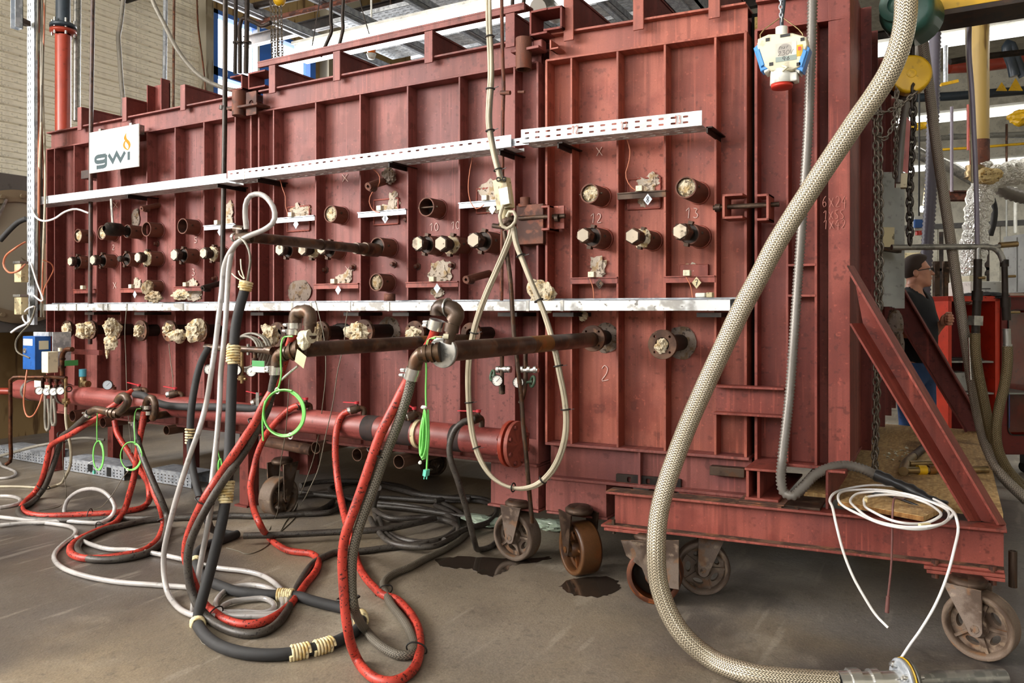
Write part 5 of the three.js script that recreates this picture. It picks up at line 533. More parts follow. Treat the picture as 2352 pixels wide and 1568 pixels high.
// fat black insulated hose with rope wraps
{ const r = .0245, t = thing('insulated_hose', 'fat black insulated hose with cream rope bindings hanging to the floor and curving across it', 'hose'), L = [[566, 648, z3 + .06], [560, 672, z3 + .07], [552, 700, z3 + .08], [542, 745, z3 + .1], [537, 800, z3 + .14], [533, 870, 1.2], [530, 950, 1.25], [527, 1030, 1.3], [523, 1100, 1.34], [513, 1180, 1.38], [500, 1240, 1.4], [485, 1300, 1.42], [470, 1355, 1.45], [458, 1400, 1.47], [454, 1425, 1.48], [462, 1446], [480, 1467], [507, 1484], [549, 1497], [594, 1503], [639, 1503], [669, 1500], [713, 1491], [758, 1479], [791, 1464], [818, 1448], [829, 1430], [826, 1413], [814, 1403], [782, 1395], [743, 1386], [713, 1378], [684, 1369], [609, 1365], [549, 1359], [504, 1344], [475, 1331], [456, 1309], [449, 1290], [454, 1268], [478, 1250], [510, 1240], [545, 1226]], P = path(r, L); part(t, 'hose', sweep(P, r, { n: 14, step: .03 }), M.blackSoft);
  const cur = new THREE.CatmullRomCurve3(P, false, 'centripetal'), near = (px, py) => { let b = 0, bd = 1e9; for (let i = 0; i <= 800; i++) { const u = i / 800, p = cur.getPoint(u), d = depth(p), sx = (p.x * CS - (p.z - CAMZ) * SN) / d * FPX + IW / 2, sy = HORIZ - (p.y - EYE) / d * FPX, e = Math.hypot(sx - px, sy - py); if (e < bd) { bd = e; b = u; } } return b; };
  for (let [px, py, len, turns] of [[564, 650, .07, 6], [538, 815, .09, 4], [524, 1130, .1, 7], [455, 1430, .06, 5], [688, 1496, .075, 7], [741, 1483, .078, 7], [827, 1420, .06, 4], [447, 1292, .05, 4], [655, 1367, .08, 5]]) { turns = Math.round(len / .0122); const u0 = near(px, py), du = len / 2 / (cur.getPoint(Math.min(1, u0 + .001)).distanceTo(cur.getPoint(Math.max(0, u0 - .001))) / .002), pts = []; for (let i = 0; i <= turns * 8; i++) { const u = Math.max(.0005, Math.min(.9995, u0 - du + 2 * du * i / (turns * 8))), p = cur.getPoint(u), tg = cur.getTangent(u), a = V().crossVectors(tg, Math.abs(tg.y) > .9 ? V(1, 0, 0) : Y).normalize(), b = V().crossVectors(tg, a), q = i / 8 * 2 * Math.PI; pts.push(p.addScaledVector(a, Math.cos(q) * (r + .004)).addScaledVector(b, Math.sin(q) * (r + .004))); } part(t, 'rope_binding', sweep(pts, .0065, { n: 6, step: .012 }), M.rope); } 
  solo('cable_tie_strands', 'loose white cable tie ends sticking up from the rope binding', 'cable ties', [[[560, 640], [548, 622]], [[562, 640], [553, 595]], [[556, 645], [533, 628]]].map(([a, b]) => sweep([U(a[0], a[1], z3 + .09), U((a[0] + b[0]) / 2 - 3, (a[1] + b[1]) / 2, z3 + .1), U(b[0], b[1], z3 + .09)], .0035, { n: 5 })), M.cream); }
hose('coax_cable', 'thin grey cable arcing from the lance tee into the black hose top', 'cable', .006, [[549, 545, z3 + .08], [562, 555, z3 + .09], [572, 575, z3 + .09], [575, 600, z3 + .09], [568, 645, z3 + .07]], M.cableGrey);
{ const t = thing('insulated_hose', 'second black hose with one cream rope binding, hanging left of the clear hoses', 'hose'), z = .75; part(t, 'hose', sweep(path(.021, [[478, 800, z - .2], [466, 822, z - .15], [456, 850, z - .1], [446, 895, z - .04], [440, 935, z], [437, 975, z + .02], [437, 1020, z + .04], [441, 1065, z + .06], [450, 1110, z + .1], [462, 1150, z + .14], [475, 1190, z + .2], [500, 1220], [540, 1228]]), .021, { n: 12 }), M.blackSoft); part(t, 'rope_binding', [0, 1, 2, 3, 4, 5].map(i => { const p = U(436.5, 986 + i * 6.2, z + .03); return boxUV(mv(clean(new THREE.TorusGeometry(.024, .006, 6, 16)).rotateX(1.45), p.x, p.y, p.z)); }), M.rope); }
{ const t = thing('insulated_hose', 'black hose lying along the top of the red header pipe', 'hose'); part(t, 'hose', sweep([U(310, 905, .36), U(330, 908, .38), U(350, 920, .4), U(380, 930, .4), U(430, 934, .4), U(490, 934, .39), U(550, 936, .37), U(590, 937, .35), U(612, 925, .34), U(628, 898, .36), U(636, 870, .42)], .024, { n: 12 }), M.blackSoft); }
// cream cable bundle looping from the hanging junction
function bundle(name, label, pts, n, r, mats, ties, tr) { const t = thing(name, label, 'cable'); for (let k = 0; k < n; k++) { const a = k / n * 6.283 + .5, off = n > 1 ? r * 1.15 : 0; part(t, 'cable', sweep(pts.map((p, i) => V(p.x + Math.cos(a + i * .12) * off, p.y + Math.sin(a + i * .1) * off * .6, p.z + Math.sin(a + i * .12) * off)), r, { n: 8, step: .03 }), mats[k % mats.length]); } for (const i of ties) { const p = pts[i], q = pts[Math.min(i + 1, pts.length - 1)]; tieAt(t, V().lerpVectors(p, q, .4), q, tr); } return t; }
{ const z = .5, P = l => l.map(q => U(q[0], q[1], q[2] ?? z)); bundle('cable_loop', 'bundle of cream cables hanging in a long U loop in front of the joint', P([[1176, 505], [1174, 535], [1160, 575], [1140, 622], [1115, 680], [1094, 740], [1081, 800], [1076, 850], [1076, 900], [1080, 960], [1088, 1010], [1103, 1055], [1130, 1095], [1165, 1117], [1200, 1122], [1235, 1112], [1265, 1085], [1285, 1050], [1298, 1005], [1301, 960], [1296, 910], [1286, 860], [1276, 810], [1264, 765], [1246, 710], [1225, 660], [1203, 605], [1186, 560], [1180, 520]]), 5, .0075, [M.cable, M.cable, M.cableGrey], [5, 8, 10, 13, 15, 19, 21, 24, 26], .021);
  bundle('cable_drop', 'pair of cream cables dropping from the roof into the hanging junction housing', P([[1123, 0], [1124, 60], [1127, 120], [1128, 180], [1124, 240], [1123, 280], [1130, 330], [1140, 375], [1150, 412]]), 3, .0085, [M.cable, M.cable, M.cableGrey], [1, 3, 5, 7], .021);
  const t = thing('junction_housing', 'grimy cream connector housing hanging where the cables meet', 'junction box'), b = bar(U(1152, 412, z), U(1162, 480, z), .075, .05, Z); part(t, 'housing', b, M.creamDirty); part(t, 'cover', bar(U(1158, 432, z + .035), U(1163, 470, z + .035), .05, .025, Z), M.cream); part(t, 'socket', [pipe(U(1145, 413, z + .03), U(1145, 411, z + .05), .011, .007, 12), pipe(U(1158, 412, z + .03), U(1158, 410, z + .05), .011, .007, 12)], M.black); part(t, 'lower_cone', cy(U(1162, 480, z), U(1156, 520, z), .035, 12, .018), M.creamDirty); part(t, 'clamp', [cy(U(1132, 518, z), U(1176, 524, z), .012, 8), cy(U(1150, 515, z - .02), U(1180, 500, z + .03), .014, 8), lump(U(1165, 510, z), .04, .03, .03, 81, .4, 3)], M.iron); part(t, 'loop', sweep([U(1156, 470, z + .05), U(1148, 500, z + .06), U(1160, 525, z + .05), U(1182, 512, z + .05), U(1184, 490, z + .05), U(1172, 484, z + .05), U(1164, 498, z + .05)], .009, { n: 8 }), M.cable);
  solo('grey_rod', 'grey steel tube hanging from the junction clamp down past the wheel', 'tube', [sweep(P([[1159, 530, .48], [1164, 580, .48], [1172, 640, .48], [1180, 760, .47], [1188, 830, .47], [1197, 910, .46], [1202, 980, .45], [1209, 1050, .44], [1214, 1110, .42], [1222, 1200, .38]]), .0115, { n: 10 })], M.iron); }
solo('conduit', 'brown vertical conduit pipe with chrome strut clamp, right of the cable drop', 'conduit', [sweep([U(1152, -60, .1), U(1153, 60, .1), U(1155, 150, .1), U(1157, 200, .1), U(1155, 260, .1), U(1154, 420, .1), U(1152, 690, .06)], .0105, { n: 10 }), cy(U(1150, 213, .12), U(1172, 213, .12), .012, 8), bx(U(1172, 0, .12).x, U(1190, 0, .12).x, U(0, 217, .12).y, U(0, 207, .12).y, .1, .13, .003), cy(U(1190, 211, .12), U(1205, 211, .12), .008, 6)], M.rustRed);
// green thermocouple leads
function coil(cx, cy_, rx, ry, z, n, seed) { const R = rng(seed), pts = []; for (let i = 0; i <= n * 16; i++) { const a = i / 16 * 6.283 - 1.2, k = Math.floor(i / 16), j = 1 + (R() - .5) * .02 + (k - n / 2) * .02; pts.push(U(cx + Math.cos(a) * rx * j + k * .6, cy_ + Math.sin(a) * ry * j, z + (k - n / 2) * .006)); } return pts; }
{ const z = z1 + .06, t = thing('thermocouple_lead', 'bright green coiled lead, the big round coil hanging in front of the red hose', 'cable'); part(t, 'coil', sweep(coil(651, 948, 47, 53, z, 4, 3), .004, { n: 6, step: .012 }), M.green); part(t, 'lead', sweep([U(672, 772, z - .03), U(654, 774, z - .03), U(647, 785, z), U(645, 830, z), U(646, 860, z), U(641, 885, z), U(636, 897, z)], .004, { n: 6, step: .012 }), M.green); part(t, 'lead', sweep([U(609, 920, z), U(604, 950, z), U(603, 985, z), U(605, 1012, z)], .004, { n: 6 }), M.green); part(t, 'plug', bar(U(605, 1008, z), U(605, 1024, z), .018, .012), M.teal); part(t, 'tie', boxUV(mv(clean(new THREE.TorusGeometry(.012, .003, 6, 12)), ...U(637, 897, z).toArray())), M.whiteP); part(t, 'tie', boxUV(mv(clean(new THREE.TorusGeometry(.012, .003, 6, 12)), ...U(667, 1001, z).toArray())), M.whiteP); }
{ const z = z2 + .02, t = thing('thermocouple_lead', 'green lead hanging in a narrow tied bundle with a two-pin plug below lower lance', 'cable'); const pts = []; for (let i = 0; i < 6; i++) { const d = .012 * (i % 3 - 1); pts.push(U(975 + i * .5, 940, z + d), U(984 - i * 2.2, 975, z + d), U(983 - i * 2.8, 1030, z + d), U(972 - i * 1.3, 1056 - i * 2, z + d), U(966 - i * .4, 1030, z + d * .5), U(971 - i * .8, 975, z + d)); } part(t, 'coil', sweep(pts, .0038, { n: 6, step: .012 }), M.green); part(t, 'lead', sweep([U(1000, 776, z + .02), U(984, 780, z), U(978, 800, z), U(979, 850, z), U(978, 900, z), U(979, 936, z)], .0038, { n: 6 }), M.green); part(t, 'lead', sweep([U(983, 940, z), U(985, 1000, z), U(982, 1040, z), U(980, 1080, z)], .0038, { n: 6 }), M.green); part(t, 'plug', [bar(U(980, 1078, z), U(978, 1092, z), .024, .014), bar(U(975, 1092, z), U(974, 1100, z), .004, .003), bar(U(981, 1092, z), U(980, 1100, z), .004, .003)], M.teal); part(t, 'tie', lump(U(974, 935, z + .01), .014, .008, .01, 91, .3, 2), M.whiteP); part(t, 'tie', lump(U(965, 1062, z), .008, .008, .006, 92, .3, 2), M.whiteP); }
{ const z = .6, t = thing('thermocouple_lead', 'pale green narrow coil hanging left from the low lance by a long lead', 'cable'); part(t, 'coil', sweep(coil(225, 1046, 12, 33, z, 4, 7), .004, { n: 6, step: .012 }), M.green); part(t, 'lead', sweep([U(236, 938, z - .1), U(226, 942, z - .05), U(223, 960, z), U(223, 1013, z)], .004, { n: 6 }), M.green); part(t, 'plug', bar(U(216, 1080, z), U(217, 1088, z), .016, .012), M.teal); part(t, 'tie', bar(U(203, 1063, z), U(216, 1057, z), .006, .003), M.whiteP); }
{ const z = .62, t = thing('thermocouple_lead', 'pale green round coil hanging behind the crossing red hoses', 'cable'); part(t, 'coil', sweep(coil(300, 1047, 24, 32, z, 4, 9), .004, { n: 6, step: .012 }), M.green); part(t, 'lead', sweep([U(323, 938, z - .06), U(313, 940, z - .05), U(309, 960, z - .03), U(310, 1015, z)], .004, { n: 6 }), M.green); part(t, 'tie', lump(U(293, 1078, z), .014, .012, .01, 93, .3, 2), M.whiteP); }
{ const z = 1.25, t = thing('thermocouple_lead', 'small green tied lead tucked between fat black hose and red hose', 'cable'); part(t, 'coil', sweep(coil(505, 1072, 4, 18, z, 3, 11), .0035, { n: 6, step: .012 }), M.green); part(t, 'lead', sweep([U(500, 1030, z), U(504, 1050, z), U(506, 1058, z)], .0035, { n: 5 }), M.green); }
// thin wires
const wires = [['dark wire from lower tray dangling past the green coil to the floor', [[724, 690, .2], [732, 720, .25], [745, 780, .3], [748, 860, .35], [741, 930, .35], [733, 990, .3], [718, 1060, .2], [700, 1110, .25], [686, 1140], [680, 1165], [655, 1200], [640, 1225], [600, 1262], [570, 1272], [545, 1264], [520, 1258]]], ['thin grey-green wire hanging right of the long middle lance', [[798, 715, .25], [793, 750, .3], [790, 790, .4], [776, 850, .45], [764, 930, .48], [748, 1000, .5], [730, 1080, .52], [712, 1120, .55], [690, 1160], [676, 1190], [640, 1225]]], ['thin dark wire hanging in front of the caster wheel', [[664, 870, .5], [661, 930, .5], [655, 1000, .45], [645, 1060, .4], [641, 1110, .4], [640, 1150, .4], [632, 1190], [618, 1217]]], ['thin wire hanging left of the low lance to the floor', [[146, 995, .55], [144, 1030, .55], [145, 1070, .55], [150, 1110, .55], [152, 1140, .55], [148, 1152], [130, 1165], [90, 1172]]], ['thin olive wire from tray past the clean flange at left', [[290, 712, .2], [287, 760, .22], [289, 820, .24], [291, 890, .3], [295, 960, .3], [299, 1000, .3], [302, 1040, .4]]], ['thin wire trailing from pale green coil across the floor', [[296, 1080, .6], [280, 1100, .6], [262, 1130, .65], [245, 1152, .68], [220, 1168], [190, 1178]]], ['black wire trailing under the fat hose at front', [[455, 1440, 1.5], [470, 1480], [500, 1482], [530, 1478], [560, 1486]]], ['thin dark wire from sensor lead at clean flange', [[388, 790, .1], [392, 830, .15], [397, 870, .2], [396, 905, .3]]]];
for (const [l, p] of wires) hose('thin_wire', l, 'wire', .0028, p, M.wire, { n: 5, step: .03 });
// orange sensor wires above the sockets
for (const [l, a] of [['orange sensor wire from upper tray to the socket at chalk twelve column', [[1440, 320], [1447, 345], [1444, 375], [1437, 400], [1446, 425], [1460, 437]]], ['orange sensor wire curling over the pink-ended stub', [[855, 385], [872, 405], [870, 425], [856, 440], [848, 460], [856, 482], [872, 488]]], ['orange sensor wire by the left patch under middle tray', [[642, 408], [648, 430], [655, 450], [656, 475], [664, 497]]], ['orange sensor wire falling beside the cream junction housing', [[1086, 358], [1078, 400], [1076, 440], [1084, 470], [1096, 480], [1112, 470]]], ['orange sensor wire under tag six down to the tray', [[1355, 640], [1362, 660], [1364, 685]]], ['orange sensor wire under tag seven down to the tray', [[1576, 636], [1586, 655], [1591, 683]]]]) { const t = a[0][0] > 1240 ? TB : 0; solo('sensor_wire', l, 'wire', sweep(a.map(q => U(q[0], q[1], .03, t)), .003, { n: 5 }), M.orangeWire); }
// black cable pile under the furnace
{ const R = rng(21), C = [[[700, 1180], [760, 1175], [790, 1150], [760, 1120], [820, 1108], [900, 1112], [980, 1140], [1060, 1180], [1080, 1215], [1000, 1245], [930, 1240], [880, 1215], [860, 1170], [870, 1120, .1]], [[680, 1140], [740, 1135], [830, 1150], [930, 1160], [1020, 1180], [1050, 1205], [1010, 1240], [940, 1252], [890, 1230], [870, 1190]], [[690, 1130], [780, 1140], [880, 1142], [1000, 1150], [1100, 1150], [1140, 1165], [1120, 1190], [1060, 1185], [960, 1170], [860, 1160]], [[860, 1170], [900, 1190], [980, 1188], [1040, 1200], [1050, 1225], [990, 1255], [910, 1250], [870, 1222], [850, 1190]], [[1000, 1150], [1060, 1140], [1120, 1148], [1142, 1172], [1120, 1200], [1070, 1215], [1020, 1240]], [[560, 1230], [640, 1228], [760, 1222], [880, 1215], [960, 1200], [1000, 1190]], [[690, 1115], [720, 1108], [780, 1104], [840, 1106], [900, 1120], [980, 1138], [1080, 1145]]]; const nm = ['outermost', 'second', 'flattest', 'inner', 'right-hand', 'straight front', 'rear']; C.forEach((c, i) => hose('black_cable', `black hose in the tangled pile under the furnace, its ${nm[i]} strand`, 'hose', .016 + R() * .004, c, M.blackHose, { lift: .004 + i * .006, group: 'black hoses piled under the furnace' })); }
// silver braided gas hose in front, its end fitting
{ const t = thing('braided_gas_hose', 'large silver braided metal hose arching from the roof to the floor in front', 'hose'), P = path(.04, [[2083, -70, .7], [2081, 0, .7], [2079, 45, .7], [2068, 100, .7], [2045, 160, .7], [2009, 219, .7], [1969, 275, .7], [1925, 340, .7], [1880, 407, .7], [1856, 444, .7], [1823, 495, .7], [1780, 565, .7], [1745, 632, .7], [1700, 715, .7], [1660, 800, .7], [1620, 885, .7], [1580, 975, .71], [1548, 1060, .73], [1525, 1130, .76], [1512, 1190, .78], [1507, 1260, .8], [1513, 1340, .8], [1538, 1410, .8], [1576, 1466, .8], [1638, 1515], [1720, 1546], [1800, 1558], [1870, 1563], [1925, 1567]]); part(t, 'braid', sweep(P, .0385, { n: 24, step: .02 }), M.braid);
  const a = P[P.length - 1], f = (px, py) => FLR(px, py, .04), d = V().subVectors(f(2060, 1563), f(1930, 1567)).normalize(); part(t, 'ferrule', [cy(a, V().copy(a).addScaledVector(d, .04), .041, 24), cy(V().copy(a).addScaledVector(d, .04), V().copy(a).addScaledVector(d, .08), .05, 8), cy(V().copy(a).addScaledVector(d, .08), V().copy(a).addScaledVector(d, .24), .036, 20), cy(V().copy(a).addScaledVector(d, .12), V().copy(a).addScaledVector(d, .15), .045, 20)], M.chrome);
  const q = V().copy(a).addScaledVector(d, .235); const fl = part(t, 'flange', lat([[.036, 0], [.075, 0], [.078, .003], [.078, .016], [.036, .016]], q, d, 28), M.zinc); part(fl, 'yellow_gasket', lat([[.03, .016], [.08, .016], [.08, .022], [.03, .022]], q, d, 28), M.yellow); part(fl, 'counter_flange', lat([[.03, .022], [.077, .022], [.077, .04], [.03, .04]], q, d, 28), M.steel); for (let i = 0; i < 4; i++) { const an = i * 1.571 + .6, ux = V().crossVectors(d, Y).normalize(), c = V().copy(q).addScaledVector(Y, Math.sin(an) * .056).addScaledVector(ux, Math.cos(an) * .056); part(fl, 'bolt', [cy(V().copy(c).addScaledVector(d, -.022), V().copy(c).addScaledVector(d, .06), .007, 8), cy(V().copy(c).addScaledVector(d, -.014), c, .013, 6)], M.chrome); }
  part(t, 'extension', [cy(V().copy(q).addScaledVector(d, .04), V().copy(q).addScaledVector(d, .4), .03, 18)], M.steel); }
// grey corrugated conduit with taped end
{ const t = thing('corrugated_conduit', 'grey corrugated conduit hanging down beside the socket box to the cart', 'conduit'), P = path(.021, [[1867, -60, .08], [1866, 0, .08], [1864, 100, .08], [1860, 200, .08], [1856, 300, .08], [1850, 400, .08], [1842, 510, .08], [1832, 650, .08], [1823, 780, .1], [1814, 900, .12], [1804, 990, .16], [1796, 1060, .2], [1794, 1105, .2], [1801, 1130, .2], [1820, 1138, .2], [1843, 1120, .16], [1872, 1090, .1], [1910, 1073, .04], [1950, 1069, -.02], [1985, 1078, -.05], [2008, 1089, -.08]]); part(t, 'conduit', sweep(P, s => .0205 + .0034 * Math.sin(s * 6.283 / .0155), { n: 16, step: .0039 }), M.corr); part(t, 'taped_end', sweep([P[P.length - 1], U(2040, 1102, -.08), U(2075, 1117, -.08), U(2110, 1135, -.07), U(2145, 1152, -.07), U(2172, 1166, -.06)], s => .024 + .004 * Math.sin(s * 47) + .0025 * Math.sin(s * 131), { n: 14, step: .01 }), M.tape, 'end wrapped in glossy black tape'); }
// white tube coil on the cart
{ const pts = [], y = z => z, t = thing('white_tube', 'thin white plastic tube coiled on the cart with two ends hanging down', 'tube'), q = (px, py, h = .57) => FLR(px, py, h); const L = [[2040, 1441, .02], [2012, 1412, .0], [1985, 1370, .0], [1960, 1325, 0], [1938, 1270, 0], [1922, 1210, 0]].map(p => U(p[0], p[1], .42 + p[2])); const loops = [[1912, 1165], [1906, 1150], [1912, 1136], [1945, 1122], [2000, 1114], [2060, 1118], [2130, 1140], [2178, 1165], [2188, 1182], [2160, 1204], [2100, 1215], [2040, 1206], [1980, 1184], [1935, 1160], [1925, 1140], [1950, 1126], [2010, 1124], [2090, 1136], [2160, 1162], [2180, 1184], [2150, 1206], [2080, 1210], [2010, 1195], [1965, 1165], [1955, 1145], [1975, 1132], [2040, 1130], [2110, 1148], [2150, 1168], [2158, 1186], [2120, 1202], [2060, 1198], [2000, 1172], [1985, 1155], [1990, 1142], [2050, 1136], [2130, 1150], [2180, 1168], [2198, 1195]]; const mid = loops.map((p, i) => q(p[0], p[1], .575 + (i % 3) * .008)); const L2_ = [[2201, 1215], [2192, 1260], [2176, 1320], [2150, 1385], [2115, 1445], [2090, 1480], [2069, 1512]].map(p => U(p[0], p[1], .38)); part(t, 'tube', sweep([...L, ...mid, ...L2_], .0055, { n: 8, step: .015 }), M.whiteTube); part(t, 'joint', [bar(q(1988, 1150, .58), q(1990, 1142, .58), .014, .014), bar(q(2135, 1205, .585), q(2112, 1207, .585), .014, .014)], M.rope); }
solo('brown_wire', 'thin brown sensor cable with metal tip hanging from the cart', 'wire', [sweep([FLR(2110, 1135, .56), FLR(2075, 1145, .58), U(2052, 1152, .4), U(2050, 1180, .42), U(2049, 1240, .42), U(2047, 1300, .42), U(2042, 1350, .42), U(2038, 1385, .42)], .0042, { n: 6 }), cy(U(2040, 1368, .42), U(2037, 1406, .42), .007, 8, .0085)], std({ color: col('#6a4440'), roughness: .5 }));
hose('black_lead', 'black lead lying among the white coil on the cart', 'wire', .006, [[1975, 1130, -.02], [2030, 1135, 0], [2080, 1150, .02], [2120, 1168, .04], [2150, 1190, .06]], M.tape);
// black cable ties holding the hose pairs
[[100, 1118, .545, -20, 55, 'near leftmost bend'], [142, 1004, .52, 40, -20, 'below left elbow'], [206, 1183, 0, 60, 3, 'on leftmost straight run'], [378, 1190, .6, 12, 40, 'at second loop right'], [230, 1213, 0, 40, -18, 'at second loop left'], [470, 1150, 1.42, -26, 60, 'on middle falling limb'], [590, 974, 1.33, 40, -60, 'below green coil'], [494, 1412, 0, 50, 40, 'at middle lowest bend'], [868, 1040, 1.46, 30, -70, 'halfway down right pair'], [800, 1373, 1.5, 4, 60, 'low on right pair'], [882, 1357, 0, 12, 30, 'at right loop neck'], [957, 1490, 0, -12, 40, 'at front loop end']].forEach(([x, y, z, dx, dy, l]) => { const P = (a, b) => z ? U(a, b, z) : FLR(a, b, .02), c = P(x, y), t = V().subVectors(P(x + dx, y + dy), c).normalize(), v = V(-c.x, EYE - c.y, CAMZ - c.z).normalize(), a = V().crossVectors(t, v).normalize(), b = V().crossVectors(a, t), pts = []; for (let i = 0; i < 16; i++) { const q = i / 16 * 6.283; pts.push(V().copy(c).addScaledVector(a, Math.cos(q) * .043).addScaledVector(b, Math.sin(q) * .026)); } solo('cable_tie', 'black cable tie round a red and dark hose pair, ' + l, 'cable tie', [sweep(pts, .0035, { n: 6, step: .01, closed: true })], M.tie); });
// ================================================================ hanging socket box, chains, hoist
function chain(t, pts, link, thick, mat, asParts) { const cur = pts.length > 2 ? new THREE.CatmullRomCurve3(pts, false, 'centripetal') : new THREE.LineCurve3(pts[0], pts[1]), L = cur.getLength(), n = Math.max(2, Math.round(L / (link * .78))), g0 = clean(new THREE.TorusGeometry(link * .3, thick, 5, 10)); g0.scale(1, 1.65, 1); const gs = []; for (let i = 0; i <= n; i++) { const p = cur.getPointAt(i / n), tg = cur.getTangentAt(i / n), q = new THREE.Quaternion().setFromUnitVectors(Y, tg), r = new THREE.Quaternion().setFromAxisAngle(Y, i % 2 ? .35 : .35 + Math.PI / 2); q.multiply(r); if (asParts) { const m = new THREE.Mesh(g0, mat); m.name = 'link'; m.castShadow = m.receiveShadow = true; m.position.copy(p); m.quaternion.copy(q); t.add(m); } else { const g = g0.clone(); g.applyQuaternion(q); gs.push(mv(g, p.x, p.y, p.z)); } } if (!asParts) { const m = part(t, 'chain', gs, mat); } }
{ const z = .3, f = (x, y, d = 0) => U(x, y, z + d), t = thing('socket_box', 'hanging white power socket box with blue side sockets and handwritten note', 'socket box'); const b = [[1766, 83], [1821, 80], [1851, 89], [1853, 106], [1838, 152], [1821, 161], [1774, 163], [1757, 150], [1743, 108], [1744, 93]].map(q => f(q[0], q[1])), sh = poly(b.map(v => [v.x, v.y])); part(t, 'housing', plate(sh, .07, V(0, 0, z - .06), V(1, 0, 0), Y, .004), M.cream); part(t, 'gland', [cy(f(1795, 82, -.03), f(1795, 63, -.03), .025, 18)], M.whiteP); const side = (q, m, d0, d1) => plate(poly(q.map(a => { const v = f(a[0], a[1]); return [v.x, v.y]; })), d1 - d0, V(0, 0, z + d0), V(1, 0, 0), Y, .003);
  for (const s of [1, -1]) { const k = x => s > 0 ? x : 1796 + (1796 - x) ; part(t, 'socket_base', side([[k(1741), 100], [k(1752), 96], [k(1770), 158], [k(1757), 166]], 0, -.07, .0), M.whiteP); const c = part(t, 'socket_cover', side([[k(1733), 112], [k(1746), 99], [k(1763), 157], [k(1749), 163]], 0, -.055, .004), M.blueP); part(c, 'lid_rib', side([[k(1739), 120], [k(1745), 116], [k(1756), 150], [k(1750), 154]], 0, .004, .014), M.blueP); }
  const c = f(1796, 162, -.03); part(t, 'lower_socket', [lat([[.0, 0], [.048, 0], [.05, -.06], [0, -.06]], c, Y, 24), bx(c.x + .03, c.x + .068, c.y - .06, c.y - .02, c.z - .03, c.z + .03, .006)], M.whiteP); part(t, 'red_cap', lat([[0, -.06], [.047, -.06], [.044, -.078], [0, -.08]], c, Y, 24), M.redPlastic); for (const [x, y] of [[1763, 91], [1843, 90], [1771, 147], [1834, 147]]) { const v = f(x, y, .016); part(t, 'screw_recess', bx(v.x - .008, v.x + .008, v.y - .007, v.y + .007, v.z - .004, v.z + .001), M.black); } part(t, 'slot', (() => { const v = f(1803, 81, .017); return bx(v.x - .02, v.x + .02, v.y - .006, v.y + .006, v.z - .004, v.z); })(), M.black); part(t, 'hook', [sweep([f(1797, 151, .02), f(1808, 153, .028), f(1806, 160, .03), f(1797, 163, .024)], .006, { n: 6 }), bx(f(1778, 0).x, f(1830, 0).x, f(0, 157).y, f(0, 147).y, z + .014, z + .019, .002)], M.cream);
  const cv = document.createElement('canvas'); cv.width = 384; cv.height = 384; const g = cv.getContext('2d'); g.fillStyle = '#b7b2a6'; g.fillRect(0, 0, 384, 384); g.fillStyle = '#8f8a82'; g.beginPath(); g.arc(170, 150, 130, 0, 7); g.fill(); g.fillStyle = '#c8c4ba'; g.fillRect(300, 0, 84, 270); g.fillStyle = '#7c8a84'; g.fillRect(0, 280, 384, 104); g.strokeStyle = '#35322e'; g.lineWidth = 9; g.lineCap = 'round'; g.lineJoin = 'round'; const S = (...p) => { g.beginPath(); p.forEach((q, i) => i ? g.lineTo(q[0], q[1]) : g.moveTo(q[0], q[1])); g.stroke(); };
  S([80, 70], [70, 120]); S([76, 85], [100, 70], [110, 78], [102, 120]); S([140, 72], [130, 108], [145, 120], [165, 110], [175, 72]); S([173, 90], [170, 120]); S([205, 120], [212, 75]); S([210, 88], [225, 74], [238, 78]); S([60, 180], [85, 165], [100, 185], [50, 255], [105, 250]); S([130, 165], [170, 165], [145, 200], [175, 215], [160, 250], [125, 250]); g.beginPath(); g.ellipse(225, 208, 28, 44, .2, 0, 7); g.stroke(); S([280, 165], [285, 250], [325, 165]); g.strokeStyle = '#1a1917'; g.lineWidth = 13; g.beginPath(); g.arc(155, 315, 22, 0, 7); g.stroke(); S([178, 312], [168, 365]); S([245, 295], [210, 340]); g.beginPath(); g.arc(230, 345, 20, 0, 7); g.stroke(); const tx = new THREE.CanvasTexture(cv); tx.colorSpace = THREE.SRGBColorSpace; const a = f(1781, 143, .019), e = f(1829, 93, .019), pg = clean(new THREE.PlaneGeometry(e.x - a.x, e.y - a.y)); mv(pg, (a.x + e.x) / 2, (a.y + e.y) / 2, z + .0155); part(t, 'note', pg, std({ map: tx, roughness: .35 }), 'grey sticker with handwriting nur 230V and 96'); const h = f(1838, 118, .0); part(t, 'sticker', [bx(h.x - .012, h.x + .012, h.y - .024, h.y + .024, z + .0145, z + .0158)], M.yellow); part(t, 'sticker_print', [bx(h.x - .006, h.x + .006, h.y + .0, h.y + .016, z + .0158, z + .0164)], M.redPlastic);
  part(t, 'hanger', [sweep([f(1747, 92, -.02), f(1747, 77, -.02), f(1790, 42, -.02)], .0028, { n: 6 }), sweep([f(1845, 92, -.02), f(1843, 77, -.02), f(1800, 42, -.02)], .0028, { n: 6 })], M.brass); part(t, 'supply_cable', sweep([f(1796, 70, -.03), f(1795, 45, -.03), f(1799, 20, -.03), f(1803, -60, -.03)], .0085, { n: 10 }), M.blueGrey); chain(t, [f(1795, 44, -.02), f(1793, 20, -.02), f(1796, -50, -.02)], .022, .0025, M.zinc, false); }
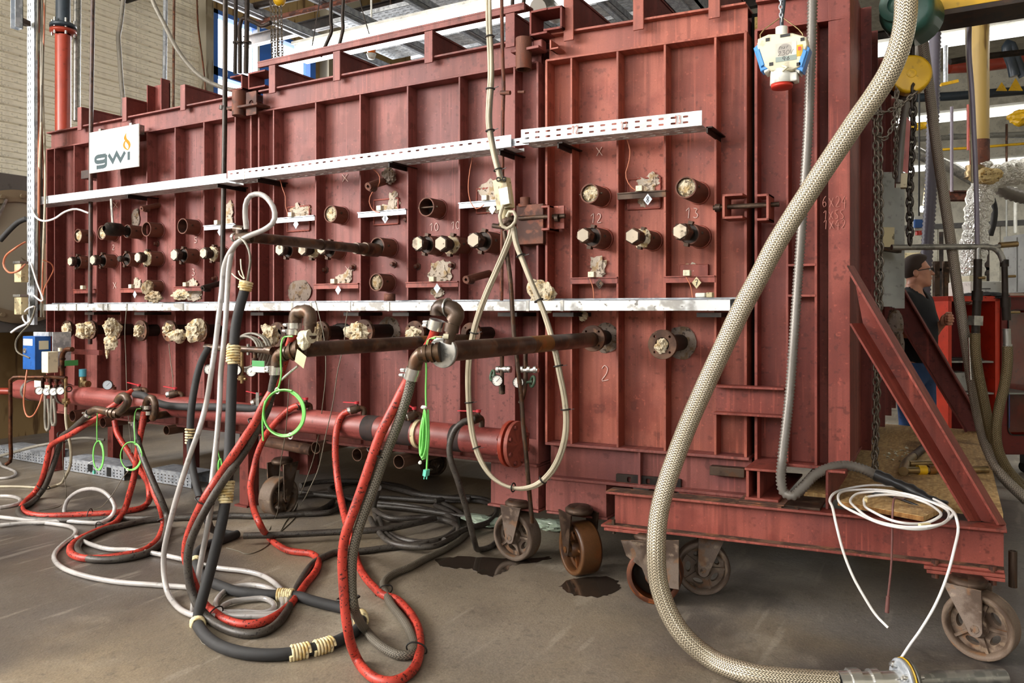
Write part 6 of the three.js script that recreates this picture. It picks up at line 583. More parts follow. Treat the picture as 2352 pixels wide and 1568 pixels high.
{ const z = -.35, t = thing('hoist_chain', 'long dark steel chain hanging beside the furnace end face', 'chain'); chain(t, [U(2010, 250, z), U(2013, 450, z), U(2015, 650, z), U(2008, 1080, z)], .046, .0048, M.chainM ?? (M.chainM = std({ color: col('#6a6258'), roughness: .45, metalness: .7 })), true); chain(t, [U(2020, 250, z - .03), U(2022, 650, z - .03), U(2010, 1085, z - .03)], .046, .0048, M.chainM, false); chain(t, [U(2011, 262, z), U(2040, 255, z), U(2070, 240, z), U(2100, 215, z)], .03, .004, M.chainM, false); chain(t, [U(2022, 315, z), U(2032, 318, z), U(2045, 300, z), U(2055, 265, z), U(2060, 210, z)], .028, .0035, M.chainM, false);
  const h = thing('chain_hoist', 'yellow chain hoist disc hanging behind the silver hose with dark loops below', 'chain hoist'), zz = -.7; const c = U(2094, 168, zz); part(h, 'cover', lat([[0, .0], [.085, 0], [.1, -.012], [.1, -.07], [0, -.07]], V(c.x, c.y, c.z), V(.25, .05, 1).normalize(), 28), M.yellow); part(h, 'body', lat([[0, -.07], [.09, -.07], [.09, -.16], [0, -.16]], V(c.x, c.y, c.z), V(.25, .05, 1).normalize(), 24), M.darkIron); part(h, 'hanger', cy(V(c.x, c.y + .08, c.z - .08), V(c.x, 3.02, c.z - .1), .012, 8), M.darkIron); part(h, 'hub', lat([[0, .004], [.02, .004], [.024, 0]], V(c.x, c.y, c.z), V(.25, .05, 1).normalize(), 16), M.yellow); chain(h, [U(2098, 205, zz), U(2096, 300, zz), U(2090, 430, zz), U(2090, 550, zz)], .05, .0075, std({ color: col('#3a3430'), roughness: .45, metalness: .6 }), true); chain(h, [U(2060, 200, zz), U(2058, 320, zz), U(2056, 400, zz)], .04, .004, M.chainM, false); part(h, 'hook_block', bar(U(2078, 400, zz), U(2076, 432, zz), .06, .03), std({ color: col('#cfc3a0'), map: T.grime })); part(h, 'strap', plate(poly([U(2083, 270, zz), U(2092, 282, zz), U(2086, 400, zz), U(2074, 395, zz)].map(v => [v.x, v.y])), .004, V(0, 0, zz + .02), V(1, 0, 0), Y), M.redGloss);
  const d = U(2078, 20, -.6); const m = thing('hoist_motor', 'dark green hoist motor half hidden behind the silver hose at the roof', 'hoist motor'); part(m, 'housing', lat([[0, 0], [.1, 0], [.13, -.03], [.14, -.2], [0, -.2]], V(d.x, d.y, d.z), V(-.2, 0, 1).normalize(), 24), M.greenP); part(m, 'cover_ring', lat([[.05, .01], [.09, .01], [.09, 0], [.05, 0]], V(d.x - .03, d.y + .03, d.z), V(-.2, 0, 1).normalize(), 24), M.greenP); const p = [[2052, -10], [2030, 40], [2060, 78]].map(q => U(q[0], q[1], -.75)); part(m, 'bracket', plate(poly([[U(2040, 30, -.75).x, U(2040, 30, -.75).y], [U(2118, 30, -.75).x, U(2118, 30, -.75).y], [U(2100, 90, -.75).x, U(2100, 90, -.75).y], [U(2058, 85, -.75).x, U(2058, 85, -.75).y]]), .04, V(0, 0, -.78), V(1, 0, 0), Y, .004), M.greenP); 
  const a = U(2112, 32, -.9), e = U(2500, -40, -.9), cr = thing('crane_beam', 'yellow overhead crane beam crossing the top right corner', 'crane beam'); part(cr, 'web', bx(a.x + .05, e.x + 2.4, a.y, a.y + .26, -.99, -.9, .003), M.yellow); part(cr, 'lower_flange', bx(a.x - .05, e.x + 2.4, a.y - .03, a.y, -1.16, -.895, .003), std({ color: col('#5a4418'), map: T.rust, roughness: .6 })); part(cr, 'end_plate', bx(a.x - .02, a.x + .05, a.y, a.y + .26, -1.0, -.88, .003), M.redD); }
// grey panels, shelf and blocks beside the furnace end
{ const t = thing('shield_panel', 'pale grey sheet metal shield panels standing beside the furnace end face', 'panel'), q = (x, y, d) => AT(x, y, d); const mk = (xa, xb, ya, yb, d) => bar(q((xa + xb) / 2, ya, d), q((xa + xb) / 2, yb, d), PXR(q(xa, ya, d), xb - xa), .03, V(SN, 0, CS)); for (const [a, b, c, e, d] of [[2021, 2046, 396, 704, 4.6], [2046, 2052, 402, 706, 4.62], [2052, 2075, 432, 708, 4.7]]) part(t, 'sheet', mk(a, b, c, e, d), M.greyP); part(t, 'shelf', bar(q(2018, 570, 4.5), q(2066, 577, 4.5), .05, .02, Y), M.iron); part(t, 'block', bar(q(2036, 523, 4.5), q(2035, 568, 4.5), .065, .06, V(SN, 0, CS)), M.creamDirty); const l = part(t, 'insulation', [lump(q(2056, 740, 4.75), .05, .1, .05, 101, .3, 3), lump(q(2066, 795, 4.75), .03, .1, .04, 102, .3, 3)], M.ash); }
// ================================================================ right background
const D = (list, d) => list.map(q => AT(q[0], q[1], q[2] ?? d));
const bg = (name, label, cat, pts, d, rpx, mat, o = {}) => { const P = D(pts, d); return solo(name, label, cat, sweep(P, o.rf ?? PXR(P[0], rpx), { n: 14, step: .04, ...o }), mat, o.group); };
luminaire('fluorescent strip light nearest in the right background under the crane beam', -8, 6, 4.17, AT(2230, 80, 8).z, .16, 22);
luminaire('second fluorescent strip light deeper in the right background', -8, 6, 4.17, AT(2230, 264, 11.2).z, .16, 22); luminaire('third and farthest fluorescent strip light in the right background', -2.5, 6, 4.17, AT(2230, 378, 15).z, .16, 22);
bg('braided_hose', 'grey braided hose slanting down in front of the red cabinet', 'hose', [[2112, 45], [2120, 100], [2134, 200], [2150, 330], [2168, 450], [2186, 570], [2203, 690], [2220, 800], [2236, 900], [2250, 970], [2268, 1030, 4.3], [2300, 1090, 4.2], [2360, 1150, 4.1]], 4.4, 11.5, M.greyHose2 ?? (M.greyHose2 = std({ color: col('#b8b0aa'), map: T.braid, bumpMap: T.braidB, bumpScale: .0014, roughness: .4, metalness: .4 })));
{ const P = D([[2148, 30], [2146, 150], [2142, 300], [2137, 450], [2130, 560], [2122, 700], [2116, 860], [2112, 1000]], 6.6); solo('corrugated_duct', 'dark corrugated suction hose hanging behind the person', 'hose', sweep(P, s => .047 + .005 * Math.sin(s * 6.283 / .035), { n: 14, step: .009 }), M.corrDark); solo('hose_clamp', 'purple hose clamp ring at the top of dark corrugated hose', 'clamp', [lat([[.05, 0], [.062, 0], [.062, .1], [.05, .1]], AT(2150, 50, 6.6), Y, 18)], M.purple); }
bg('corrugated_duct', 'grey corrugated conduit behind hoist chains, partly hidden by the silver hose', 'hose', [[2118, 60], [2106, 120], [2090, 200], [2076, 280], [2068, 340], [2064, 420]], 5.0, 10, M.corr, { rf: s => .027 + .003 * Math.sin(s * 6.283 / .02), step: .005 });
bg('cable', 'purple-grey cable hanging vertically in front of the yellow pipe', 'cable', [[2227, 30], [2226, 120], [2232, 200], [2237, 300], [2242, 420], [2245, 566]], 4.35, 5.2, M.purple); bg('cable', 'thin pale cable running with the purple one past yellow pipe', 'cable', [[2220, 30], [2221, 120], [2228, 220], [2231, 300], [2234, 420]], 4.45, 3, M.cable);
{ const x = AT(2250, 200, 7.5), t = thing('yellow_pipe', 'thick yellow vertical pipe, weathered and rusty at its lower end', 'pipe'); part(t, 'pipe', cy(V(x.x, AT(2250, 345, 7.5).y, x.z), V(x.x, 6.9, x.z), .083, 22), std({ color: col('#c4aa66'), map: T.wallc, roughness: .5 })); part(t, 'rusty_end', cy(V(x.x, AT(2250, 385, 7.5).y, x.z), V(x.x, AT(2250, 322, 7.5).y, x.z), .086, 22), M.rustRed); part(t, 'torn_end', lump(AT(2255, 378, 7.5), .1, .05, .1, 111, .3, 3), M.foil); }
{ const t = thing('insulated_duct', 'crumpled silver foil insulated duct rising then bending right', 'duct'), r = .105, d = 6.9; const P = D([[2228, 700], [2232, 620], [2240, 540], [2250, 460], [2262, 425], [2285, 408], [2320, 398], [2400, 388]], d); part(t, 'foil', sweep(P, (s) => r + .012 * Math.sin(s * 31) * Math.sin(s * 17 + 1) + .006 * Math.sin(s * 83), { n: 26, step: .012 }), M.foil); part(t, 'foam_joint', lump(AT(2268, 404, d - .1), .12, .075, .1, 112, .35, 4), std({ color: col('#dcc99a'), map: T.wool, bumpMap: T.woolB, bumpScale: .004, roughness: 1 })); part(t, 'flexible_end', sweep(D([[2240, 382], [2238, 395], [2236, 410]], d), s => .075 + .006 * Math.sin(s * 120), { n: 18, step: .01 }), M.brass); }
bg('corrugated_duct', 'brown corrugated duct under the foil duct at right edge', 'duct', [[2288, 425], [2310, 440], [2340, 450], [2400, 462]], 7.4, 16, M.corr, { rf: s => .06 + .008 * Math.sin(s * 6.283 / .045), step: .01 }); bg('black_hose', 'black hose curving behind the foil duct', 'hose', [[2278, 455], [2284, 480], [2282, 510], [2274, 540]], 7.6, 7, M.blackSoft);
bg('silver_duct', 'shiny silver duct slanting down across the far wall', 'duct', [[2095, 345], [2130, 362], [2180, 382], [2230, 410], [2260, 428]], 11, 13, M.steel); bg('dark_pipe', 'dark hose bending from the roof at upper right corner', 'hose', [[2352, 175], [2335, 140], [2322, 105], [2318, 100], [2312, 110], [2325, 150], [2330, 175]], 9, 11, M.blueGrey);
for (const [l, p, d, r, m] of [['dark overhead pipe with yellow tags crossing under second lamp strip', [[2100, 225], [2200, 220], [2352, 208]], 10, 10, M.blueGrey], ['red overhead pipe passing behind the yellow pipe', [[2180, 155], [2260, 150], [2352, 138]], 11, 14, M.redGloss], ['brown steel pipe under nearest lamp strip at right', [[2182, 142], [2260, 130], [2352, 120]], 8.6, 7, M.darkIron], ['thin yellow gas pipe low across the far hall', [[2160, 344], [2250, 338], [2352, 330]], 12, 3, M.yellow], ['grey conduit band far back above third lamp', [[2100, 320], [2250, 312], [2352, 308]], 13, 6, M.greyP], ['blue-grey duct strip below second lamp at far right', [[2180, 312], [2352, 312]], 13.5, 5, M.zinc]]) bg('overhead_pipe', l, 'pipe', p, d, r, m);
for (const [l, x, ya, yb, d, r, m] of [['thin red vertical rod left of the yellow pipe', 2224, 240, 345, 9, 3.5, M.redGloss], ['purple vertical tube ending in glare beside slanting hose', 2186, 245, 440, 8, 3.5, M.purple], ['slotted steel rail hanging near the yellow tags', 2172, 105, 190, 8, 5, M.zinc], ['brown hanger rod far right of yellow pipe', 2312, 285, 378, 12, 2.5, M.rust], ['white post on the far wall at right', 2332, 430, 535, 12, 4, M.whiteP], ['pale thin post on the far wall', 2312, 455, 560, 12, 2, M.greyP]]) bg('vertical_rod', l, 'rod', [[x, ya], [x, (ya + yb) / 2], [x, yb]], d, r, m);
solo('yellow_tags', 'yellow tag strip fixed to the slotted rail', 'tag', [bar(AT(2160, 195, 7.9), AT(2200, 186, 7.9), .03, .03)], M.yellow); solo('yellow_bag', 'crumpled yellow sheet hanging at the right edge under second lamp', 'sheet', [lump(AT(2345, 270, 10), .16, .1, .1, 121, .35, 4)], M.yellow); solo('yellow_bag', 'yellow crumpled scrap behind the slanting hose under second lamp', 'sheet', [lump(AT(2115, 290, 10.5), .14, .05, .08, 122, .35, 3)], M.yellow);
solo('yellow_scraps', 'yellow warning triangles lying on the overhead pipe', 'sign', [plate(poly([[-.09, -.07], [.09, -.07], [0, .09]]), .01, AT(2332, 196, 9.8), V(CS, 0, -SN), Y), plate(poly([[-.07, -.05], [.07, -.05], [0, .06]]), .01, AT(2300, 200, 9.8), V(CS, 0, -SN), Y)], M.yellow);
{ const d = 7.5, q = (x, y) => AT(x, y, d), t = thing('socket_box', 'far socket box with blue cover hanging behind the chains', 'socket box'); part(t, 'housing', bar(q(2109, 497), q(2109, 530), .11, .08, V(SN, 0, CS)), M.whiteP); part(t, 'cover', bar(AT(2110, 504, d - .06), AT(2110, 523, d - .06), .085, .03, V(SN, 0, CS)), M.blue); part(t, 'lower_socket', [cy(q(2110, 530), q(2110, 540), .03, 12)], M.redPlastic); part(t, 'cable', cy(q(2111, 497), AT(2112, 60, d), .009, 6), M.blackSoft); }
{ const t = thing('wall_lamp', 'small glowing round lamp beside the far socket box', 'lamp'); part(t, 'bulb', [mv(clean(new THREE.SphereGeometry(.035, 14, 10)), ...AT(2118, 480, 8).toArray())], M.lamp); part(t, 'holder', cy(AT(2122, 470, 8), AT(2130, 400, 8), .014, 8), M.creamDirty); const l = new THREE.PointLight(0xfff4e0, 1.5); l.position.copy(AT(2117, 481, 7.92)); l.castShadow = true; l.shadow.radius = 2; scene.add(l); }
{ const d = 4.35, q = (x, y, e = 0) => AT(x, y, d + e), t = thing('gas_pipework', 'bare steel pipe tee with two black drops in front of red cabinet', 'pipe'); part(t, 'pipe', [cy(q(2048, 568), q(2268, 566), .0165, 14), sweep([q(2262, 567), q(2282, 569), q(2297, 582), q(2305, 602)], .0165, { n: 12 }), cy(q(2246, 566), q(2246, 595), .016, 12), cy(q(2268, 570), q(2310, 562), .012, 10)], M.steel);
  part(t, 'black_drop', [cy(q(2246, 595), q(2245, 670), .021, 14), cy(q(2245, 668), q(2244, 690), .028, 14), cy(q(2244, 690), q(2240, 780), .022, 14), cy(q(2307, 600), q(2309, 690), .016, 12), cy(q(2307, 596), q(2307, 612), .022, 12), cy(q(2309, 682), q(2310, 705), .026, 14), cy(q(2310, 700), q(2312, 735), .022, 14)], M.darkIron); part(t, 'pipe_clamp', [bar(q(2241, 725), q(2240, 747), .06, .05), bar(q(2312, 733), q(2312, 755), .056, .05)], M.steel); for (const g of [cy(q(2246, 638, -.02), q(2262, 638, -.02), .008, 8), cy(q(2310, 635), q(2332, 634), .008, 8), cy(q(2318, 717), q(2342, 717), .008, 8), cy(q(2296, 563), q(2336, 560), .017, 10)]) part(t, 'brass_nipple', g, M.brass); part(t, 'steel_drop', [cy(q(2312, 755), q(2314, 800), .02, 14), cy(q(2314, 790), q(2314, 800), .024, 14)], M.steel); part(t, 'thin_rod', cy(q(2226, 775, -.03), q(2230, 872, -.03), .008, 8), M.chrome); }
bg('braided_hose', 'braided brown hose from the inner black drop curving down right', 'hose', [[2240, 765], [2240, 800], [2246, 850], [2256, 900], [2266, 950], [2274, 990], [2290, 1040], [2320, 1085], [2360, 1125]], 4.3, 11, M.bronzeHose ?? (M.bronzeHose = std({ color: col('#8f8060'), map: T.braid, bumpMap: T.braidB, bumpScale: .0014, roughness: .45, metalness: .4 }))); bg('braided_hose', 'braided brown hose from the outer steel drop curving down right', 'hose', [[2314, 795], [2314, 830], [2308, 880], [2296, 930], [2288, 980], [2292, 1030], [2315, 1080], [2345, 1125], [2370, 1150]], 4.2, 11, M.bronzeHose);
// red glazed cabinet
{ const t = thing('red_cabinet', 'red metal cabinet on castors with open shelf bay and rounded glass door', 'cabinet'), d = 6.6, o = AT(2178, 712, d), k = d / FPX, ux = V(CS, 0, -SN), W = 215 * k, Hh = 1.52, yb = .17, dz = V(-SN, 0, -CS); const at = (u, y, w) => V(o.x + ux.x * u + dz.x * w, y, o.z + ux.z * u + dz.z * w), slab = (u0, u1, y0, y1, w0, w1, c = .002) => { const g = bx(0, u1 - u0, y0, y1, -(w1 - w0), 0, c); g.rotateY(YAW); const p = at(u0, 0, w0); return mv(g, p.x, 0, p.z); };
  part(t, 'frame', [slab(0, .03, yb, Hh, 0, .5), slab(0, W, Hh - .045, Hh, 0, .5), slab(.4, .44, yb, Hh, 0, .5), slab(W - .03, W, yb, Hh, 0, .5)], M.cabRed); part(t, 'back_panel', slab(0, W, yb, Hh, .48, .5), M.cabDark); part(t, 'floor_panel', slab(0, W, yb, yb + .03, 0, .5), M.cabDark); part(t, 'shelf', slab(.03, .4, .95, .965, .02, .47), M.greyP); part(t, 'shelf', slab(.03, W - .03, .68, .695, .02, .47), M.greyP);
  const ds = rrect(W - .44, Hh - yb - .02, .02, .44 + (W - .44) / 2, (Hh + yb) / 2); ds.holes.push(rrect(.24, 1.06, .06, .44 + .175, .87, THREE.Path)); const g = clean(new THREE.ExtrudeGeometry(ds, { depth: .02, bevelEnabled: false, curveSegments: 8 })); g.rotateY(YAW); const p = at(0, 0, -.001); const door = part(t, 'door', boxUV(mv(g, p.x, 0, p.z)), M.cabDark); part(door, 'door_seal', (() => { const s = rrect(.25, 1.07, .065, .615, .87); s.holes.push(rrect(.235, 1.055, .058, .615, .87, THREE.Path)); const q = clean(new THREE.ExtrudeGeometry(s, { depth: .03, bevelEnabled: false, curveSegments: 8 })); q.rotateY(YAW); return mv(q, p.x, 0, p.z); })(), M.black); part(door, 'glass', slab(.5, .73, .36, 1.38, .004, .008), M.glass); for (const u of [.08, .4, .7]) part(t, 'castor', [cy(at(u, .05, .08), at(u + .02, .05, .09), .05, 14), slab(u - .02, u + .03, .08, yb, .05, .11)], M.black);
  const b = thing('ring_binder', 'blue ring binder with white spine label behind the cabinet glass', 'binder'); part(b, 'spine', slab(.5, .59, .38, .68, .1, .36), std({ color: col('#2e3c9c'), roughness: .5 })); part(b, 'label', slab(.522, .568, .5, .66, .096, .1, 0), M.whiteP); const cl = solo('black_cloth', 'crumpled black cloth lying on the cabinet top', 'cloth', [lump(AT(2262, 680, 6.7), .17, .04, .12, 131, .35, 4)], M.blackSoft); const bx_ = thing('file_box', 'white printer-like box standing on top of the red cabinet', 'box'); part(bx_, 'body', slab(.25, .9, Hh, Hh + .13, .1, .45, .01), M.whiteP); part(bx_, 'slot', [slab(.28, .42, Hh + .06, Hh + .07, .096, .1, 0), slab(.66, .8, Hh + .06, Hh + .07, .096, .1, 0)], M.darkGrey); part(bx_, 'top_part', slab(.27, .42, Hh + .13, Hh + .18, .15, .4, .004), M.cream);
  for (const [u, y, w, h, m, l] of [[.1, .7, .16, .16, M.greyP, 'grey instrument on the lower cabinet shelf'], [.27, .7, .1, .1, M.redPlastic, 'small red tin on the lower cabinet shelf'], [.06, .965, .3, .02, M.blackSoft, 'flat dark tablet on the upper cabinet shelf']]) solo('shelf_item', l, 'equipment', slab(u, u + w, y, y + h, .1, .3, .006), m); }
// far grey cabinets and clutter behind the cabinet
{ const t = thing('grey_cabinet', 'tall pale grey switch cabinet at the right edge', 'cabinet'); part(t, 'body', bar(AT(2362, 540, 6.4), AT(2362, 672, 6.4), .22, .3, V(SN, 0, CS)), M.greyP); part(t, 'door_edge', bar(AT(2335, 545, 6.38), AT(2335, 670, 6.38), .015, .02, V(SN, 0, CS)), M.greyP); const r = thing('tool_rack', 'rack of grey pipe fittings and hoses behind the person', 'rack'); for (const x of [2150, 2172]) part(r, 'post', bar(V(AT(x, 700, 8).x, 0, AT(x, 700, 8).z), AT(x, 600, 8), .05, .05, V(SN, 0, CS)), M.iron); for (let i = 0; i < 5; i++) part(r, 'elbow', sweep([AT(2158, 690 + i * 38, 7.9), AT(2168, 700 + i * 38, 7.9), AT(2182, 696 + i * 38, 7.9)], .035, { n: 10 }), M.steel); const b = solo('wall_board', 'bright white board on the far wall beside slanting hose', 'board', [bar(AT(2176, 600, 10), AT(2176, 660, 10), .1, .03, V(SN, 0, CS))], M.whiteP);
  solo('steel_beam', 'brown steel cross beam between slanting hose and foil duct', 'beam', [bar(AT(2180, 450, 10), AT(2226, 450, 10), .03, .14), bar(AT(2180, 441, 10), AT(2226, 441, 10), .1, .012), bar(AT(2180, 459, 10), AT(2226, 459, 10), .1, .012)], M.rustRed); const tb = thing('work_bench', 'low bench with white things far behind the slanting brace', 'bench'); part(tb, 'top', bar(AT(2120, 915, 9), AT(2180, 915, 9), .5, .04), M.whiteP); part(tb, 'leg', [cy(V(AT(2150, 915, 9).x, 0, AT(2150, 915, 9).z), AT(2150, 915, 9), .03, 8)], M.iron); }
// dark mass of plant behind the furnace's right rear, so that the hall reads deep
{ const t = thing('storage_rack', 'dim storage rack of brown plant far behind the person', 'rack'); const o = AT(2140, 712, 12); for (const u of [-.5, .1, .7]) part(t, 'post', bx(o.x + u, o.x + u + .06, 0, 2.6, o.z, o.z + .06), M.darkIron); for (const y of [.6, 1.3, 2.0]) part(t, 'shelf', bx(o.x - .5, o.x + .76, y, y + .04, o.z - .5, o.z + .06), M.darkIron); for (let i = 0; i < 7; i++) part(t, 'crate', bx(o.x - .45 + (i % 3) * .36, o.x - .15 + (i % 3) * .36, .64 + .7 * Math.floor(i / 3), .9 + .7 * Math.floor(i / 3), o.z - .4, o.z, .01), [M.creamDirty, M.greyP, M.darkGrey][i % 3]); }
// ================================================================ left: strut with cables, vessel, pipes
{ const z = .22, t = thing('strut_post', 'perforated galvanised strut post at left, with tray ends fixed to it', 'post'); const a = U(62, 740, z), b = U(79, 700, z); const sl = slotted(0, 3.4, 0, b.x - a.x, 0, [.02, .05], .05, .024, .008, .004); sl.applyMatrix4(new THREE.Matrix4().set(0, 1, 0, 0, 1, 0, 0, 0, 0, 0, -1, 0, 0, 0, 0, 1)); part(t, 'face', mv(sl, a.x, a.y - .02, z), M.zinc); part(t, 'flange', [bx(b.x - .003, b.x, a.y - .02, a.y + 3.4, z - .025, z), bx(a.x, a.x + .003, a.y - .02, a.y + 3.4, z - .025, z)], M.zinc);
  const u = thing('ceiling_strut', 'short galvanised channel hanging in the top left corner', 'strut'); const p = U(32, 62, .4), q = U(32, -40, .4); part(u, 'channel', [bx(p.x - .05, p.x - .046, p.y, q.y, .34, .4), bx(p.x - .05, p.x + .02, p.y, q.y, .34, .344), bx(p.x + .016, p.x + .02, p.y, q.y, .34, .4)], M.zinc); part(u, 'arm', bar(U(42, 45, .35), U(64, 55, .25), .05, .04), M.iron);
  const R = rng(31); for (let i = 0; i < 9; i++) { const x = 82 + i * 2.4, w = R() * 3, pts = []; for (let k = 0; k <= 8; k++) pts.push(U(x + w * Math.sin(k * 1.3 + i) * 1.4, -40 + k * 96, .17 + .03 * Math.sin(k + i))); solo('riser_cable', `${['cream', 'grey', 'dark', 'orange-brown'][i % 4]} vertical cable, ${['first', 'second', 'third', 'fourth', 'fifth', 'sixth', 'seventh', 'eighth', 'ninth'][i]} to the right of the left strut`, 'cable', sweep(pts, .006 + R() * .005, { n: 6, step: .06 }), [M.cable, M.cableGrey, M.wire, M.orangeWire][i % 4], 'cables bundled along the left strut'); }
  for (const [l, p, r, m] of [['white cable drooping from upper tray to the grey pipe at left', [[73, 477, .3], [80, 495, .3], [98, 507, .3], [125, 502, .28], [150, 486, .25], [175, 480, .2], [203, 489, .14]], .008, M.whiteTube], ['orange cable loop left of the strut over the vessel flange', [[58, 556, .3], [35, 570, .4], [12, 590, .4], [8, 608, .4], [20, 625, .4], [42, 622, .4], [58, 607, .3]], .008, M.orangeWire], ['white cable forming a long V beside the strut', [[71, 605, .3], [85, 650, .3], [99, 690, .28], [92, 690, .28], [78, 678, .3]], .007, M.whiteTube], ['orange cable curving from strut to the furnace corner', [[98, 597, .25], [115, 603, .2], [123, 618, .15], [113, 640, .15], [102, 662, .2], [98, 685, .25]], .005, M.orangeWire], ['white cable curling under the lower tray end at left', [[78, 703, .3], [62, 710, .3], [52, 725, .3], [56, 738, .3], [66, 744, .3]], .007, M.whiteTube], ['thin orange impulse tube hanging below blue box', [[63, 845, .5], [57, 890, .55], [55, 930, .55], [62, 955, .55], [75, 955, .55], [90, 930, .55], [98, 905, .5]], .006, M.orangeWire], ['black cable bent in front of the blue box', [[82, 703, .6], [70, 740, .62], [48, 765, .62], [36, 785, .62], [38, 805, .62], [68, 822, .62]], .006, M.wire], ['white cable end sticking left below the strut', [[70, 735, .4], [58, 745, .42], [42, 752, .45], [26, 763, .45]], .009, M.whiteTube]]) hose('loose_cable', l, 'cable', r, p, m, { n: 7 });
  for (const [y0, y1, l] of [[606, 650, 'small clear filter bowl on the left strut, the upper'], [682, 722, 'small clear filter bowl on the left strut, the lower']]) { const q = thing('filter_bowl', l, 'filter'); part(q, 'bowl', bx(U(41, 0, .3).x, U(57, 0, .3).x, U(0, y1, .3).y, U(50, y0, .3).y, .27, .33, .006), M.creamDirty); part(q, 'cap', bx(U(41, 0, .3).x, U(57, 0, .3).x, U(50, y0, .3).y, U(50, y0 - 6, .3).y, .27, .34, .003), M.steel); } }
{ const x = -8.05, c0 = U(40, 590, 0), cz = zOf(x, 45), cyy = 1.4 + (712 - 590) / 1780 * depth(V(x, 0, cz)); const t = thing('pressure_vessel', 'big grey vessel with round bolted manhole flange at left', 'vessel'), rad = .66; part(t, 'body_plate', bx(WX + .07, x, 1.18, 2.74, cz - 1.1, cz + 2.2, .01), M.darkGrey); const f = part(t, 'flange', lat([[rad * .82, 0], [rad, 0], [rad, .04], [rad * .82, .04]], V(x, cyy, cz), V(1, 0, 0), 48), M.flangeGrey ?? (M.flangeGrey = std({ color: col('#8a7e6c'), map: T.wallc, roughness: .7 }))); part(f, 'manhole_cover', lat([[0, 0], [rad * .82, 0], [rad * .82, .02], [0, .02]], V(x, cyy, cz), V(1, 0, 0), 48), M.concreteGrey); for (let i = 0; i < 20; i++) { const a = i * .314; part(f, 'bolt', cy(V(x + .03, cyy + Math.sin(a) * rad * .91, cz + Math.cos(a) * rad * .91), V(x + .065, cyy + Math.sin(a) * rad * .91, cz + Math.cos(a) * rad * .91), .022, 6), M.flangeGrey); } part(t, 'handle', bar(V(x + .05, cyy + .3, cz + .25), V(x + .05, cyy + .55, cz + .15), .02, .02), M.steel); const op = part(t, 'painted_lit_patch', bx(x + .02, x + .03, cyy - .3, cyy + .15, cz - .28, cz - .1, .01), std({ color: col('#e6c8b4'), map: T.wallc }));  // last part: pale slab, its colour stands in for a lit opening
  bg('black_hose', 'black hose running from left edge to the strut across the vessel', 'hose', [[0, 552], [20, 530], [42, 510], [60, 502]], 6.6, 6, M.blackSoft); bg('red_pipe', 'small dark red pipe at left edge entering the header', 'pipe', [[-30, 897], [0, 898], [48, 899]], 7.2, 8, M.redGloss); bg('copper_pipe', 'thin brown copper pipe turning down to the floor at far left', 'pipe', [[102, 866], [60, 866], [34, 866], [25, 870], [24, 885], [24, 950], [24, 1010], [25, 1050], [22, 1062], [14, 1066]], 6.0, 4.2, M.copper);
  const v = thing('riser_pipe', 'orange-red vertical pipe bolted to a dark blue-grey pipe above', 'pipe'), d = 7.7, X = AT(145, 200, d); part(v, 'red_pipe', [cy(V(X.x, 2.2, X.z), AT(145, 82, d), .072, 24), lat([[.07, -.01], [.12, .0], [.12, .03], [0, .03]], AT(145, 76, d), Y, 24)], M.redGloss); part(v, 'upper_pipe', [cy(AT(145, 64, d), V(X.x, 6.95, X.z), .066, 24), lat([[0, 0], [.12, 0], [.12, .035], [.1, .05], [.066, .06]], AT(145, 66, d), Y, 24)], M.blueGrey); for (let i = 0; i < 6; i++) { const a = i * 1.047 + .3, p = AT(145, 84, d); part(v, 'flange_bolt', cy(V(p.x + Math.cos(a) * .1, p.y, p.z + Math.sin(a) * .1), V(p.x + Math.cos(a) * .1, p.y + .16, p.z + Math.sin(a) * .1), .012, 6), M.chrome); }
  for (const [l, x, ya, yb, d, r, m] of [['silver foil wrapped vertical pipe right of the red riser', 178, -40, 278, 7.9, 8, M.steel], ['galvanised conduit with a bend, thick, left of brown rod', 380, 0, 200, 8.6, 5, M.zinc], ['brown vertical rod pipe beside galvanised conduit', 400, -30, 245, 8.2, 3, M.rust]]) bg('vertical_pipe', l, 'pipe', [[x, ya], [x - 1, (ya + yb) / 2], [x - 2, yb]], d, r, m);
  const gp = solo('vertical_pipe', 'grey pipe standing before the sign and running down the left section', 'pipe', [sweep([U(214, -40, .05), U(211, 150, .05), U(209, 290, .05), U(208, 560, .05), U(207, 690, .04), U(207, 790, .02)], .0165, { n: 10 }), bx(U(200, 0).x, U(222, 0).x, U(0, 424).y, U(205, 412).y, -.08, .05)], std({ color: col('#7a6868'), map: T.rust, roughness: .5 })); solo('bent_pipe_bracket', 'red square tube bracket under the grey vertical pipe', 'bracket', [bx(U(166, 0, .2).x, U(230, 0, .2).x, U(200, 814, .2).y, U(200, 803, .2).y, .18, .21)], M.redD);
  solo('vertical_pipe', 'dark vertical pipe in front of the left section ending at lower tray', 'pipe', [sweep([U(518, -40, .09), U(517, 150, .09), U(516, 300, .09), U(514, 420, .09), U(511, 600, .09), U(509, 700, .09)], .0175, { n: 12 }), cy(U(512, 252, .09), U(513, 243, .09), .027, 14), bar(U(518, 248, .09), U(540, 246, .06), .012, .012)], std({ color: col('#55504a'), map: T.rust, roughness: .45, metalness: .3 }));
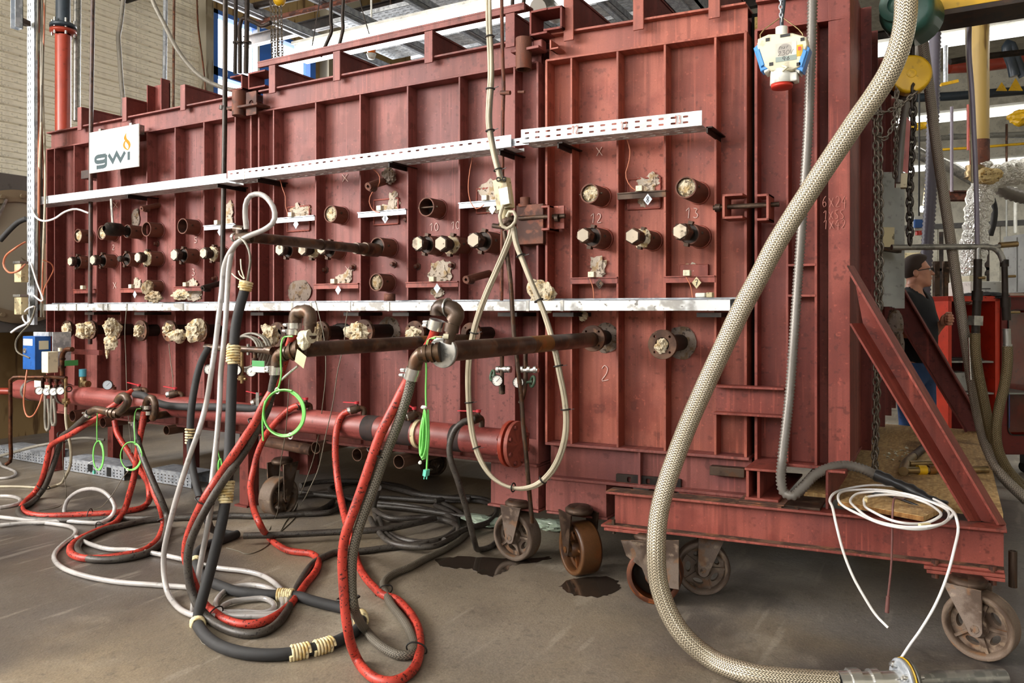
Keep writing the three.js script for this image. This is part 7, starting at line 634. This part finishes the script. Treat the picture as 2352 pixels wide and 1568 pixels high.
  for (const [l, p, ti] of [['grey-brown cable pair drooping along the wall behind left section', [[285, -20], [276, 60], [272, 80], [274, 120], [278, 180], [283, 240], [281, 270]], 8.1], ['long cable bundle sagging from the roof to the left joint', [[345, -20], [352, 5], [382, 65], [405, 110], [430, 145], [460, 175], [495, 195], [535, 207], [590, 210]], 7.2]]) bg('sagging_cable', l, 'cable', p, ti, 5, M.cableGrey); bg('sagging_cable', 'thin brown cable hanging before the concrete column', 'cable', [[452, -20], [455, 60], [464, 130], [470, 180], [472, 215]], 8.4, 2, M.copper); }
// perforated trays on the floor, stones of the hall floor edge
{ for (const [l, pa, pb, ya, yb] of [['perforated grey floor tray at far left behind the copper pipe', 0, 108, 1052, 1068], ['perforated grey floor tray with square cut-outs under the left section', 148, 286, 1062, 1104], ['perforated grey floor tray running right under the left section', 350, 440, 1085, 1122]]) { const a = FLR(pa, pa < 20 ? 1052 : ya + 8), b = FLR(pb, yb), z = b.z, x0 = zOf0(pa, z), x1 = zOf0(pb, z), t = thing('floor_tray', l, 'cable tray', 'perforated trays on the floor'); const s = poly([[x0, .005], [x1, .005], [x1, .11], [x0, .11]]); for (let x = x0 + .03; x < x1 - .03; x += .045) for (const y of [.025, .05, .075]) { s.holes.push(rrect(.016, .009, .003, x, y, THREE.Path)); } part(t, 'side', plate(s, .003, V(0, 0, z), V(1, 0, 0), Y), M.greyTray); part(t, 'cover', bx(x0, x1, .11, .114, z - .2, z + .004), M.greyTray); part(t, 'side', bx(x0, x1, .005, .11, z - .2, z - .197), M.greyTray); if (pa > 100 && pa < 200) part(t, 'cut_out', [bx(zOf0(203, z), zOf0(214, z), .03, .09, z + .003, z + .005), bx(zOf0(246, z), zOf0(256, z), .015, .09, z + .003, z + .005)], M.dark); } }
function zOf0(px, z) { const r = ray(px, 0); return (z - CAMZ) / r.z * r.x; }
// puddles
function puddle(label, list) { const P = list.map(q => FLR(q[0], q[1], .0)), s = new THREE.Shape(); const R = rng(list.length), pts = []; for (let i = 0; i < P.length; i++) { const a = P[i], b = P[(i + 1) % P.length]; for (let k = 0; k < 5; k++) { const t = k / 5; pts.push([a.x + (b.x - a.x) * t + (R() - .5) * .02, -(a.z + (b.z - a.z) * t + (R() - .5) * .02)]); } } const g = clean(new THREE.ExtrudeGeometry(poly(pts), { depth: .0012, bevelEnabled: false })); g.rotateX(-Math.PI / 2); mv(g, 0, .0004, 0); solo('puddle', label, 'puddle', boxUV(g), M.puddle); }
puddle('dark oily puddle spreading left from the wheel under the joint', [[1000, 1284], [1050, 1278], [1130, 1280], [1200, 1284], [1260, 1278], [1265, 1284], [1225, 1292], [1175, 1298], [1160, 1312], [1130, 1324], [1100, 1318], [1085, 1306], [1040, 1305], [1010, 1298]]); puddle('round dark puddle in front of the tilted rusty wheel', [[1284, 1346], [1310, 1330], [1350, 1325], [1395, 1325], [1418, 1334], [1424, 1350], [1405, 1365], [1370, 1371], [1320, 1368], [1300, 1358]]);
{ const t = thing('plastic_scrap', 'crumpled greenish plastic wrapping on the floor behind the wheel', 'wrapping'); part(t, 'sheet', [lump(FLR(1110, 1195, .03), .16, .03, .1, 141, .4, 4), lump(FLR(1265, 1205, .03), .14, .035, .08, 142, .4, 4)], std({ color: col('#b8c8b0'), map: T.grime, roughness: .3 })); }
{ const t = solo('steel_block', 'hexagonal rusty nut standing on the lower tray', 'nut', [lat([[0, 0], [.035, 0], [.035, .045], [0, .045]], V(U(895, 687, .1).x, 1.455, .1), Y, 6)], M.rustRed); const s = thing('porcelain_socket', 'white porcelain connector lying at the right end of lower tray', 'connector'); const p = U(1622, 680, .1, TB); part(s, 'body', bx(p.x - .05, p.x + .0, 1.462, 1.485, p.z - .02, p.z + .02, .006), M.whiteP); part(s, 'plug', bx(p.x + .005, p.x + .035, 1.462, 1.487, p.z - .02, p.z + .02, .004), M.creamDirty); }
// ================================================================ overhead, behind the furnace
luminaire('long fluorescent strip light above the middle section, nearly white-hot', U(690, 118, -3).x, U(1345, 0, -3).x + .6, 4.36, -3, .2, 30, .17);
luminaire('fluorescent strip light hung above the camera, outside the picture', -6.5, -1, 5.2, 4.2, .2, 7); luminaire('second fluorescent strip light above the floor in front of the furnace', -8, 1, 5.2, 2.0, .2, 7); luminaire('fluorescent strip light behind the camera', -3, 4, 5.2, 6.5, .2, 8);
{ const t = thing('overhead_deck', 'galvanised perforated deck of trays under the roof behind the furnace', 'walkway'), y = 4.95; const hp = M.zinc; const mk = (x0, x1, z0, z1, yy, along) => { const w = z1 - z0, g = slotted(x0, x1, 0, w, 0, [.05, .12, .19, .26, .33].filter(q => q < w - .03), .11, .06, .016, .004); g.applyMatrix4(new THREE.Matrix4().set(1, 0, 0, 0, 0, 0, 1, 0, 0, -1, 0, 0, 0, 0, 0, 1)); return mv(g, 0, yy, z0 + w); };
  for (let i = 0; i < 6; i++) { const z0 = -8.2 + i * .82; part(t, 'deck_panel', [mk(-6.9, -3.2 + (i % 2) * .8, z0, z0 + .4, y + (i % 2) * .12), bx(-6.9, -3.2 + (i % 2) * .8, y + (i % 2) * .12, y + (i % 2) * .12 + .06, z0, z0 + .004), bx(-6.9, -3.2, y + (i % 2) * .12, y + (i % 2) * .12 + .06, z0 + .396, z0 + .4)], M.tray); }
  for (let i = 0; i < 7; i++) { const x0 = -7 + i * .9; part(t, 'tray_run', [bx(x0, x0 + .14, y - .18, y - .175, -9, -1.8), bx(x0, x0 + .004, y - .18, y - .1, -9, -1.8), bx(x0 + .136, x0 + .14, y - .18, y - .1, -9, -1.8), bx(x0 + .05, x0 + .08, y - .2, y - .18, -9, -1.8)], M.greyTray); }
  for (const z of [-2.2, -4.1, -6.2, -8.4]) part(t, 'carrier_beam', [bx(-8.9, 1.5, y + .25, y + .26, z, z + .1), bx(-8.9, 1.5, y + .25, y + .4, z + .045, z + .055), bx(-8.9, 1.5, y + .39, y + .4, z, z + .1)], M.darkIron); for (const x of [-8.2, -6.2, -4.2, -2.2, -.2]) part(t, 'hanger_rod', cy(V(x, y, -4), V(x, RH, -4), .012, 6), M.iron); }
for (const [l, p, z, r, m] of [['brown pipe running diagonal under the deck', [[590, 52], [700, 25], [850, -12], [1000, -48]], -2.6, .03, M.rustRed], ['grey rail along the deck above the lamp', [[560, 20], [760, -25]], -2.4, .04, M.darkIron]]) solo('overhead_pipe', l, 'pipe', sweep(p.map(q => U(q[0], q[1], z)), r, { n: 10 }), m);
{ const z = -1.3, f = (x, y) => U(x, y, z); for (const [l, p, r] of [['dark vertical pipe, left one of three before the window', [[542, -30], [541, 80], [540, 170]], .018], ['dark vertical pipe with a hairpin bend before the window', [[551, 168], [551, 100], [551, 60], [556, 43], [566, 43], [590, 54], [602, 60], [622, 52]], .02], ['dark vertical pipe with couplings, right one of three before the window', [[568, -30], [567, 60], [565, 168]], .023]]) solo('vertical_pipe', l, 'pipe', [sweep(p.map(q => f(q[0], q[1])), r, { n: 10 }), cy(f(p[0][0], 96), f(p[0][0], 100), r * 1.7, 12)], M.darkIron);
  const h = thing('chain_fall', 'thin chains hanging before the bright window under a small yellow hoist', 'chain'); for (const [x, b] of [[625, 148], [632, 146], [640, 144], [648, 138]]) chain(h, [U(x - 3, 5, -1.6), U(x + 1, b, -1.6)], .035, .004, M.chainM, false); part(h, 'hoist_body', [mv(clean(new THREE.SphereGeometry(.06, 16, 12)), ...U(642, 0, -1.6).toArray())], M.yellow); 
  const b = thing('beacon_lamp', 'orange and white beacon lamp hanging behind the open rail frame', 'beacon'); const c = U(853, 122, -3.6); part(b, 'dome', lat([[0, .0], [.05, 0], [.055, .1], [0, .1]], c, Y, 16), M.orange); part(b, 'base', [lat([[0, -.07], [.04, -.07], [.06, -.01], [0, 0]], c, Y, 16), cy(V(c.x, c.y + .1, c.z), V(c.x, RH, c.z), .012, 6)], M.whiteP);
  for (const [l, p] of [['pair of grey hoses dropping to the open rail, left', [[761, -20], [760, 50], [762, 70], [750, 100], [736, 130]]], ['grey cable with clamp dropping to the open rail', [[790, -20], [787, 40], [788, 65], [783, 90], [776, 116]]], ['thin wire stay from roof to lamp, left', [[738, -20], [728, 40], [717, 105]]], ['thin wire stay from roof to lamp, right', [[822, -20], [834, 30], [848, 78]]], ['short cable drop by the roof clamp', [[1180, -20], [1177, 10], [1180, 26]]], ['short cable drop beside it at roof clamp', [[1206, -20], [1202, 10], [1198, 24]]]]) solo('roof_cable', l, 'cable', sweep(p.map(q => U(q[0], q[1], -.6)), l.includes('wire') ? .004 : .013, { n: 7 }), M.darkIron);
  solo('roof_fitting', 'round grey pipe cap on the roof above the right joint', 'pipe cap', [sweep([U(1236, 18, -.4), U(1252, 12, -.5), U(1275, 35, -.9)], .055, { n: 16 })], M.steel); for (const [l, x, zb] of [['grey double roof beam running back above right section, left', -2.6, 0], ['grey lattice roof beam running back above right section', -1.35, 0]]) { const t = thing('roof_girder', l, 'girder'), y = 4.6; part(t, 'chord', [bx(x, x + .3, y, y + .02, -9, -1.2), bx(x, x + .02, y, y + .16, -9, -1.2), bx(x + .28, x + .3, y, y + .16, -9, -1.2), bx(x + .12, x + .18, y - .02, y, -9, -1.2)], M.greyTray); for (const z of [-2, -5, -8]) part(t, 'hanger_rod', cy(V(x + .15, y, z), V(x + .15, RH, z), .02, 6), M.iron); }
  bg('roof_pipe', 'grey lagged pipe crossing behind the top of right section', 'pipe', [[1520, -20], [1545, 5], [1575, 22], [1605, 40]], 9, 12, M.greyP); }
// ================================================================ the man behind the brace
{ const d0 = 6.0, O = AT(2105, HORIZ, d0), ex = V(CS, 0, -SN), ez = V(SN, 0, CS), k = d0 / FPX; const B = new THREE.Matrix4().makeBasis(ex, Y, ez).setPosition(O.x, 0, O.z);
  const L = (px, py, z = 0) => V((px - 2105) * k, EYE + (HORIZ - py) * k, z);
  const smin = (a, b, r) => { const h = Math.max(r - Math.abs(a - b), 0) / r; return Math.min(a, b) - h * h * r * .25; };
  const cap = (p, a, b, r0, r1) => { const dx = b.x - a.x, dy = b.y - a.y, dz = b.z - a.z, t = Math.max(0, Math.min(1, ((p.x - a.x) * dx + (p.y - a.y) * dy + (p.z - a.z) * dz) / (dx * dx + dy * dy + dz * dz + 1e-9))); return Math.hypot(p.x - a.x - dx * t, p.y - a.y - dy * t, p.z - a.z - dz * t) - (r0 + (r1 - r0) * t); };
  const ell = (p, c, r) => { const x = (p.x - c.x) / r.x, y = (p.y - c.y) / r.y, z = (p.z - c.z) / r.z, q = Math.hypot(x, y, z); return (q - 1) * Math.min(r.x, r.y, r.z); };
  function surf(f, lo, hi, cell) { const n = Math.ceil(Math.max(hi.x - lo.x, hi.y - lo.y, hi.z - lo.z) / cell) + 4, mc = new MarchingCubes(n, M.skin, false, false, 400000), c = V().addVectors(lo, hi).multiplyScalar(.5), half = n / 2, p = V(); mc.isolation = 0; for (let z = 0; z < n; z++) for (let y = 0; y < n; y++) for (let x = 0; x < n; x++) { p.set(c.x + (x - half) * cell, c.y + (y - half) * cell, c.z + (z - half) * cell); mc.field[x + y * n + z * n * n] = p.x < lo.x - cell || p.x > hi.x + cell || p.y < lo.y - cell || p.y > hi.y + cell || p.z < lo.z - cell || p.z > hi.z + cell ? -.05 : -f(p); } mc.update(); const m = mc.count ?? mc.geometry.drawRange.count, pos = new Float32Array(m * 3), nor = new Float32Array(m * 3); for (let i = 0; i < m; i++) for (let q = 0; q < 3; q++) { pos[i * 3 + q] = mc.positionArray[i * 3 + q] * half * cell + [c.x, c.y, c.z][q]; } for (let i = 0; i < m; i++) { const l = Math.hypot(mc.normalArray[i * 3], mc.normalArray[i * 3 + 1], mc.normalArray[i * 3 + 2]) || 1; for (let q = 0; q < 3; q++) nor[i * 3 + q] = mc.normalArray[i * 3 + q] / l; } const g = new THREE.BufferGeometry(); g.setAttribute('position', new THREE.BufferAttribute(pos, 3)); g.setAttribute('normal', new THREE.BufferAttribute(nor, 3)); g.setAttribute('uv', new THREE.BufferAttribute(new Float32Array(m * 2), 2)); return boxUV(g); }
  M.skin = std({ color: col('#d8987a'), map: T.skinny, roughness: .5 }); M.hair = std({ color: col('#3a2c24'), roughness: .8 }); M.shirt = std({ color: col('#1e2026'), map: T.plain, roughness: .9 }); M.jeans = std({ color: col('#3f5f98'), map: T.plain, roughness: .9 });
  // head frame: f forward (to the right of the picture, a little towards the camera), s sideways
  const hc = L(2106, 624), f = V(.92, .12, .36).normalize(), s = V().crossVectors(f, Y).normalize(), u = V().crossVectors(s, f), H = (a, b, c) => V().copy(hc).addScaledVector(f, a).addScaledVector(u, b).addScaledVector(s, c), HP = p => { const q = V().subVectors(p, hc); return V(q.dot(f), q.dot(u), q.dot(s)); };
  const skull = (q, o = 0) => ell(q, V(-.012, .03, 0), V(.092 + o, .092 + o, .076 + o));
  const head = p => { const q = HP(p), a = V(q.x, q.y, Math.abs(q.z)); let e = skull(q); e = smin(e, ell(q, V(.04, -.04, 0), V(.052, .078, .058)), .04); e = smin(e, cap(a, V(-.012, -.055, .05), V(.066, -.102, .014), .018, .018), .03); e = smin(e, cap(q, V(.086, .008, 0), V(.108, -.03, 0), .007, .012), .014); e = smin(e, cap(a, V(.084, .022, 0), V(.074, .02, .04), .009, .008), .015); e = smin(e, cap(a, V(.093, -.058, 0), V(.084, -.06, .02), .006, .005), .01); e = smin(e, cap(a, V(.09, -.07, 0), V(.082, -.069, .017), .006, .005), .008); e = Math.max(e, -(Math.hypot(a.x - .094, a.y - .004, a.z - .032) - .011)); e = smin(e, ell(a, V(-.016, -.012, .079), V(.02, .03, .009)), .008); return e; };
  const neckB = L(2098, 672, .0), shL = V(.105, 1.462, -.115), shR = V(-.15, 1.455, .1), elL = V(.165, 1.235, -.06), wrL = V(.14, 1.305, .12), elR = V(-.27, 1.24, .06), wrR = L(2068, 768, .16), hipL = V(.065, .93, -.06), hipR = V(-.085, .93, .06), knL = V(.09, .5, -.03), knR = V(-.1, .5, .1), anL = V(.05, .08, -.08), anR = V(-.12, .08, .05);
  const handL = { w: wrL, c: V(.128, 1.325, .17), dir: V(-.15, .05, 1).normalize(), curl: 1 }, handR = { w: wrR, c: L(2078, 781, .18), dir: V().subVectors(L(2093, 800, .16), L(2070, 772, .16)).normalize(), curl: .35 };
  const fing = (h, sgn) => { const d = h.dir, up = Math.abs(d.y) > .8 ? V(0, 0, 1) : Y, a = V().crossVectors(d, up).normalize(), b = V().crossVectors(a, d), ls = [.068, .078, .073, .058], out = []; for (let i = 0; i < 4; i++) { const o = (i - 1.5) * .021, r0 = V().copy(h.c).addScaledVector(b, -o).addScaledVector(d, .03), m1 = V().copy(r0).addScaledVector(d, ls[i] * .45), m2 = V().copy(m1).addScaledVector(d, ls[i] * .3 * (1 - h.curl)).addScaledVector(a, sgn * ls[i] * .34 * h.curl), m3 = V().copy(m2).addScaledVector(d, ls[i] * .25 * (1 - 2 * h.curl)).addScaledVector(a, sgn * ls[i] * .16 * h.curl); out.push([r0, m1, .0098], [m1, m2, .0092], [m2, m3, .0084]); } const t0 = V().copy(h.c).addScaledVector(b, .028).addScaledVector(d, -.022), t1 = V().copy(t0).addScaledVector(b, .022).addScaledVector(d, .03).addScaledVector(a, sgn * .012), t2 = V().copy(t1).addScaledVector(d, .026).addScaledVector(a, sgn * .014); out.push([t0, t1, .0115], [t1, t2, .0098]); return { out, palm: [V().copy(h.c).addScaledVector(b, .02), V().copy(h.c).addScaledVector(b, -.026), d] }; };
  const FL_ = fing(handL, -1), FR_ = fing(handR, 1);
  const handF = (h, F) => p => { let e = smin(cap(p, V().copy(F.palm[0]).addScaledVector(h.dir, -.02), V().copy(F.palm[1]).addScaledVector(h.dir, -.02), .018, .016), cap(p, V().copy(F.palm[0]).addScaledVector(h.dir, .025), V().copy(F.palm[1]).addScaledVector(h.dir, .025), .015, .013), .03); e = smin(e, cap(p, h.w, V().copy(h.c).addScaledVector(h.dir, -.03), .026, .022), .03); for (const [a, b, r] of F.out) e = smin(e, cap(p, a, b, r, r * .95), .006); return e; };
  const chest = V(-.025, 1.3, 0), belly = V(-.015, 1.06, .0);
  const torso = (p, o = 0) => { let e = cap(p, V().lerpVectors(shL, shR, .12), V().lerpVectors(shL, shR, .88), .068 + o, .068 + o); e = smin(e, ell(p, chest, V(.155 + o, .19 + o, .135 + o)), .1); e = smin(e, ell(p, belly, V(.145 + o, .2 + o, .125 + o)), .1); return e; };
  const arm = (p, sh, el, wr, o = 0) => smin(cap(p, sh, el, .056 + o, .043 + o), cap(p, el, wr, .042 + o, .027 + o), .02);
  const legs = (p, o = 0) => Math.min(smin(cap(p, hipL, knL, .088 + o, .06 + o), cap(p, knL, anL, .057 + o, .042 + o), .02), smin(cap(p, hipR, knR, .088 + o, .06 + o), cap(p, knR, anR, .057 + o, .042 + o), .02));
  const body = p => { let e = smin(torso(p), cap(p, neckB, H(-.02, -.04, 0), .062, .054), .04); e = smin(e, arm(p, shL, elL, wrL), .03); e = smin(e, arm(p, shR, elR, wrR), .03); e = smin(e, legs(p), .05); for (const a of [anL, anR]) e = smin(e, cap(p, V(a.x, .04, a.z), V(a.x + .13, .03, a.z + .06), .04, .034), .03); return e; };
  const t = thing('person', 'man in dark polo shirt and jeans with black glasses, seen behind the slanting brace', 'person'); const ap = g => { g.applyMatrix4(B); return g; };
  const hb = V().copy(hc);
  part(t, 'body', [ap(surf(body, V(-.36, -.01, -.3), V(.36, 1.6, .3), .0125)), ap(surf(p => smin(head(p), cap(p, neckB, H(-.02, -.05, 0), .06, .053), .03), V().copy(hb).add(V(-.15, -.2, -.15)), V().copy(hb).add(V(.16, .16, .15)), .004)), ap(surf(handF(handL, FL_), V(.02, 1.22, .08), V(.24, 1.44, .3), .0032)), ap(surf(handF(handR, FR_), V(-.2, 1.02, .06), V(.06, 1.26, .28), .0032))], M.skin);
  part(t, 'polo_shirt', ap(surf(p => { const n = V().subVectors(p, neckB); let e = torso(p, .016); const q1 = V().lerpVectors(shL, elL, .72), q2 = V().lerpVectors(shR, elR, .8); e = smin(e, cap(p, shL, q1, .072, .066), .04); e = smin(e, cap(p, shR, q2, .072, .066), .04); e = smin(e, cap(p, V().copy(neckB).add(V(0, -.03, 0)), V().copy(neckB).add(V(.01, .012, 0)), .078, .072), .03); e = Math.max(e, -cap(p, V().copy(neckB).add(V(.02, -.01, .02)), V().copy(neckB).add(V(.03, .2, .03)), .063, .075)); e = Math.max(e, .9 - p.y); const v = V().subVectors(p, V().copy(neckB).add(V(.05, -.035, .055))); e = Math.max(e, -(Math.hypot(v.x, v.y * .6, v.z) - .028)); return e; }, V(-.36, .86, -.32), V(.34, 1.62, .32), .0105)), M.shirt);
  part(t, 'jeans', ap(surf(p => { let e = smin(legs(p, .016), ell(p, V(-.01, .95, 0), V(.158, .12, .14)), .06); return Math.max(e, p.y - 1.0); }, V(-.3, .05, -.3), V(.3, 1.02, .3), .0125)), M.jeans);
  part(t, 'hair', ap(surf(p => { const q = HP(p); let e = skull(q, .008); e = smin(e, ell(q, V(.02, .108, 0), V(.058, .026, .055)), .03); const line = .03 + Math.max(0, q.x) * .75 - (q.x < -.02 ? .11 + q.x * -.1 : 0) - (Math.abs(q.z) > .05 && q.x < .03 ? .02 : 0); return Math.max(e, line - q.y); }, V().copy(hb).add(V(-.14, -.14, -.13)), V().copy(hb).add(V(.14, .17, .13)), .004)), M.hair);
  const gs = []; for (const c of [-1, 1]) { const e = H(.108, .004, c * .033), rim = clean(new THREE.TorusGeometry(.021, .0025, 6, 18)); rim.scale(1.15, .8, 1); gs.push(orient(rim, e, f, Z)); gs.push(bar(H(.105, .012, c * .056), H(-.01, .006, c * .083), .003, .006)); } gs.push(bar(H(.11, .008, -.012), H(.11, .008, .012), .003, .004)); part(t, 'glasses', gs.map(g => ap(boxUV(g))), M.black);
  part(t, 'eye', [-1, 1].map(c => { const g = clean(new THREE.SphereGeometry(.0105, 12, 8)); const e = H(.083, .004, c * .031); return ap(mv(g, e.x, e.y, e.z)); }), M.whiteP); part(t, 'pupil', [-1, 1].map(c => { const g = clean(new THREE.SphereGeometry(.005, 8, 6)); const e = H(.0915, .004, c * .031); return ap(mv(g, e.x, e.y, e.z)); }), M.black);
  for (const a of [anL, anR]) { const g = lump(V(a.x + .05, .045, a.z + .02), .14, .045, .055, 151, .08, 3); part(t, 'shoe', ap(g), M.black); }
}
settle();
renderer.render(scene, camera);
